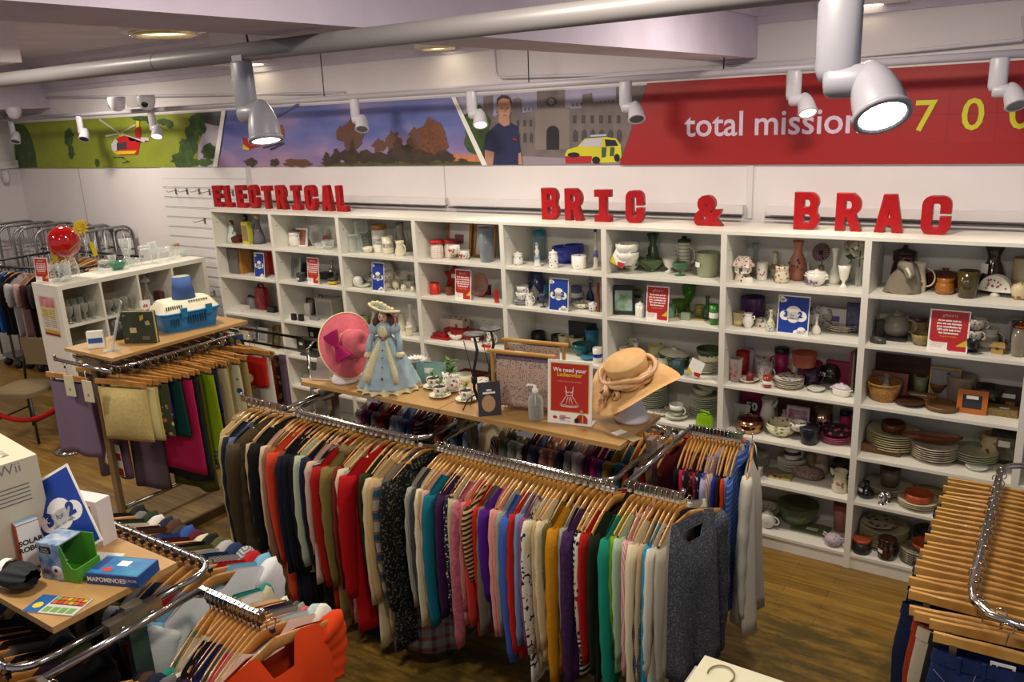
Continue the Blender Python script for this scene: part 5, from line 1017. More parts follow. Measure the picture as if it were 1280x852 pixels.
# --- bookcase 8
P = hit(1108, 366, 1, .02); t = thing('cloth_snail', 'taupe stuffed cloth draught snail slumped at the left', 'soft toy', (max(P.x, 5.76), .14, LV[0])); CS = M('857a6a', .9, bump=.5, bs=90.)
MB().grid(lambda u, v: ((lambda a, r: (r*math.cos(a)*(1.1-.3*v)+.03*v, r*math.sin(a)*.8, .17*v+.008*math.sin(5*a+9*v)))(2*PI*u, .088*(1-v**2.2)**.5*(1+.05*math.sin(3*a_)) if 0 else .088*(1-v**2.2)**.5+.001)), 24, 10, CS, closeu=True).build('body', t)
MB().tube([(-.01, -.03, .16), (.03, -.055, .15), (.05, -.07, .11), (.035, -.085, .09)], [.025, .032, .028, .012], CS, 10).build('head', t); MB().tube([(.03, -.088, .15), (.052, -.1, .12), (.05, -.1, .1)], .008, M('d0c8b8', .8), 6).build('striped_trim', t)
item('dog_jar', 'jar', 'potbelly', 0, 1128, 359, 31, 40, M('3c1a10', .15, coat=.6), 'glossy dark brown dog-head biscuit jar', lid=M('2c1410', .15, coat=.6))
item('leaf_jug', 'jug', 'tubejug', 0, 1147, 366, 19, 36, M('ddd3b8', .3), 'cream jug painted with red and green leaves', hd=1, spout=1, spots=M('8a3a20', .4))
item('brown_casserole', 'casserole', 'casserole', 0, 1180, 361, 48, 27, M('4f2610', .2, coat=.5), 'large brown oval casserole with lid', m2=M('5a2c12', .2, coat=.5))
item('honey_pot', 'pot', 'potbelly', 0, 1180, 369, 23, 20, M('a8641a', .2, coat=.5), 'small amber glazed pot')
item('smoky_vase', 'vase', 'tumbler', 0, 1208, 374, 26, 33, G('4a4018', .75), 'dark fluted glass vase', n=12)
item('terracotta_pot', 'pot', 'tub', 0, 1210, 352, 18, 20, M('b05a34', .5), 'terracotta pot behind the fluted glass vase', yy=.28)
item('olive_bottle_vase', 'vase', 'carafe', 0, 1238, 365, 29, 58, M('2f2a14', .15, coat=.5), 'tall dark olive bottle vase with sticker', sticker=1)
item('fan_napkin_holder', 'holder', 'fan', 0, 1243, 374, 38, 27, C_, 'white fan-shaped napkin holder with red flowers', m2=M('a8384a', .4))
item('cream_canister', 'canister', 'ram', 0, 1277, 366, 26, 44, M('b8a888', .35), 'tall beige canister at the right end')
item('ginger_jar', 'jar', 'globe', 0, 1273, 376, 20, 22, M('cfc09a', .3, pat='floral', h2='a0602a', sc=30.), 'round flowered ginger jar in front of the canister')
item('grey_teapot', 'teapot', 'teapot', 1, 1120, 412, 46, 34, M('8d8478', .3, coat=.3), 'grey-brown teapot at the back left', yy=.24)
item('shell_dish', 'dish', 'bowl', 1, 1118, 422, 36, 18, M('b8a08a', .3), 'large pinkish shell dish', sy=.7)
item('dark_carton', 'box', 'box', 1, 1099, 423, 10, 22, M('2c2420', .5), 'dark tilted box beside the shell dish', rz=.5)
item('dark_carton', 'box', 'flat', 1, 1120, 428, 24, 4, BLK, 'flat black box under the shell dish')
item('oval_tin', 'tin', 'ram', 1, 1097, 431, 20, 6, M('3a3c34', .4), 'small dark oval tin at the shelf front', sy=.6)
item('mustard_mug', 'mug', 'potbelly', 1, 1146, 424, 22, 21, M('a8905a', .3), 'tan mug with dark brown rim', hd=1, cap=BRN)
item('amber_bowl', 'cup', 'bowl', 1, 1151, 434, 25, 14, M('8a7a44', .2, coat=.4), 'olive amber glazed cup at shelf front', hd=1)
for k in range(3): item('patterned_cup', 'cup', 'cup', 1, 1214, 431, 19, 14, M('c4bdb0', .3, pat='floral', h2='5a4a4a', sc=80.), 'bottom cup of the pile right of the red notice', hd=1) if k == 0 else item('patterned_cup', 'cup', 'cup', 1, 0, 0, .1, .06, M('c4bdb0', .3, pat='floral', h2='5a4a4a', sc=80.), ('', 'middle', 'top')[k]+' cup of the pile right of the red notice', at=(hit(1214, 431, 2, LV[1]).x+.01*k, .1, LV[1]+.062*k), hd=1)
item('black_tub', 'tub', 'tub', 1, 1215, 441, 14, 10, BLK, 'lower one of two tiny black tubs', sticker=1)
item('black_tub', 'tub', 'tub', 1, 0, 0, .055, .04, BLK, 'upper one of two tiny black tubs', at=(hit(1215, 441, 2, LV[1]).x, .036, LV[1]+.043))
item('white_sugar_pot', 'pot', 'potbelly', 1, 1234, 437, 23, 25, M('d8d2c2', .3), 'white pot with grey band and handle', hd=1, band=M('a8a090', .4))
item('clear_teacup', 'cup', 'cup', 1, 1240, 402, 22, 15, M('a89c94', .3), 'lilac-grey teacup stacked at the back', yy=.27, hd=1)
item('wooden_house', 'ornament', 'cottage', 1, 1247, 444, 21, 14, M('b8954a', .5), 'tiny carved wooden house', m2=M('a07a3a', .5))
item('cafetiere', 'cafetiere', 'tumbler', 1, 1271, 447, 18, 36, G('c8c0b0', .3), 'glass cafetiere with copper frame', lid=M('a8683a', .2, 1), hd=1)
item('photo_frame', 'photo frame', 'frame', 1, 1271, 428, 22, 34, M('b4b0aa', .4), 'grey frame behind the cafetiere', yy=.3, m2=M('6a6660', .4))
item('wooden_board', 'board', 'box', 2, 1126, 482, 62, 44, M('4a2c16', .5, pat='wood', h2='3a2010', sc=6.), 'dark stained plank board standing at the back', yy=.36, d=.03)
item('framed_landscape', 'picture', 'frame', 2, 1110, 490, 42, 28, M('8a4420', .35), 'wooden framed landscape photo with sticker', yy=.24, m2=M('4a6a9a', .4, pat='noise', h2='3a5a2a', sc=12.), t=.13)
item('wicker_basket', 'basket', 'basket', 2, 1101, 505, 40, 22, None, 'round wicker basket with grey ornament inside')
item('grey_leaf_ornament', 'ornament', 'figurine', 2, 0, 0, .07, .11, M('7a776c', .5), 'grey leaf ornament lying in the wicker basket', at=(hit(1101, 500, 2, LV[2]).x+.02, .14, LV[2]+.05), m2=M('7a776c', .5))
item('wooden_plate', 'plate', 'plate', 2, 1137, 511, 36, 5, M('4a3018', .5), 'dark wooden plate with white centre', )
item('rolling_pin', 'rolling pin', 'box', 2, 1147, 499, 42, 6, M('a87c3c', .5, pat='vstripes', h2='8a6028', sc=20.), 'ridged wooden roller with price sticker', d=.15, sticker=1)
item('celadon_beaker', 'beaker', 'tumbler', 2, 1149, 494, 18, 24, M('7c7e5c', .35), 'grey-green ceramic beaker beside the wooden board')
item('photo_frame', 'photo frame', 'frame', 2, 1179, 492, 34, 38, M('a8842c', .3, .6), 'thin gold photo frame at the back', yy=.3, m2=M('8d8a86', .3), t=.06)
item('leaf_tealight', 'candle holder', 'flare', 2, 1171, 497, 22, 18, M('7a4a1c', .6), 'autumn leaf candle holder', n=7)
item('taupe_planter', 'planter', 'tub', 2, 1199, 505, 34, 34, M('8a7c6c', .4), 'large ribbed taupe planter')
item('slate_round', 'board', 'ram', 2, 1177, 517, 40, 6, M('6a4a2a', .5), 'round wooden board with black bow')
item('photo_frame', 'photo frame', 'frame', 2, 1213, 522, 34, 29, M('b8661c', .4), 'small square orange wooden photo frame with sticker', m2=M('2c2e34', .4), t=.18, sticker=1)
item('green_basin', 'bowl', 'bowl', 2, 1233, 503, 37, 24, M('26281c', .25, coat=.4), 'dark green glazed bowl')
item('bird_house', 'bird house', 'cottage', 2, 1232, 513, 25, 22, M('3c2614', .6), 'dark brown wooden bird house', m2=M('7a6030', .6))
item('coaster_bundle', 'coasters', 'flat', 2, 1252, 523, 34, 9, M('8a7448', .8, pat='speckle', h2='6a5430', sc=120.), 'bundle of woven coasters with price tag', sticker=1)
item('terracotta_box', 'pot', 'ram', 2, 1262, 512, 24, 10, M('a05a2c', .4), 'round terracotta box with lid at the right', lid=M('a05a2c', .4))
item('dark_carton', 'box', 'box', 2, 1260, 500, 30, 26, M('3a2a22', .5), 'dark brown box with label at the back right', yy=.3, d=.4, sticker=1)
P0, zt = stack(3, 1114, 568, 62, 7, M('c8bd92', .3), 'the beige dinner plates left on the fourth shelf', step=.014)
item('brown_ramekin', 'ramekin', 'ram', 3, 0, 0, .13, .05, M('5a2814', .3), 'brown ramekin on the beige dinner plates', at=(P0.x, P0.y-.01, zt))
item('brown_bowl', 'bowl', 'ram', 3, 1169, 556, 28, 17, BRN, 'dark brown ribbed bowl at the back', yy=.27)
P0, zt = stack(3, 1166, 583, 54, 6, M('a89884', .3, pat='noise', h2='c8bca4', sc=30.), 'the patterned plates under the wooden ladle', step=.013)
mb = MB(); mb.grid(lambda u, v: ((lambda a, r: (.14*math.cos(a)*r*(1.35 if math.cos(a) < 0 else 1), .05*math.sin(a)*r, .05*v))(2*PI*u, .3+.7*math.sin(v*PI/2))), 18, 5, M('6a3414', .4), closeu=True)
tag(mb.build('wooden_ladle', None, (P0.x, P0.y, zt+.001), .2), 'brown wooden leaf-shaped dish on the patterned plates', 'dish')
P0, zt = stack(3, 1216, 582, 54, 4, M('b8bc9c', .3), 'the pale green plates right of the ladle', step=.013)
item('cream_pot', 'pot', 'potbelly', 3, 1237, 575, 27, 33, M('c8b48c', .3), 'cream pot with painted brown fruit and dark lid', spots=M('7a4a20', .4), ears=1)
item('bottle_carton', 'box', 'box', 3, 1256, 583, 28, 40, M('26201a', .4), 'dark gift carton with bottle picture and sticker', d=.5, face=M('4a4030', .4, pat='noise', h2='8a8468', sc=14.), sticker=1)
item('gold_rim_saucer', 'saucer', 'plate', 3, 1220, 591, 26, 4, C_, 'white saucer with gold rim at the shelf edge')
item('rustic_block', 'block', 'box', 3, 1098, 574, 46, 10, M('6a4e2c', .7, pat='wood', h2='5a3e20', sc=10.), 'rustic wooden block in front of the beige plates', d=.25)
item('table_knife', 'knife', 'box', 3, 1203, 585, 24, 1.5, M('6a5f3c', .3, .8), 'old table knife lying at the shelf front', d=.08)
P0, zt = stack(4, 1110, 622, 56, 3, M('b8ac70', .3), 'the yellowish plates under the grey beaker', topm=M('b0aa94', .3))
item('grey_beaker', 'beaker', 'tumbler', 4, 0, 0, .12, .11, M('6a5f54', .4), 'grey-brown beaker on the yellowish plates', at=(P0.x, P0.y, zt-.006))
item('black_flask', 'bottle', 'bottle', 4, 1082, 624, 19, 20, M('141416', .2, coat=.4), 'round black bottle with small label', sticker=1)
item('silver_egg_cup', 'egg cup', 'goblet', 4, 1101, 632, 10, 13, SILV, 'front silver egg cup')
item('silver_egg_cup', 'egg cup', 'goblet', 4, 1109, 629, 10, 12, SILV, 'rear silver egg cup')
P0, zt = stack(4, 1146, 643, 48, 3, M('c4b48c', .3), 'the brown-rimmed plates under terracotta', topm=M('ccc4a8', .3))
item('terracotta_dish', 'dish', 'ram', 4, 0, 0, .15, .045, M('a8461c', .35, coat=.3), 'orange terracotta dish on the brown-rimmed plates', at=(P0.x, P0.y, zt-.008))
item('tan_platter', 'platter', 'plate', 4, 1160, 622, 44, 6, M('a8965a', .35), 'tan platter behind the terracotta dish')
P0, zt = stack(5, 1103, 688, 58, 8, M('b4ac84', .3), 'the olive dinner plates on the lowest shelf', step=.013)
item('fruit_saucer', 'saucer', 'plate', 5, 0, 0, .2, .02, M('b8b08c', .3, pat='floral', h2='5a4a4a', sc=24.), 'plate with dark fruit on the olive dinner plates', at=(P0.x-.03, P0.y, zt-.004))
item('amber_candle_jar', 'candle', 'jar', 5, 1107, 702, 21, 22, M('3a1a10', .15, coat=.5), 'dark brown candle jar with paper label', cap=M('2f140c', .2), sticker=1)
item('terracotta_pot', 'pot', 'ram', 5, 1075, 697, 21, 15, M('26201c', .4), 'low black pot with terracotta lid', cap=M('a04a28', .5))
P0, zt = stack(5, 1146, 712, 44, 6, M('8c8874', .3, pat='floral', h2='3a3a34', h3='d0c8a8', sc=60.), 'the spotted plates low at the right end', step=.012)
item('orange_bowl', 'bowl', 'bowl', 5, 0, 0, .15, .05, M('a04a1c', .4), 'orange bowl on the spotted plates', at=(P0.x+.03, P0.y, zt-.006))
item('dark_bowl', 'bowl', 'bowl', 5, 1160, 686, 40, 26, M('3a2414', .3, coat=.3), 'dark brown bowl leaning behind the spotted plates', yy=.27)
# --- paper notices and offer cards on the shelves
BLUE = M('1f3f9c', .35); SRED = M('b8262a', .4); SKB = M('dfe6f4', .4)
def cloud(mb, cx, cz, r, y, mat, clip=None):
    for dx, dz, q in ((-.9, -.1, .62), (0, .28, .85), (.85, -.1, .66), (0, -.25, .7)):
        pts = [(cx+r*(dx+q*math.cos(a)), y, cz+r*(dz+q*.92*math.sin(a))) for a in [k*2*PI/16 for k in range(16)]]
        if clip: pts = [(min(max(p[0], clip[0]), clip[1]), p[1], min(max(p[2], clip[2]), clip[3])) for p in pts]
        mb.quad(pts, mat)
def offer_card(w, h, sub, big=False):
    """the face of a 3 for 2 card, drawn in the xz plane facing -y"""
    f = MB(); f.quad([(-w*.47, -.0026, h*.03), (w*.47, -.0026, h*.03), (w*.47, -.0026, h*.97), (-w*.47, -.0026, h*.97)], BLUE)
    cl = (-w*.47, w*.47, h*.03, h*.97)
    cloud(f, 0, h*.50, w*.285, -.0032, PAPER, cl); cloud(f, -w*.38, h*.88, w*.1, -.0032, PAPER, cl)
    if not big: cloud(f, w*.28, h*.06, w*.17, -.0032, PAPER, cl)
    NB = M('1c3a8c', .5)
    add_text(f, '3', h*.2, NB, TR(-w*.24, -.0042, h*.45) @ UPRIGHT, off=.004*h/.3); add_text(f, 'for', h*.09, NB, TR(-w*.02, -.0042, h*.47) @ UPRIGHT); add_text(f, '2', h*.2, NB, TR(w*.22, -.0042, h*.45) @ UPRIGHT, off=.004*h/.3)
    add_text(f, sub, h*.045, NB, TR(0, -.0042, h*.39) @ UPRIGHT)
    return f
def notice_card(w, h):
    f = MB(); q = lambda x0, x1, z0, z1, m_, y=-.0026: f.quad([(x0*w, y, z0*h), (x1*w, y, z0*h), (x1*w, y, z1*h), (x0*w, y, z1*h)], m_)
    q(-.46, .46, .26, .97, SRED); f.quad([(-.46*w, -.003, .26*h), (.05*w, -.003, .03*h), (-.46*w, -.003, .03*h)], PAPER)
    f.quad([(.05*w, -.0029, .03*h), (.46*w, -.0029, .03*h), (.46*w, -.0029, .27*h), (-.46*w+.0, -.0029, .262*h)], SRED)
    f.quad([(.2*w, -.0034, .15*h), (.46*w, -.0034, .15*h), (.46*w, -.0034, .32*h)], YEL); q(-.46, .0, .03, .22, PAPER, -.0031)
    add_text(f, 'giftaid it', h*.1, M('f0c8c0', .5), TR(0, -.0042, h*.84) @ UPRIGHT)
    for i, t in enumerate(('At no extra cost to', 'you, we can increase', 'your contribution by', '25% with help from', 'the Government.')): add_text(f, t, h*.062, PAPER, TR(0, -.0042, h*(.73-.075*i)) @ UPRIGHT, off=.0008)
    add_text(f, 'Enquire within', h*.06, M('e8b83a', .5), TR(0, -.0042, h*.35) @ UPRIGHT)
    for i in range(4): q(-.42, -.05-.03*i, .2-.035*i, .208-.035*i, M('d88a8a', .5), -.0036)
    return f
def card_thing(kind, row, px, py, wpx, hpx, label, z=None, at=None, rz=0, wh=None, sub='books and media', big=False):
    if at is None:
        P, w_, h_ = place(px, py, row, wpx, hpx, z, .1); w_ /= .93
    else: P = Vector(at); w_, h_ = wh
    t = thing('offer_card' if kind == 'offer' else 'notice_card', label, 'sign', P, rz)
    T = RX(-.1); b = MB().box(-w_/2, w_/2, -.0018, .0018, 0, h_, PAPER); o = b.build('card', t); o.rotation_euler = (-.1, 0, 0)
    f = (offer_card(w_, h_, sub, big) if kind == 'offer' else notice_card(w_, h_)).build('printed_face', t); f.rotation_euler = (-.1, 0, 0)
    MB().box(-w_/2, w_/2, 0, .045, 0, .002, glass('f4f8f8', .3)).build('clear_foot', t); return t
for (px, py, w, h, l) in ((325, 347, 17, 30, 'in the first bookcase beside the speakers'), (473, 364, 19, 35, 'in the third bookcase before the plate'), (698, 389, 26, 40, 'in the fifth bookcase among blue china'), (990, 418, 36, 47, 'in the seventh bookcase under BRAC')):
    card_thing('offer', 1, px, py, w, h, 'blue 3 for 2 offer card '+l)
for (px, py, w, h, l) in ((392, 355, 19, 32, 'in the second bookcase'), (579, 375, 23, 37, 'in the fourth bookcase beside the red star'), (821, 401, 28, 42, 'in the sixth bookcase among green glass'), (1183, 440, 42, 51, 'in the eighth bookcase between mugs and cups')):
    card_thing('notice', 1, px, py, w, h, 'red gift aid notice '+l)
def price_tag(px, py, y, w, h, txt, label, rz=0, sl=0, z=None):
    P = hit(px, py, 1, y) if z is None else hit(px, py, 2, z); t = thing('price_tag', label, 'price tag', P, rz)
    b = MB(); b.box(-w/2, w/2, -.001, .001, 0, h, PAPER); b.quad([(-w/2, -.0016, 0), (w*.1, -.0016, 0), (-w/2, -.0016, h*.35)], YEL); b.quad([(w*.1, -.0016, 0), (w/2, -.0016, 0), (w/2, -.0016, h*.3), (-w*.0, -.0016, h*.2)], SRED)
    o = b.build('card', t); o.rotation_euler = (-.15, sl, 0)
    if txt: f = MB(); add_text(f, txt, h*.34, SRED, TR(0, -.0025, h*.42) @ UPRIGHT, off=.002); f = f.build('price', t); f.rotation_euler = (-.15, sl, 0)
price_tag(770, 331, .03, .1, .13, '£4', 'price tag reading £4 leaning on the stacked bowls', sl=.45)
price_tag(866, 468, .02, .09, .1, '', 'price tag on the front of the cream plate stack', sl=.35)
item('shelf_label', 'label', 'flat', 2, 575, 434, 15, 1, PAPER, 'paper shelf label hanging from the third shelf edge', d=.5)
# ============================================================ clothes racks
CHR = M('b4b2b0', .14, 1); CHD = M('8a8784', .22, 1); UP = M('a39d92', .25, .9)
def vbar(mb, x, y, z0, z1, w=.03, d=.06, mat=None): mb.box(x-w/2, x+w/2, y-d/2, y+d/2, z0, z1, mat or UP); return mb
def u_rail(x0, x1, yc, side, z, reach=.34, r=.0125, rc=.09):
    """rail along x on one side (side = -1 camera side, 1 wall side), rounded corners back to the uprights"""
    y1 = yc+side*reach; pts = [(x0, yc+side*.03, z)]
    pts += [(x0, y1-side*rc, z)]+[(x0+rc-rc*math.cos(a), y1-side*rc+side*rc*math.sin(a), z) for a in [k*PI/12 for k in range(1, 7)]]
    pts += [(x1-rc+rc*math.sin(a), y1-side*rc+side*rc*math.cos(a), z) for a in [k*PI/12 for k in range(0, 6)]]+[(x1, y1-side*rc, z), (x1, yc+side*.03, z)]
    return MB().tube(pts, r, CHR, 8)
def gondola(label, T, bays, length_uprights, z_top, z_rail, yc=0, reach=.34, z0=0, foot=.34, boards=(), sides=(-1, 1)):
    t = thing('clothes_rack', label, 'clothes rack', (0, 0, 0)); t.matrix_world = T
    for x in length_uprights:
        b = MB(); vbar(b, x, yc, z0+.05, z_top-.03); u = b.build('upright', t)
        f = MB(); f.box(x-.025, x+.025, yc-foot, yc+foot, z0+.03, z0+.08, UP)
        for sg in (-1, 1): f.lathe([(0, -.001), (.022, 0), (.018, .03), (0, .03)], BLACK, 10, TR(x, yc+sg*(foot-.03), z0))
        f.build('foot', t)
        br = MB(); br.box(x-.022, x+.022, yc-.09, yc+.09, z_rail-.03, z_rail+.03, UP)
        for sg in (-1, 1): br.lathe([(.009, 0), (.009, .006), (0, .006)], CHR, 8, TR(x+.022, yc+sg*.05, z_rail) @ RY(PI/2))
        br.build('bracket', t)
    b = MB(); b.tube([(length_uprights[0], yc, z0+.12), (length_uprights[-1], yc, z0+.12)], .016, UP, 8); b.build('crossbar', t)
    for (x0, x1) in bays:
        for sd in sides: u_rail(x0+.035, x1-.035, yc, sd, z_rail, reach).build('hanging_rail', t)
    for (x0, x1, y0, y1) in boards:
        bb = MB(); bb.box(x0, x1, y0, y1, z_top-.022, z_top, BEECH); bb.box(x0, x1, y0, y1, z_top-.0222, z_top-.022, M('8a6434', .5)); bb.build('shelf_board', t)
        for xx in (x0+.06, x1-.06): MB().box(xx-.012, xx+.012, y0+.04, y1-.04, z_top-.05, z_top-.023, UP).build('board_bracket', t)
    return t
def end_arm(rack, x, y0, y1, xe, z, zend=None, both=True, dr=1):
    """straight bar across the rack end with short rails pointing outwards"""
    zend = zend or z
    MB().tube([(x, y0, z), (x, y1, z)], .0125, CHR, 10).build('end_arm', rack)
    for y in ((y0, y1) if both else (y0,)):
        b = MB(); b.box(min(x, xe), max(x, xe), y-.009, y+.009, z-.016, z+.012, CHR); b.lathe([(0, -.001), (.008, 0), (.012, .01), (.008, .02), (0, .022)], CHR, 8, TR(xe, y, z+.01)); b.build('end_rail', rack)
I4 = Matrix.Identity(4)
central = gondola('long double clothes rack with beech top standing before the bookcases', I4, [(3.02, 4.02), (4.04, 5.04)], (3.02, 4.03, 5.04), 1.32, 1.2, -1.54,
                  boards=((3.0, 3.985, -1.75, -1.33), (3.99, 4.99, -1.75, -1.33)))
end_arm(central, 5.08, -1.87, -1.16, 5.33, 1.215); end_arm(central, 3.0, -1.87, -1.2, 2.62, 1.2)
near = gondola('clothes rack with beech top of games in the near left corner', I4, [(3.17, 4.17)], (3.17, 4.17), 1.32, 1.235, -3.53, boards=((3.15, 4.13, -3.75, -3.33),))
end_arm(near, 4.24, -3.86, -3.33, 4.55, 1.25)
LT = TR(1.22, 0, 0) @ RZ(PI/2)
left = gondola('clothes rack with beech top carrying the pet carrier', LT, [(-1.97, -.95)], (-1.94, -.96), 1.32, 1.255, 0, .32, .06, boards=((-1.97, -.9, -.28, .29),))
end_arm(left, -2.02, -.34, .34, -2.02, 1.25)
# right-hand rack: one rail along y with rounded far end
rr = thing('clothes_rack', 'chrome rack of jeans cut by the right edge of the picture', 'clothes rack')
MB().tube([(6.7, -2.03, 1.12), (6.5, -2.03, 1.12), (6.42, -2.01, 1.12), (6.37, -1.95, 1.12), (6.355, -1.86, 1.12), (6.36, -.84, 1.12)]+[(6.36+.09-.09*math.cos(a), -.84+.13*math.sin(a), 1.12) for a in [k*PI/12 for k in range(1, 7)]]+[(7.2, -.71, 1.12)], .0135, CHR, 10).build('hanging_rail', rr)
MB().tube([(6.5, -2.035, 1.12), (6.9, -2.04, 1.12), (7.2, -2.04, 1.12)], .0135, CHR, 10).build('hanging_rail', rr)
b = MB(); vbar(b, 7.2, -1.6, .05, 1.3); b.build('upright', rr); MB().box(7.17, 7.23, -3.0, -.7, 1.10, 1.14, UP).build('bracket', rr)
MB().box(6.9, 7.5, -1.63, -1.57, 0, .05, UP).build('foot', rr); b = MB(); vbar(b, 7.2, -2.95, .0, 1.12); b.build('upright', rr); MB().box(7.16, 7.24, -3.01, -2.98, 1.11, 1.13, CHR).build('end_rail', rr)
# far left rail of shirts: black hangers along x behind the cube unit
fl = thing('clothes_rail', 'black rail of shirts behind the cube unit at the far left', 'clothes rack')
MB().tube([(-4.2, -1.05, 1.5), (-2.6, -1.05, 1.5), (-1.06, -.75, 1.5)], .012, BLACK, 8).build('hanging_rail', fl)
MB().tube([(-2.9, -.1, 1.5), (-1.0, -.1, 1.52)], .012, BLACK, 8).build('hanging_rail', fl)
for x in (-2.5, -1.1): MB().tube([(x, -.45, .1), (x, -.45, 1.5)], .016, BLACK, 8).build('upright', fl); MB().tube([(x, -1.0 if x < -2 else -.78, 1.5), (x, -.1, 1.5)], .012, BLACK, 8).build('end_arm', fl); MB().box(x-.02, x+.02, -.8, -.1, .08, .12, BLACK).build('foot', fl)
# ------------------------------------------------------------ hangers
def hanger_meshes(mat, cube, thick=.013, tr=False):
    b = MB()
    if tr:   # straight trouser hanger
        b.grid(lambda u, v: ((lambda a: ((v-.5)*.4, thick/2*math.cos(a), -.085-.012*abs(2*v-1)**2+.017*math.sin(a)))(2*PI*u)), 10, 10, mat, closeu=True)
        b.box(-.2, .2, -thick/2, thick/2, -.108, -.076, mat)
    else:
        b.grid(lambda u, v: ((lambda a, s: (s*.215, (thick/2)*math.cos(a)*(1-.2*abs(s))+.012*s*s, -.072-.062*abs(s)**1.25+(.015+.009*(1-abs(s)))*math.sin(a)))(2*PI*u, 2*v-1)), 8, 14, mat, closeu=True)
    h = MB(); h.tube([(0, 0, -.06)]+[(0.018*math.sin(a)*1., 0, .0005+.018*math.cos(a)-.001) for a in [PI*.92-k*PI*1.55/9 for k in range(10)]], .0024, CHR, 5)
    c = MB(); c.box(-.007, .007, -.007, .007, -.03, -.014, cube)
    return b.mesh('wooden_arm'), h.mesh('hook'), c.mesh('size_cube')
HM = {'w': hanger_meshes(HWOOD, M('d0cfc8', .4)), 'd': hanger_meshes(HWOOD2, BLACK), 't': hanger_meshes(HWOOD, M('c8c8c8', .3), .014, True), 'td': hanger_meshes(HWOOD2, BLACK, .014, True)}
_lab2 = {}
def uniq(s, extra):
    if s in _LAB or s in _lab2: s = s+' '+extra
    n = 2; base = s
    while s in _LAB or s in _lab2: s = base+' too'*(n-1); n += 1
    _lab2[s] = 1; return s
def hanger(kind, x, y, z, rz, label, clips=False, cube=True, grp='wooden clothes hangers'):
    me = HM[kind]; t = bpy.data.objects.new('clothes_hanger', None); COL.objects.link(t); t.empty_display_size = .05
    t.location = (x, y, z); t.rotation_euler = (0, random.uniform(-.03, .03), rz); tag(t, label, 'hanger', grp)
    link('wooden_arm', me[0], t); link('hook', me[1], t)
    if cube: link('size_cube', me[2], t)
    if clips:
        for sg in (-1, 1): link('clip', CLIPM, t, (sg*.14, 0, -.105))
    return t
b = MB(); b.box(-.011, .011, -.007, .007, -.045, 0, M('8d8577', .3, .8)); b.tube([(0, 0, 0), (0, 0, .02)], .002, CHR, 5); CLIPM = b.mesh('clip')
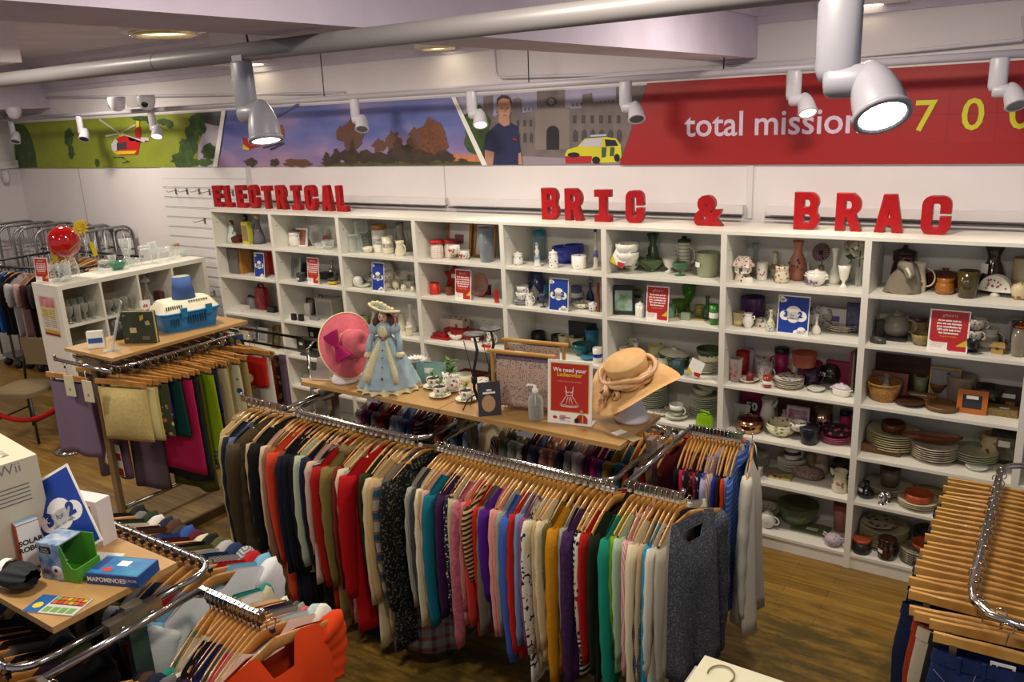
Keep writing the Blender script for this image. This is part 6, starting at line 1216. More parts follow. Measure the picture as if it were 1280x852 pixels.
# ------------------------------------------------------------ garments
def garment(name, cat, label, x, y, z, rz, mat, L=.68, W=.23, slv=.6, thick=.022, flare=.0, seed=0, collar=None, fur=None, hem=None, fold=1., res=1, quilt=0, sw=.05, stripe=None, neck=.08, slout=.05, ssy=.46, slope=1, grp=None):
    """garment hanging from (x, y, z) = rail height; its width runs along local X"""
    rn = random.Random(seed); ph = [rn.uniform(0, 6.28) for _ in range(4)]
    lop = rn.uniform(-.02, .02)
    def zt(s):
        x = abs(s)*W; k = min(1, max(0, (x-neck*.62)/(neck*.5))); k = k*k*(3-2*k)
        return -.112*(1-k)+k*(-.047-.062*slope*min(x/.215, 1.15)**1.25)
    def body(u, v):
        a = 2*PI*u; s = math.cos(a); q = math.sin(a)
        s = (abs(s)**.85)*(1 if s > 0 else -1)
        w = W*(.93+.07*min(1, v*4))+(flare*v)
        kk = min(1, max(0, (abs(s)*W-neck*.5)/(neck*.6))) if res > 1 and q < 0 else 1
        kk = kk*kk*(3-2*kk)
        X = s*w; top = zt(s)-(1-kk)*.05
        Z = top+(-L-top)*v+.012*math.sin(3*s+ph[0])*v
        t = (.009+thick*min(1, v*5)**.6)*(1+.3*v*fold)
        Y = q*t+fold*.012*v*math.sin(6.5*s+ph[1])+fold*.006*v*math.sin(15*s+ph[2])+.012*(s*W/.2)**2-(1-kk)*.022*(1-v)**4
        if quilt: Y += q*.012*abs(math.sin(Z*PI/.085))
        if abs(s) < neck/W*1.2: Z += .0
        return (X+lop*v, Y, Z)
    nu, nv = 22*res, (12 if not quilt else 40)
    b = MB(); b.grid(body, nu, nv, mat, closeu=True)
    # closed hem so no one sees through
    base = len(b.v)-nu; b.f.append(list(range(base, base+nu))); b.m.append(0); b.smooth.append(False)
    kids = []
    if slv:
        for sg in (-1, 1):
            sb = MB(); n = 10*res; jx = rn.uniform(-.012, .012); bend = rn.uniform(.0, .03); jy = rn.uniform(-.01, .012)
            P = []; R = []
            for k in range(n+1):
                v = k/n; P.append((sg*(W*.86+.008+slout*math.sin(min(1, v*1.3)*PI/2)-.03*v*v+jx*v), .012+jy*v+bend*math.sin(v*PI)*.4, -.118-slv*v-.012*(1-v)**6)); R.append((sw*(1.08-.42*v)+.004*math.sin(9*v*PI+ph[3]))*(.72 if k == 0 else 1))
            if stripe: pass
            sb.tube(P, R, mat, 10, sy=ssy, up=(1, 0, 0)); kids.append(('sleeve', sb))
            if hem: hb = MB(); hb.tube([P[-2], P[-1], (P[-1][0], P[-1][1], P[-1][2]-.03)], [R[-2]*1.0, R[-1]*1.04, R[-1]*.95], hem, 10, sy=.5, up=(1, 0, 0)); kids.append(('cuff', hb))
    if collar:
        cb = MB(); cb.grid(lambda u, v: ((lambda a: ((neck+.012*v)*math.cos(a), (.026+.012*v)*math.sin(a)+.004, -.085+.03*(1-v)-.02*v-.02*abs(math.cos(a))**2))(2*PI*u)), 16, 4, collar, closeu=True); kids.append(('collar', cb))
    if fur:
        fb = MB(); rr_ = random.Random(seed)
        for k in range(260):
            a = rr_.uniform(0, 2*PI); r = rr_.uniform(0, .035); c_ = Vector((.1*math.cos(a), .05*math.sin(a), -.1)); d = Vector((rr_.gauss(0, 1), rr_.gauss(0, 1), rr_.gauss(0, 1))).normalized()
            e = d.orthogonal().normalized()*.004; p = c_+d*.018; fb.add([p-e, p+e, p+d*.035], [(0, 1, 2)], fur)
        fb.tube([(.1*math.cos(a), .05*math.sin(a), -.1) for a in [k*PI/8 for k in range(16)]], .03, fur, 8, closed=True); kids.append(('fur_collar', fb))
    o = b.build(name, None, (x, y, z), rz); o.rotation_euler = (0, rn.uniform(-.025, .025), rz)
    tag(o, label, cat, grp)
    for n_, kb in kids: kb.build(n_, o)
    return o
def cloth(h, pat=None, h2=None, h3=None, sc=40., rough=.85, bump=.25, bs=160.): return M(h, rough, pat=pat, h2=h2, h3=h3, sc=sc, bump=bump, bs=bs, spec=.2)
DEF = dict(jumper=dict(L=.66, slv=.62), cardigan=dict(L=.7, slv=.62), coat=dict(L=.92, slv=.64, W=.24, thick=.03, sw=.06, collar=1), longcoat=dict(L=1.02, slv=.66, W=.25, thick=.032, sw=.062, collar=1),
           blouse=dict(L=.66, slv=.56, thick=.015), shirt=dict(L=.74, slv=.6, thick=.015, collar=1), tshirt=dict(L=.66, slv=.2, thick=.014, sw=.07), top=dict(L=.62, slv=.3, thick=.014, sw=.06), dress=dict(L=.98, slv=.2, flare=.05, thick=.02, sw=.06), jacket=dict(L=.7, slv=.62, W=.24, thick=.028, sw=.06, collar=1), scarf=dict(L=1.0, slv=0, W=.12, thick=.02), polo=dict(L=.7, slv=.25, thick=.014, sw=.07, collar=1))
def rail(where, p0, p1, z, items, kind='w', face=-1, rot=0, seed=1, scale=1., hz=0):
    """items: (short description, type, material, overrides) spread evenly from p0 to p1; the width of each stands square to the rail"""
    p0 = Vector(p0); p1 = Vector(p1); d = (p1-p0); L_ = d.length; ang = math.atan2(d.y, d.x)-PI/2; rn = random.Random(seed)
    tot = sum(i[3].get('gap', 1) if len(i) > 3 else 1 for i in items); acc = 0; n = len(items)
    for k, it in enumerate(items):
        desc, typ, mat = it[:3]; kw = dict(it[3]) if len(it) > 3 else {}
        g = kw.pop('gap', 1); pos = p0+d*((acc+g/2)/tot); acc += g
        dd = dict(DEF[typ]); dd.update(kw)
        rr_ = ang+rot+kw.get('turn', rn.uniform(-.05, .05)); dd.pop('turn', None)
        sp = L_*g/tot; dd['thick'] = min(dd.get('thick', .022), .52*sp); dd['ssy'] = min(.46, .66*sp/dd.get('sw', .05)); dd['fold'] = dd.get('fold', 1)*min(1, sp/.035)
        prev = items[k-1][0] if k else None; nxt = items[k+1][0] if k < n-1 else None
        lab = dd.pop('label', None) or uniq(f'{desc} on {where}', 'beside the '+(prev or nxt or ''))
        if dd.get('collar') == 1: dd['collar'] = mat
        name = {'longcoat': 'coat'}.get(typ, typ)
        name = dd.pop('name', name)
        off = -dd.pop('dx', rn.uniform(-.012, .012))
        q = Vector((math.cos(rr_), math.sin(rr_)))*off
        garment(name, name, lab, pos.x+q.x, pos.y+q.y, z-.004, rr_, mat, seed=seed*100+k, grp='garments on '+where, **{a: b for a, b in dd.items()})
        hanger(kind, pos.x, pos.y, z-.004, rr_, uniq(f'hanger holding the {desc} on {where}', 'next to '+(prev or nxt or '')))
def lg(*a): return a
F = 'the front left rail'
c = cloth
rail('the left end rail', (2.66, -1.87), (2.99, -1.87), 1.2, [
    ('cream gilet with fur trim', 'jacket', c('c8b98c'), dict(L=.98, slv=.0, fur=M('8f7a50', .9), gap=1.2, W=.25)),
    ('beige raincoat', 'coat', c('a89664'), dict(L=.98)),
    ('dark navy jacket', 'jacket', c('1b2030')),
    ('blue denim jacket', 'jacket', c('3a4a66', 'noise', '5a6a86', sc=30.)),
    ('olive brown padded coat', 'coat', c('433a26', rough=.5), dict(L=.94, quilt=1, thick=.04, W=.25, gap=2.2, dx=-.05)),
    ('beige cotton jacket', 'jacket', c('b09a78'), dict(L=.9)),
    ('black jacket', 'jacket', c('141416'), dict(L=.7)),
    ], seed=3)
rail(F, (3.04, -1.87), (4.0, -1.88), 1.2, [
    ('pale peach jacket', 'jacket', c('cbb098'), dict(L=.86)),
    ('dusty pink long coat', 'longcoat', c('8c6250'), dict(L=.97)),
    ('camel brown coat', 'longcoat', c('84561e'), dict(L=1.0)),
    ('coral coat', 'longcoat', c('c8422a'), dict(L=1.0, dx=-.02)),
    ('rust brown coat', 'coat', c('7a3a24'), dict(L=.92)),
    ('dark navy long coat', 'longcoat', c('14182a'), dict(L=1.0, dx=-.03)),
    ('near-black navy coat', 'longcoat', c('10131e'), dict(L=1.02)),
    ('black wool coat', 'longcoat', c('131314'), dict(L=.98)),
    ('pale green cardigan', 'cardigan', c('a8b49c'), dict(L=.8)),
    ('navy jacket with white piping', 'jacket', c('1c2440'), dict(L=.74)),
    ('black coat with rust hem', 'coat', c('161618'), dict(L=1.04)),
    ('pale pink swing coat', 'coat', c('c4a294'), dict(L=.78, flare=.06, dx=-.02, slv=.5)),
    ('black and white check jacket', 'jacket', c('1a1a1a', 'plaid', 'c8c4bc', '1a1a1a', sc=9.), dict(L=.72)),
    ('deep red coat', 'longcoat', c('9c1410'), dict(L=.95, dx=-.03, gap=1.5)),
    ('khaki parka with fur hood', 'longcoat', c('7a6c3a'), dict(L=.97, gap=1.4, dx=-.02, fur=M('6a5634', .9))),
    ('rusty red wool coat', 'longcoat', c('70261a'), dict(L=.98)),
    ('cream bouclé coat', 'longcoat', c('cdc2a4', bump=.6), dict(L=1.0)),
    ('grey-green knitted coat', 'coat', c('8f9080', bump=.5), dict(L=.9)),
    ('bright red coat', 'longcoat', c('a80c14'), dict(L=1.0, W=.26, dx=-.04, gap=1.8)),
    ('dark olive jacket', 'coat', c('2c3216'), dict(L=.9)),
    ('black tailored coat', 'longcoat', c('141417'), dict(L=1.02, gap=1.2)),
    ('cream wool coat', 'longcoat', c('c4b28c'), dict(L=1.04, dx=-.01)),
    ('tan cream coat', 'coat', c('b89c6c'), dict(L=.96)),
    ('blanket-striped coat', 'longcoat', c('8e8678', 'bands', '8a2a24', '5a6040', sc=2.9), dict(L=1.05, dx=-.02)),
    ('black speckled tweed jacket', 'jacket', c('101112', 'speckle', '141616', '5a5a48', sc=90.), dict(L=1.0, W=.265, gap=1.9, slv=.66, thick=.04)),
    ], seed=5)
rail('the front right rail', (4.07, -1.88), (5.03, -1.88), 1.2, [
    ('silver grey striped jumper', 'jumper', c('a8a69a', 'vstripes', '8c8c84', sc=30.), dict(L=.7)),
    ('charcoal edged cardigan', 'cardigan', c('3c3c40')),
    ('cream cable jumper', 'jumper', c('d2c8a8', bump=.7, bs=60.), dict(L=.74, slv=.7)),
    ('tan cardigan', 'cardigan', c('b08e5c'), dict(L=.68)),
    ('pale pink thin jumper', 'jumper', c('c49a90')),
    ('teal jumper', 'jumper', c('0f6a7c'), dict(L=.74, slv=.68, dx=-.03, gap=1.6)),
    ('dark navy jumper', 'jumper', c('1a1c34'), dict(L=.6)),
    ('plum jumper', 'jumper', c('3a1c44')),
    ('black and white flecked cardigan', 'cardigan', c('1e2030', 'speckle', '23253a', 'b8b4a8', sc=80.), dict(L=.74)),
    ('oatmeal knit jumper', 'jumper', c('b8aa84', bump=.7), dict(slv=.7)),
    ('pale grey jumper', 'jumper', c('a4a49c')),
    ('raspberry marl jumper', 'jumper', c('a04a5c', 'noise', 'b86a7a', sc=60.), dict(slv=.72, dx=-.03, gap=1.3)),
    ('soft pink cardigan', 'cardigan', c('c8847c')),
    ('coral red jumper', 'jumper', c('c03a34'), dict(L=.8)),
    ('tan and brown striped top', 'top', c('c0a06c', 'stripes', '2e2014', sc=14.), dict(L=.5, slv=.36, dx=-.03)),
    ('scarlet jumper', 'jumper', c('b01c12'), dict(slv=.62, dx=-.02, gap=1.2)),
    ('mid grey cardigan', 'cardigan', c('6a6458')),
    ('violet purple blouse', 'blouse', c('4a1c80'), dict(slv=.44, dx=-.02)),
    ('baby pink jumper', 'jumper', c('d4948c')),
    ('peach pink cardigan', 'cardigan', c('cf8678')),
    ('grey check blouse', 'blouse', c('9a9a90', 'plaid', '6a6a66', '9a9a90', sc=30.)),
    ('cornflower blue jumper', 'jumper', c('3a5cae'), dict(L=.78, slv=.72, dx=-.035, gap=1.6)),
    ('vermilion red long cardigan', 'cardigan', c('b82414'), dict(L=.84, slv=.66)),
    ('light blue jumper', 'jumper', c('7088b4'), dict(L=.7, slv=.62)),
    ('mauve cardigan', 'cardigan', c('7c4a68')),
    ('black and white floral print dress', 'dress', c('d0ccc0', 'speckle', 'd0ccc0', '1e2230', sc=38.), dict(L=.92, flare=0, slv=.62, dx=-.02)),
    ('cream short-sleeved knit', 'top', c('cdbf98', bump=.5), dict(L=.78, slv=.36, dx=-.01)),
    ('beige long cardigan', 'cardigan', c('b4a078'), dict(L=.86)),
    ('cream lace cardigan', 'cardigan', c('cfc09a', bump=.8, bs=40.), dict(L=.8, slv=.6)),
    ('dark olive top', 'top', c('5c5428'), dict(L=.6)),
    ('mustard yellow cable jumper', 'jumper', c('b87c10', bump=.9, bs=50.), dict(L=.8, slv=.72, dx=-.04, gap=1.9)),
    ('light grey jumper', 'jumper', c('98988c'), dict(L=.6)),
    ('dark purple jumper', 'jumper', c('351a48', 'noise', '4a2a54', sc=60.), dict(slv=.74, L=.86, gap=1.6, dx=-.02)),
    ('black jumper with white stripes', 'jumper', c('121216', 'stripes', 'd0ccc4', sc=12.), dict(L=.8)),
    ('floral blouse', 'blouse', c('c8c0b0', 'floral', '8a2a2a', '2a2a30', sc=30.)),
    ('red cardigan', 'cardigan', c('a81a14')),
    ('dark bottle green cardigan', 'cardigan', c('1e2616'), dict(L=.82, slv=.66)),
    ], seed=7)
rail('the right end rail', (5.075, -1.87), (5.32, -1.87), 1.215, [
    ('sea green jumper', 'jumper', c('12806a'), dict(L=.84, slv=.72, dx=-.035, gap=1.6)),
    ('lime green cardigan', 'cardigan', c('7c9a1c'), dict(slv=.5)),
    ('pale mint blouse', 'blouse', c('a0c0a0'), dict(L=.74)),
    ('pink striped shirt', 'shirt', c('d8b4b0', 'vstripes', 'c07a80', sc=40.), dict(L=.7)),
    ('light pink blouse', 'blouse', c('ccaaa8'), dict(L=.7)),
    ('ivory jumper', 'jumper', c('d4c8a8'), dict(L=.86, slv=.74, dx=-.02, gap=1.2)),
    ('beige fleece', 'jumper', c('b49c78'), dict(L=.8)),
    ('sky blue jumper', 'jumper', c('1e8ab0'), dict(L=.84, slv=.7)),
    ('off-white blouse', 'blouse', c('d0cab8'), dict(L=.8)),
    ('pale stone cardigan', 'cardigan', c('b0a896'), dict(L=.7)),
    ], seed=9)
GSW = c('40434a', 'speckle', '4a4d54', '6c7078', sc=170., bump=.9)
garment('jumper', 'jumper', 'dark grey marl jumper with open collar at the right end of the central rack', 5.35, -1.86, 1.2, 1.28, GSW, L=.72, W=.205, slv=.68, thick=.045, sw=.062, collar=GSW, neck=.085, seed=77, res=2, slout=.085, fold=2.6, ssy=.7)
hanger('w', 5.35, -1.86, 1.2, 1.28, 'dark wooden hanger in the collar of the grey marl jumper')
TART = c('6a6a64', 'plaid', '7a1c1c', '1c2430', sc=5.)
garment('scarf', 'scarf', 'tartan wool scarf hanging lowest under the tweed jacket', 4.02, -1.98, .92, PI/2-.9, TART, L=.80, W=.13, slv=0, thick=.03, flare=.05, seed=5, fold=2.2)
# garments on the wall side of the central rack: seen from above beneath the beech top
PAL = [('white shirt', 'd0ccc4'), ('magenta blouse', '7a1458'), ('dark navy shirt', '181a2e'), ('taupe shirt', '7c6660'), ('crimson shirt', '8a1a24'), ('black plaid shirt', '1c1416'), ('pale blue striped shirt', '8a94aa'), ('slate blue shirt', '5c6a84'), ('royal blue shirt', '1e4a8a'), ('plum shirt', '5a1430'), ('black and white check shirt', '2a2a2c'), ('aubergine shirt', '2e1428'), ('brown print shirt', '4a2c2a'), ('copper blouse', '8a4a2a'), ('black blouse', '141414'), ('steel blue shirt', '5a7898'), ('black silk shirt', '101012'), ('light blue shirt', '8a9ab8'), ('cream blouse', 'c4b898')]
rail('the wall-side left rail', (3.08, -1.2), (3.98, -1.2), 1.2, [(a, 'shirt', c(h, 'plaid' if 'plaid' in a or 'check' in a else ('vstripes' if 'striped' in a else None), 'b8b4ac' if 'check' in a or 'striped' in a else '6a1c20', h, sc=16.), dict(L=.7, slv=.3, W=.24)) for a, h in PAL], seed=11)
PAL2 = [('black striped knit', '1c1e26'), ('tan top', '8a6a40'), ('sage green top', '4a6a58'), ('leaf print top', '8a8a7a'), ('zigzag print top', 'a8a8a4'), ('wine red top', '3a0e18'), ('denim blue top', '4a566c'), ('purple floral top', '4a3048'), ('pink floral top', 'a0685c'), ('peach floral top', 'a87460'), ('navy denim shirt', '242c3c'), ('grey top', '8a8688'), ('white striped top', 'b4b2b8'), ('pale lilac top', 'a890a4'), ('plum velvet top', '4a1c3c'), ('fuchsia top', '9a1c5c'), ('blue lace top', '2c3c7a'), ('olive yellow top', '8a6c1c'), ('teal blue top', '2a6478'), ('orange top', 'b0461c'), ('black lace top', '161616'), ('silver grey top', 'a09ca0'), ('bright red top', 'a41a12'), ('maroon top', '541218')]
rail('the wall-side right rail', (4.08, -1.2), (5.02, -1.2), 1.2, [(a, 'top', c(h, 'floral' if 'floral' in a or 'print' in a else ('vstripes' if 'striped' in a else None), 'd0c0b0', '3a3a3a', sc=30.), dict(slv=.22, W=.24)) for a, h in PAL2], seed=13)
rail('the rear end rail', (5.06, -1.17), (5.32, -1.15), 1.215, [
    ('black vest', 'top', c('141414')), ('hot pink vest', 'top', c('b8144c')), ('dark floral top', 'top', c('3a2430', 'floral', 'a87a8a', sc=30.)), ('black vest top', 'top', c('161414')),
    ('maroon print blouse', 'blouse', c('4c1420', 'floral', 'a06a6a', sc=40.)), ('red vest', 'top', c('9c1c28')), ('navy spotted top', 'top', c('1c1e34', 'floral', 'b0b0b8', sc=40.)), ('bright blue top', 'top', c('2c46a4', 'floral', 'c0c8e0', sc=30.)),
    ('lilac shirt', 'shirt', c('aaa0bc'), dict(dx=-.05)), ('multi-striped shirt', 'shirt', c('c8bcb0', 'vstripes', 'b07a6a', sc=20.)), ('royal blue top', 'top', c('1c2c9a'), dict(L=.7)), ('dark brown top', 'top', c('281814')),
    ('orange top', 'top', c('c43c0c'), dict(L=.78)), ('blue and white dyed shirt', 'shirt', c('3c62a8', 'noise', 'b4c0d4', sc=9.), dict(L=.8)), ('blue checked shirt', 'shirt', c('2c54a0', 'plaid', '8aa0cc', '2c54a0', sc=12.), dict(L=.84))], seed=17)
WB = c('d2ccbc', rough=.9)
garment('blouse', 'blouse', 'floaty white blouse with drooping sleeve at the aisle end', 5.37, -1.14, 1.215, 1.84, WB, L=.9, W=.2, slv=.7, thick=.025, sw=.062, seed=21, fold=2, res=2, flare=.03)
hanger('w', 5.37, -1.14, 1.215, 1.84, 'slim wooden hanger in the floaty white blouse')
# ------------------------------------------------------------ near left rack
N_ = 'the near rack far rail'
rail(N_, (3.2, -3.19), (4.12, -3.19), 1.235, [(a, 'tshirt', c(h, p, h2), dict(W=.23)) for a, h, p, h2 in (
    ('black tee', '18181a', None, None), ('grey tee', '6a6a6c', None, None), ('dark green tee', '223020', None, None), ('white tee', 'cfccc4', None, None), ('navy tee', '1a2038', None, None), ('brown tee', '4a3020', None, None), ('charcoal tee', '303034', None, None),
    ('blue tee', '2a4a8a', None, None), ('burgundy tee', '4c1420', None, None), ('cream tee', 'c4baa0', None, None), ('black ribbed tee', '121214', None, None), ('olive tee', '4a4a28', None, None), ('light grey tee', 'a0a0a0', None, None), ('dark blue tee', '1c2c50', None, None), ('grey striped top', '6a6a70', 'stripes', 'a8a8a8'),
    ('scarlet tee', 'a41418', None, None), ('light blue tee', '6aa0bc', None, None), ('plain white tee', 'd4d4d8', None, None))], kind='d', seed=23)
rail('the near rack rear end', (4.27, -3.33), (4.54, -3.33), 1.25, [
    ('teal green top', 'top', c('1c7a70'), dict(turn=.1)), ('beige ribbed top', 'top', c('b0a88e'), dict(turn=.15, W=.25)), ('white vest', 'top', c('cdcbc8'), dict(turn=.25, slv=0, W=.24, gap=1.3)),
    ('ivory cardigan', 'cardigan', c('ccc8b8')), ('black cardigan', 'cardigan', c('161618')), ('dark purple cardigan', 'cardigan', c('2e1830')), ('navy cardigan', 'cardigan', c('1a2050')),
    ('dark grey cardigan', 'cardigan', c('4a4a46')), ('mid grey jumper', 'jumper', c('7c7c78')), ('coral pink top', 'top', c('c05058')), ('pale aqua top', 'top', c('a8bcc0')), ('off-white tee', 'tshirt', c('cfcdc4'))], kind='d', seed=25, rot=.12)
OR = c('c23a10', bump=.15)
garment('tshirt', 'tshirt', 'bright orange tee hanging at the very end of the near left rack', 4.60, -3.34, 1.25, 1.5, OR, L=.64, W=.215, slv=.22, thick=.04, sw=.075, seed=31, res=2, fold=.7, neck=.075, slout=.05)
hanger('d', 4.60, -3.34, 1.25, 1.5, 'beech hanger in the bright orange tee')
rail('the near rack front rail', (3.3, -3.87), (4.1, -3.87), 1.235, [(a, 'tshirt', c(h)) for a, h in (('slate tee', '3a4048'), ('rust tee', '6a2c1c'), ('black cotton tee', '141416'), ('mid blue tee', '2c4a70'), ('sand tee', 'a89468'), ('forest tee', '1e3224'), ('wine tee', '4a1018'), ('dark slate tee', '22262c'), ('cocoa tee', '38281e'), ('grey marl tee', '70706e'), ('ink tee', '161a28'), ('moss tee', '3a3c1e'), ('plum tee', '341a30'), ('jet tee', '0e0e10'))], kind='d', seed=27)
rail('the near rack front end', (4.27, -3.85), (4.54, -3.85), 1.25, [(a, 'tshirt', c(h)) for a, h in (('black top', '151517'), ('brown top', '3c281c'), ('navy top', '181c30'), ('grey top', '5a5a5c'), ('dark red top', '4a1414'), ('dark teal top', '143438'), ('white top', 'b8b4ac'), ('khaki top', '4a4428'))], kind='d', seed=29)
# ------------------------------------------------------------ left rack: towels, cushions, scarves
def hung(name, label, x, y, z, rz, mat, W, L, th=.012, seed=0, fold=1., res=1, cushion=0, hk='td', hem=None, clips=True, hanger_label=None, cat=None):
    """cloth clipped under a straight hanger"""
    rn = random.Random(seed); p1, p2 = rn.uniform(0, 6), rn.uniform(0, 6)
    def fn(u, v):
        a = 2*PI*u; s = math.cos(a); q = math.sin(a); s = abs(s)**.7*(1 if s > 0 else -1)
        t = th*(1+.3*v)
        if cushion: t = .008+cushion*(max(0, math.sin(PI*min(max(v, .0), 1)))**.6)*(1-abs(s)**3*.85)
        w = W*(1-.03*math.sin(PI*v)) if cushion else W*(.93+.07*v)
        return (s*w, q*t+fold*.014*(v)*math.sin(5*s+p1)*(0 if cushion else 1), -.125-L*v-(0 if cushion else .012*math.sin(4*s+p2)*v))
    b = MB(); nu = 28; b.grid(fn, nu, 12, mat, closeu=True); k0 = len(b.v)-nu; b.f.append(list(range(k0, k0+nu))); b.m.append(0); b.smooth.append(False)
    o = b.build(name, None, (x, y, z), rz); tag(o, label, cat or name.split('_')[-1])
    if hem:
        hb = MB()
        for i, hc in enumerate(hem): hb.grid(lambda u, v: (lambda p: (p[0]*1.004, p[1]*1.08, p[2]))(fn(u, .84+i*.045+v*.02)), nu, 1, hc, closeu=True)
        hb.build('striped_border', o)
    hanger(hk, x, y, z, rz, hanger_label or uniq('clip hanger holding the '+' '.join(label.split()[:4]), 'too'), clips=clips)
    return o
def U3(px, py, z): return hit(px, py, 2, z)
RX1 = 1.58   # camera-side rail of the left rack runs along y at this x
CZ = 1.255
CUS = cloth('b8a468', 'noise', 'c4b27a', sc=60., bump=.6)
hung('cushion', 'puffy beige patterned cushion clipped nearest on the left rack', 1.55, -1.97, CZ-.0, .28, CUS, .195, .36, cushion=.07, seed=1)
hung('cushion', 'cream cushion with yellow border lines behind the beige one', 1.57, -1.90, CZ, .28, cloth('b8a86a', 'vstripes', 'd0c48e', sc=3.2), .19, .37, cushion=.06, seed=2)
hung('cushion', 'dark green flowered cushion third on the left rack', 1.58, -1.84, CZ, .28, cloth('3a4028', 'floral', 'a86a50', 'c0b08a', sc=22.), .2, .36, cushion=.05, seed=3)
hung('napkin', 'small violet napkin on the left rack', 1.58, -1.78, CZ, .1, cloth('4a1c78'), .17, .26, seed=4, th=.012)
hung('place_mat', 'dark teal quilted mat on the left rack', 1.6, -1.73, CZ, .1, cloth('0c3c38', bump=.5), .21, .38, th=.02, seed=5, cat='mat')
hung('towel', 'hot pink towel hanging long on the left rack', 1.62, -1.68, CZ, .1, cloth('a8174c', bump=.5, bs=220.), .24, .66, th=.018, seed=6, fold=.6)
hung('towel', 'dark slate towel showing under the pink one', 1.62, -1.64, CZ, .1, cloth('20242c', bump=.5, bs=220.), .235, .74, th=.018, seed=7, fold=.6)
hung('towel', 'olive green fringed towel hanging lowest under the slate one', 1.62, -1.60, CZ, .1, cloth('4c4c14', bump=.5), .225, .82, th=.018, seed=8, fold=1.3)
hung('towel', 'lime green towel with striped teal border', 1.66, -1.53, CZ, .05, cloth('7f9a0c', bump=.5, bs=220.), .235, .66, th=.02, seed=9, hem=[cloth('1c6a6a')]*3)
hung('towel', 'dark blue towel behind the lime green one', 1.6, -1.46, CZ, .05, cloth('1c2c70'), .22, .3, seed=10)
hung('curtain', 'folded beige linen curtain on the left rack', 1.64, -1.39, CZ, .05, cloth('a89a78'), .21, .50, th=.028, seed=11)
hung('curtain', 'cream curtain with blue flower print on the left rack', 1.66, -1.29, CZ, .02, cloth('b8b294', 'floral', '2c4a6a', 'b8b294', sc=12.), .2, .40, th=.025, seed=12)
hung('curtain', 'sandy brown curtain behind the blue flowered one', 1.64, -1.22, CZ, .02, cloth('94804e'), .22, .52, th=.025, seed=13)
hung('tea_towel', 'yellow tea towel hanging low behind the linen curtain', 1.62, -1.35, CZ, .02, cloth('a89c1c'), .2, .70, th=.02, seed=14, cat='towel')
hung('tea_towel', 'maroon cloth hanging low beside the yellow one', 1.6, -1.43, CZ, .02, cloth('3c1424'), .2, .68, th=.02, seed=24, cat='towel')
hung('tea_towel', 'red and white heart tea towel near the rack end', 1.72, -1.08, CZ, 0, cloth('b81c14', 'floral', 'd8d0c4', 'e0dccc', sc=10.), .17, .22, th=.02, seed=15, cat='towel')
hung('tea_towel', 'plain white tea towel under the red heart one', 1.74, -1.05, CZ, 0, cloth('c8c4b8'), .16, .62, th=.02, seed=16, cat='towel')
for k in range(7): hanger('td', 1.54, -1.9+.13*k, CZ, random.uniform(-.1, .15), 'spare wooden clip hanger, '+ORD[k+0].replace('topmost', 'first')+' from the near end of the left rack')
# lilac clothes at the near end
hung('towel', 'folded lilac towel hanging at the near end of the left rack', 1.12, -2.08, CZ+.01, .16, cloth('77647a', bump=.3), .185, .5, th=.022, seed=17)
hung('trousers', 'mauve trousers with long tags behind the lilac towel', 1.1, -1.86, CZ-.02, .2, cloth('6a5266'), .16, .72, th=.03, seed=18)
hung('blanket', 'grey-lilac blanket dangling lowest behind the cushions', 1.35, -1.75, CZ-.02, .2, cloth('5c4a56'), .15, .8, th=.03, seed=19)
for i, (px, py, l) in enumerate(((87, 481, 'left'), (110, 488, 'right'))):
    P = hit(px, py, 1, -2.13); b = MB(); b.box(-.042, .042, -.003, .003, -.075, .065, M('ccc4a4', .5)); b.box(-.008, .008, -.0035, .0035, -.04, -.02, M('8a6a9a', .5)); b.tube([(0, 0, .065), (0, 0, .12), (.008, 0, .13)], .003, PAPER, 5)
    tag(b.build('cardboard_tag', None, P, .15), l+' cream cardboard sleeve tag over the lilac towel', 'tag')
price_tag(330*1.0-195, 580, -1.95, .07, .1, '£3', 'price tag reading £3 dangling under the lilac towel', sl=.2)
for a, px, py in (('first', 151, 585), ('second', 147, 566)):
    P = hit(px, py, 1, -1.9); b = MB(); b.box(-.03, .03, -.002, .002, -.06, .06, PAPER); b.box(-.028, .028, -.003, -.002, -.055, 0, SRED); tag(b.build('paper_tag', None, P, .1), a+' red and white paper tag behind the rack post', 'tag')
# wall side rail of the left rack: patterned ties of cloth seen between hooks
for k, (h, n_) in enumerate((('4c2a30', 'maroon'), ('8a8478', 'stone'), ('3c2c44', 'aubergine'), ('a89c8c', 'oat'), ('5c5a60', 'grey'), ('8a7050', 'camel'), ('4c6a4c', 'green'), ('b0aca8', 'white'), ('c8b01c', 'yellow'), ('3a3440', 'ink'))):
    y = -1.78+.095*k; hung('folded_cloth', n_+' folded cloth on the far-side rail of the left rack', .98, y, CZ, .05, cloth(h, 'floral', 'b8b0a8', h, sc=40.), .17, .3, th=.02, seed=40+k, cat='cloth')
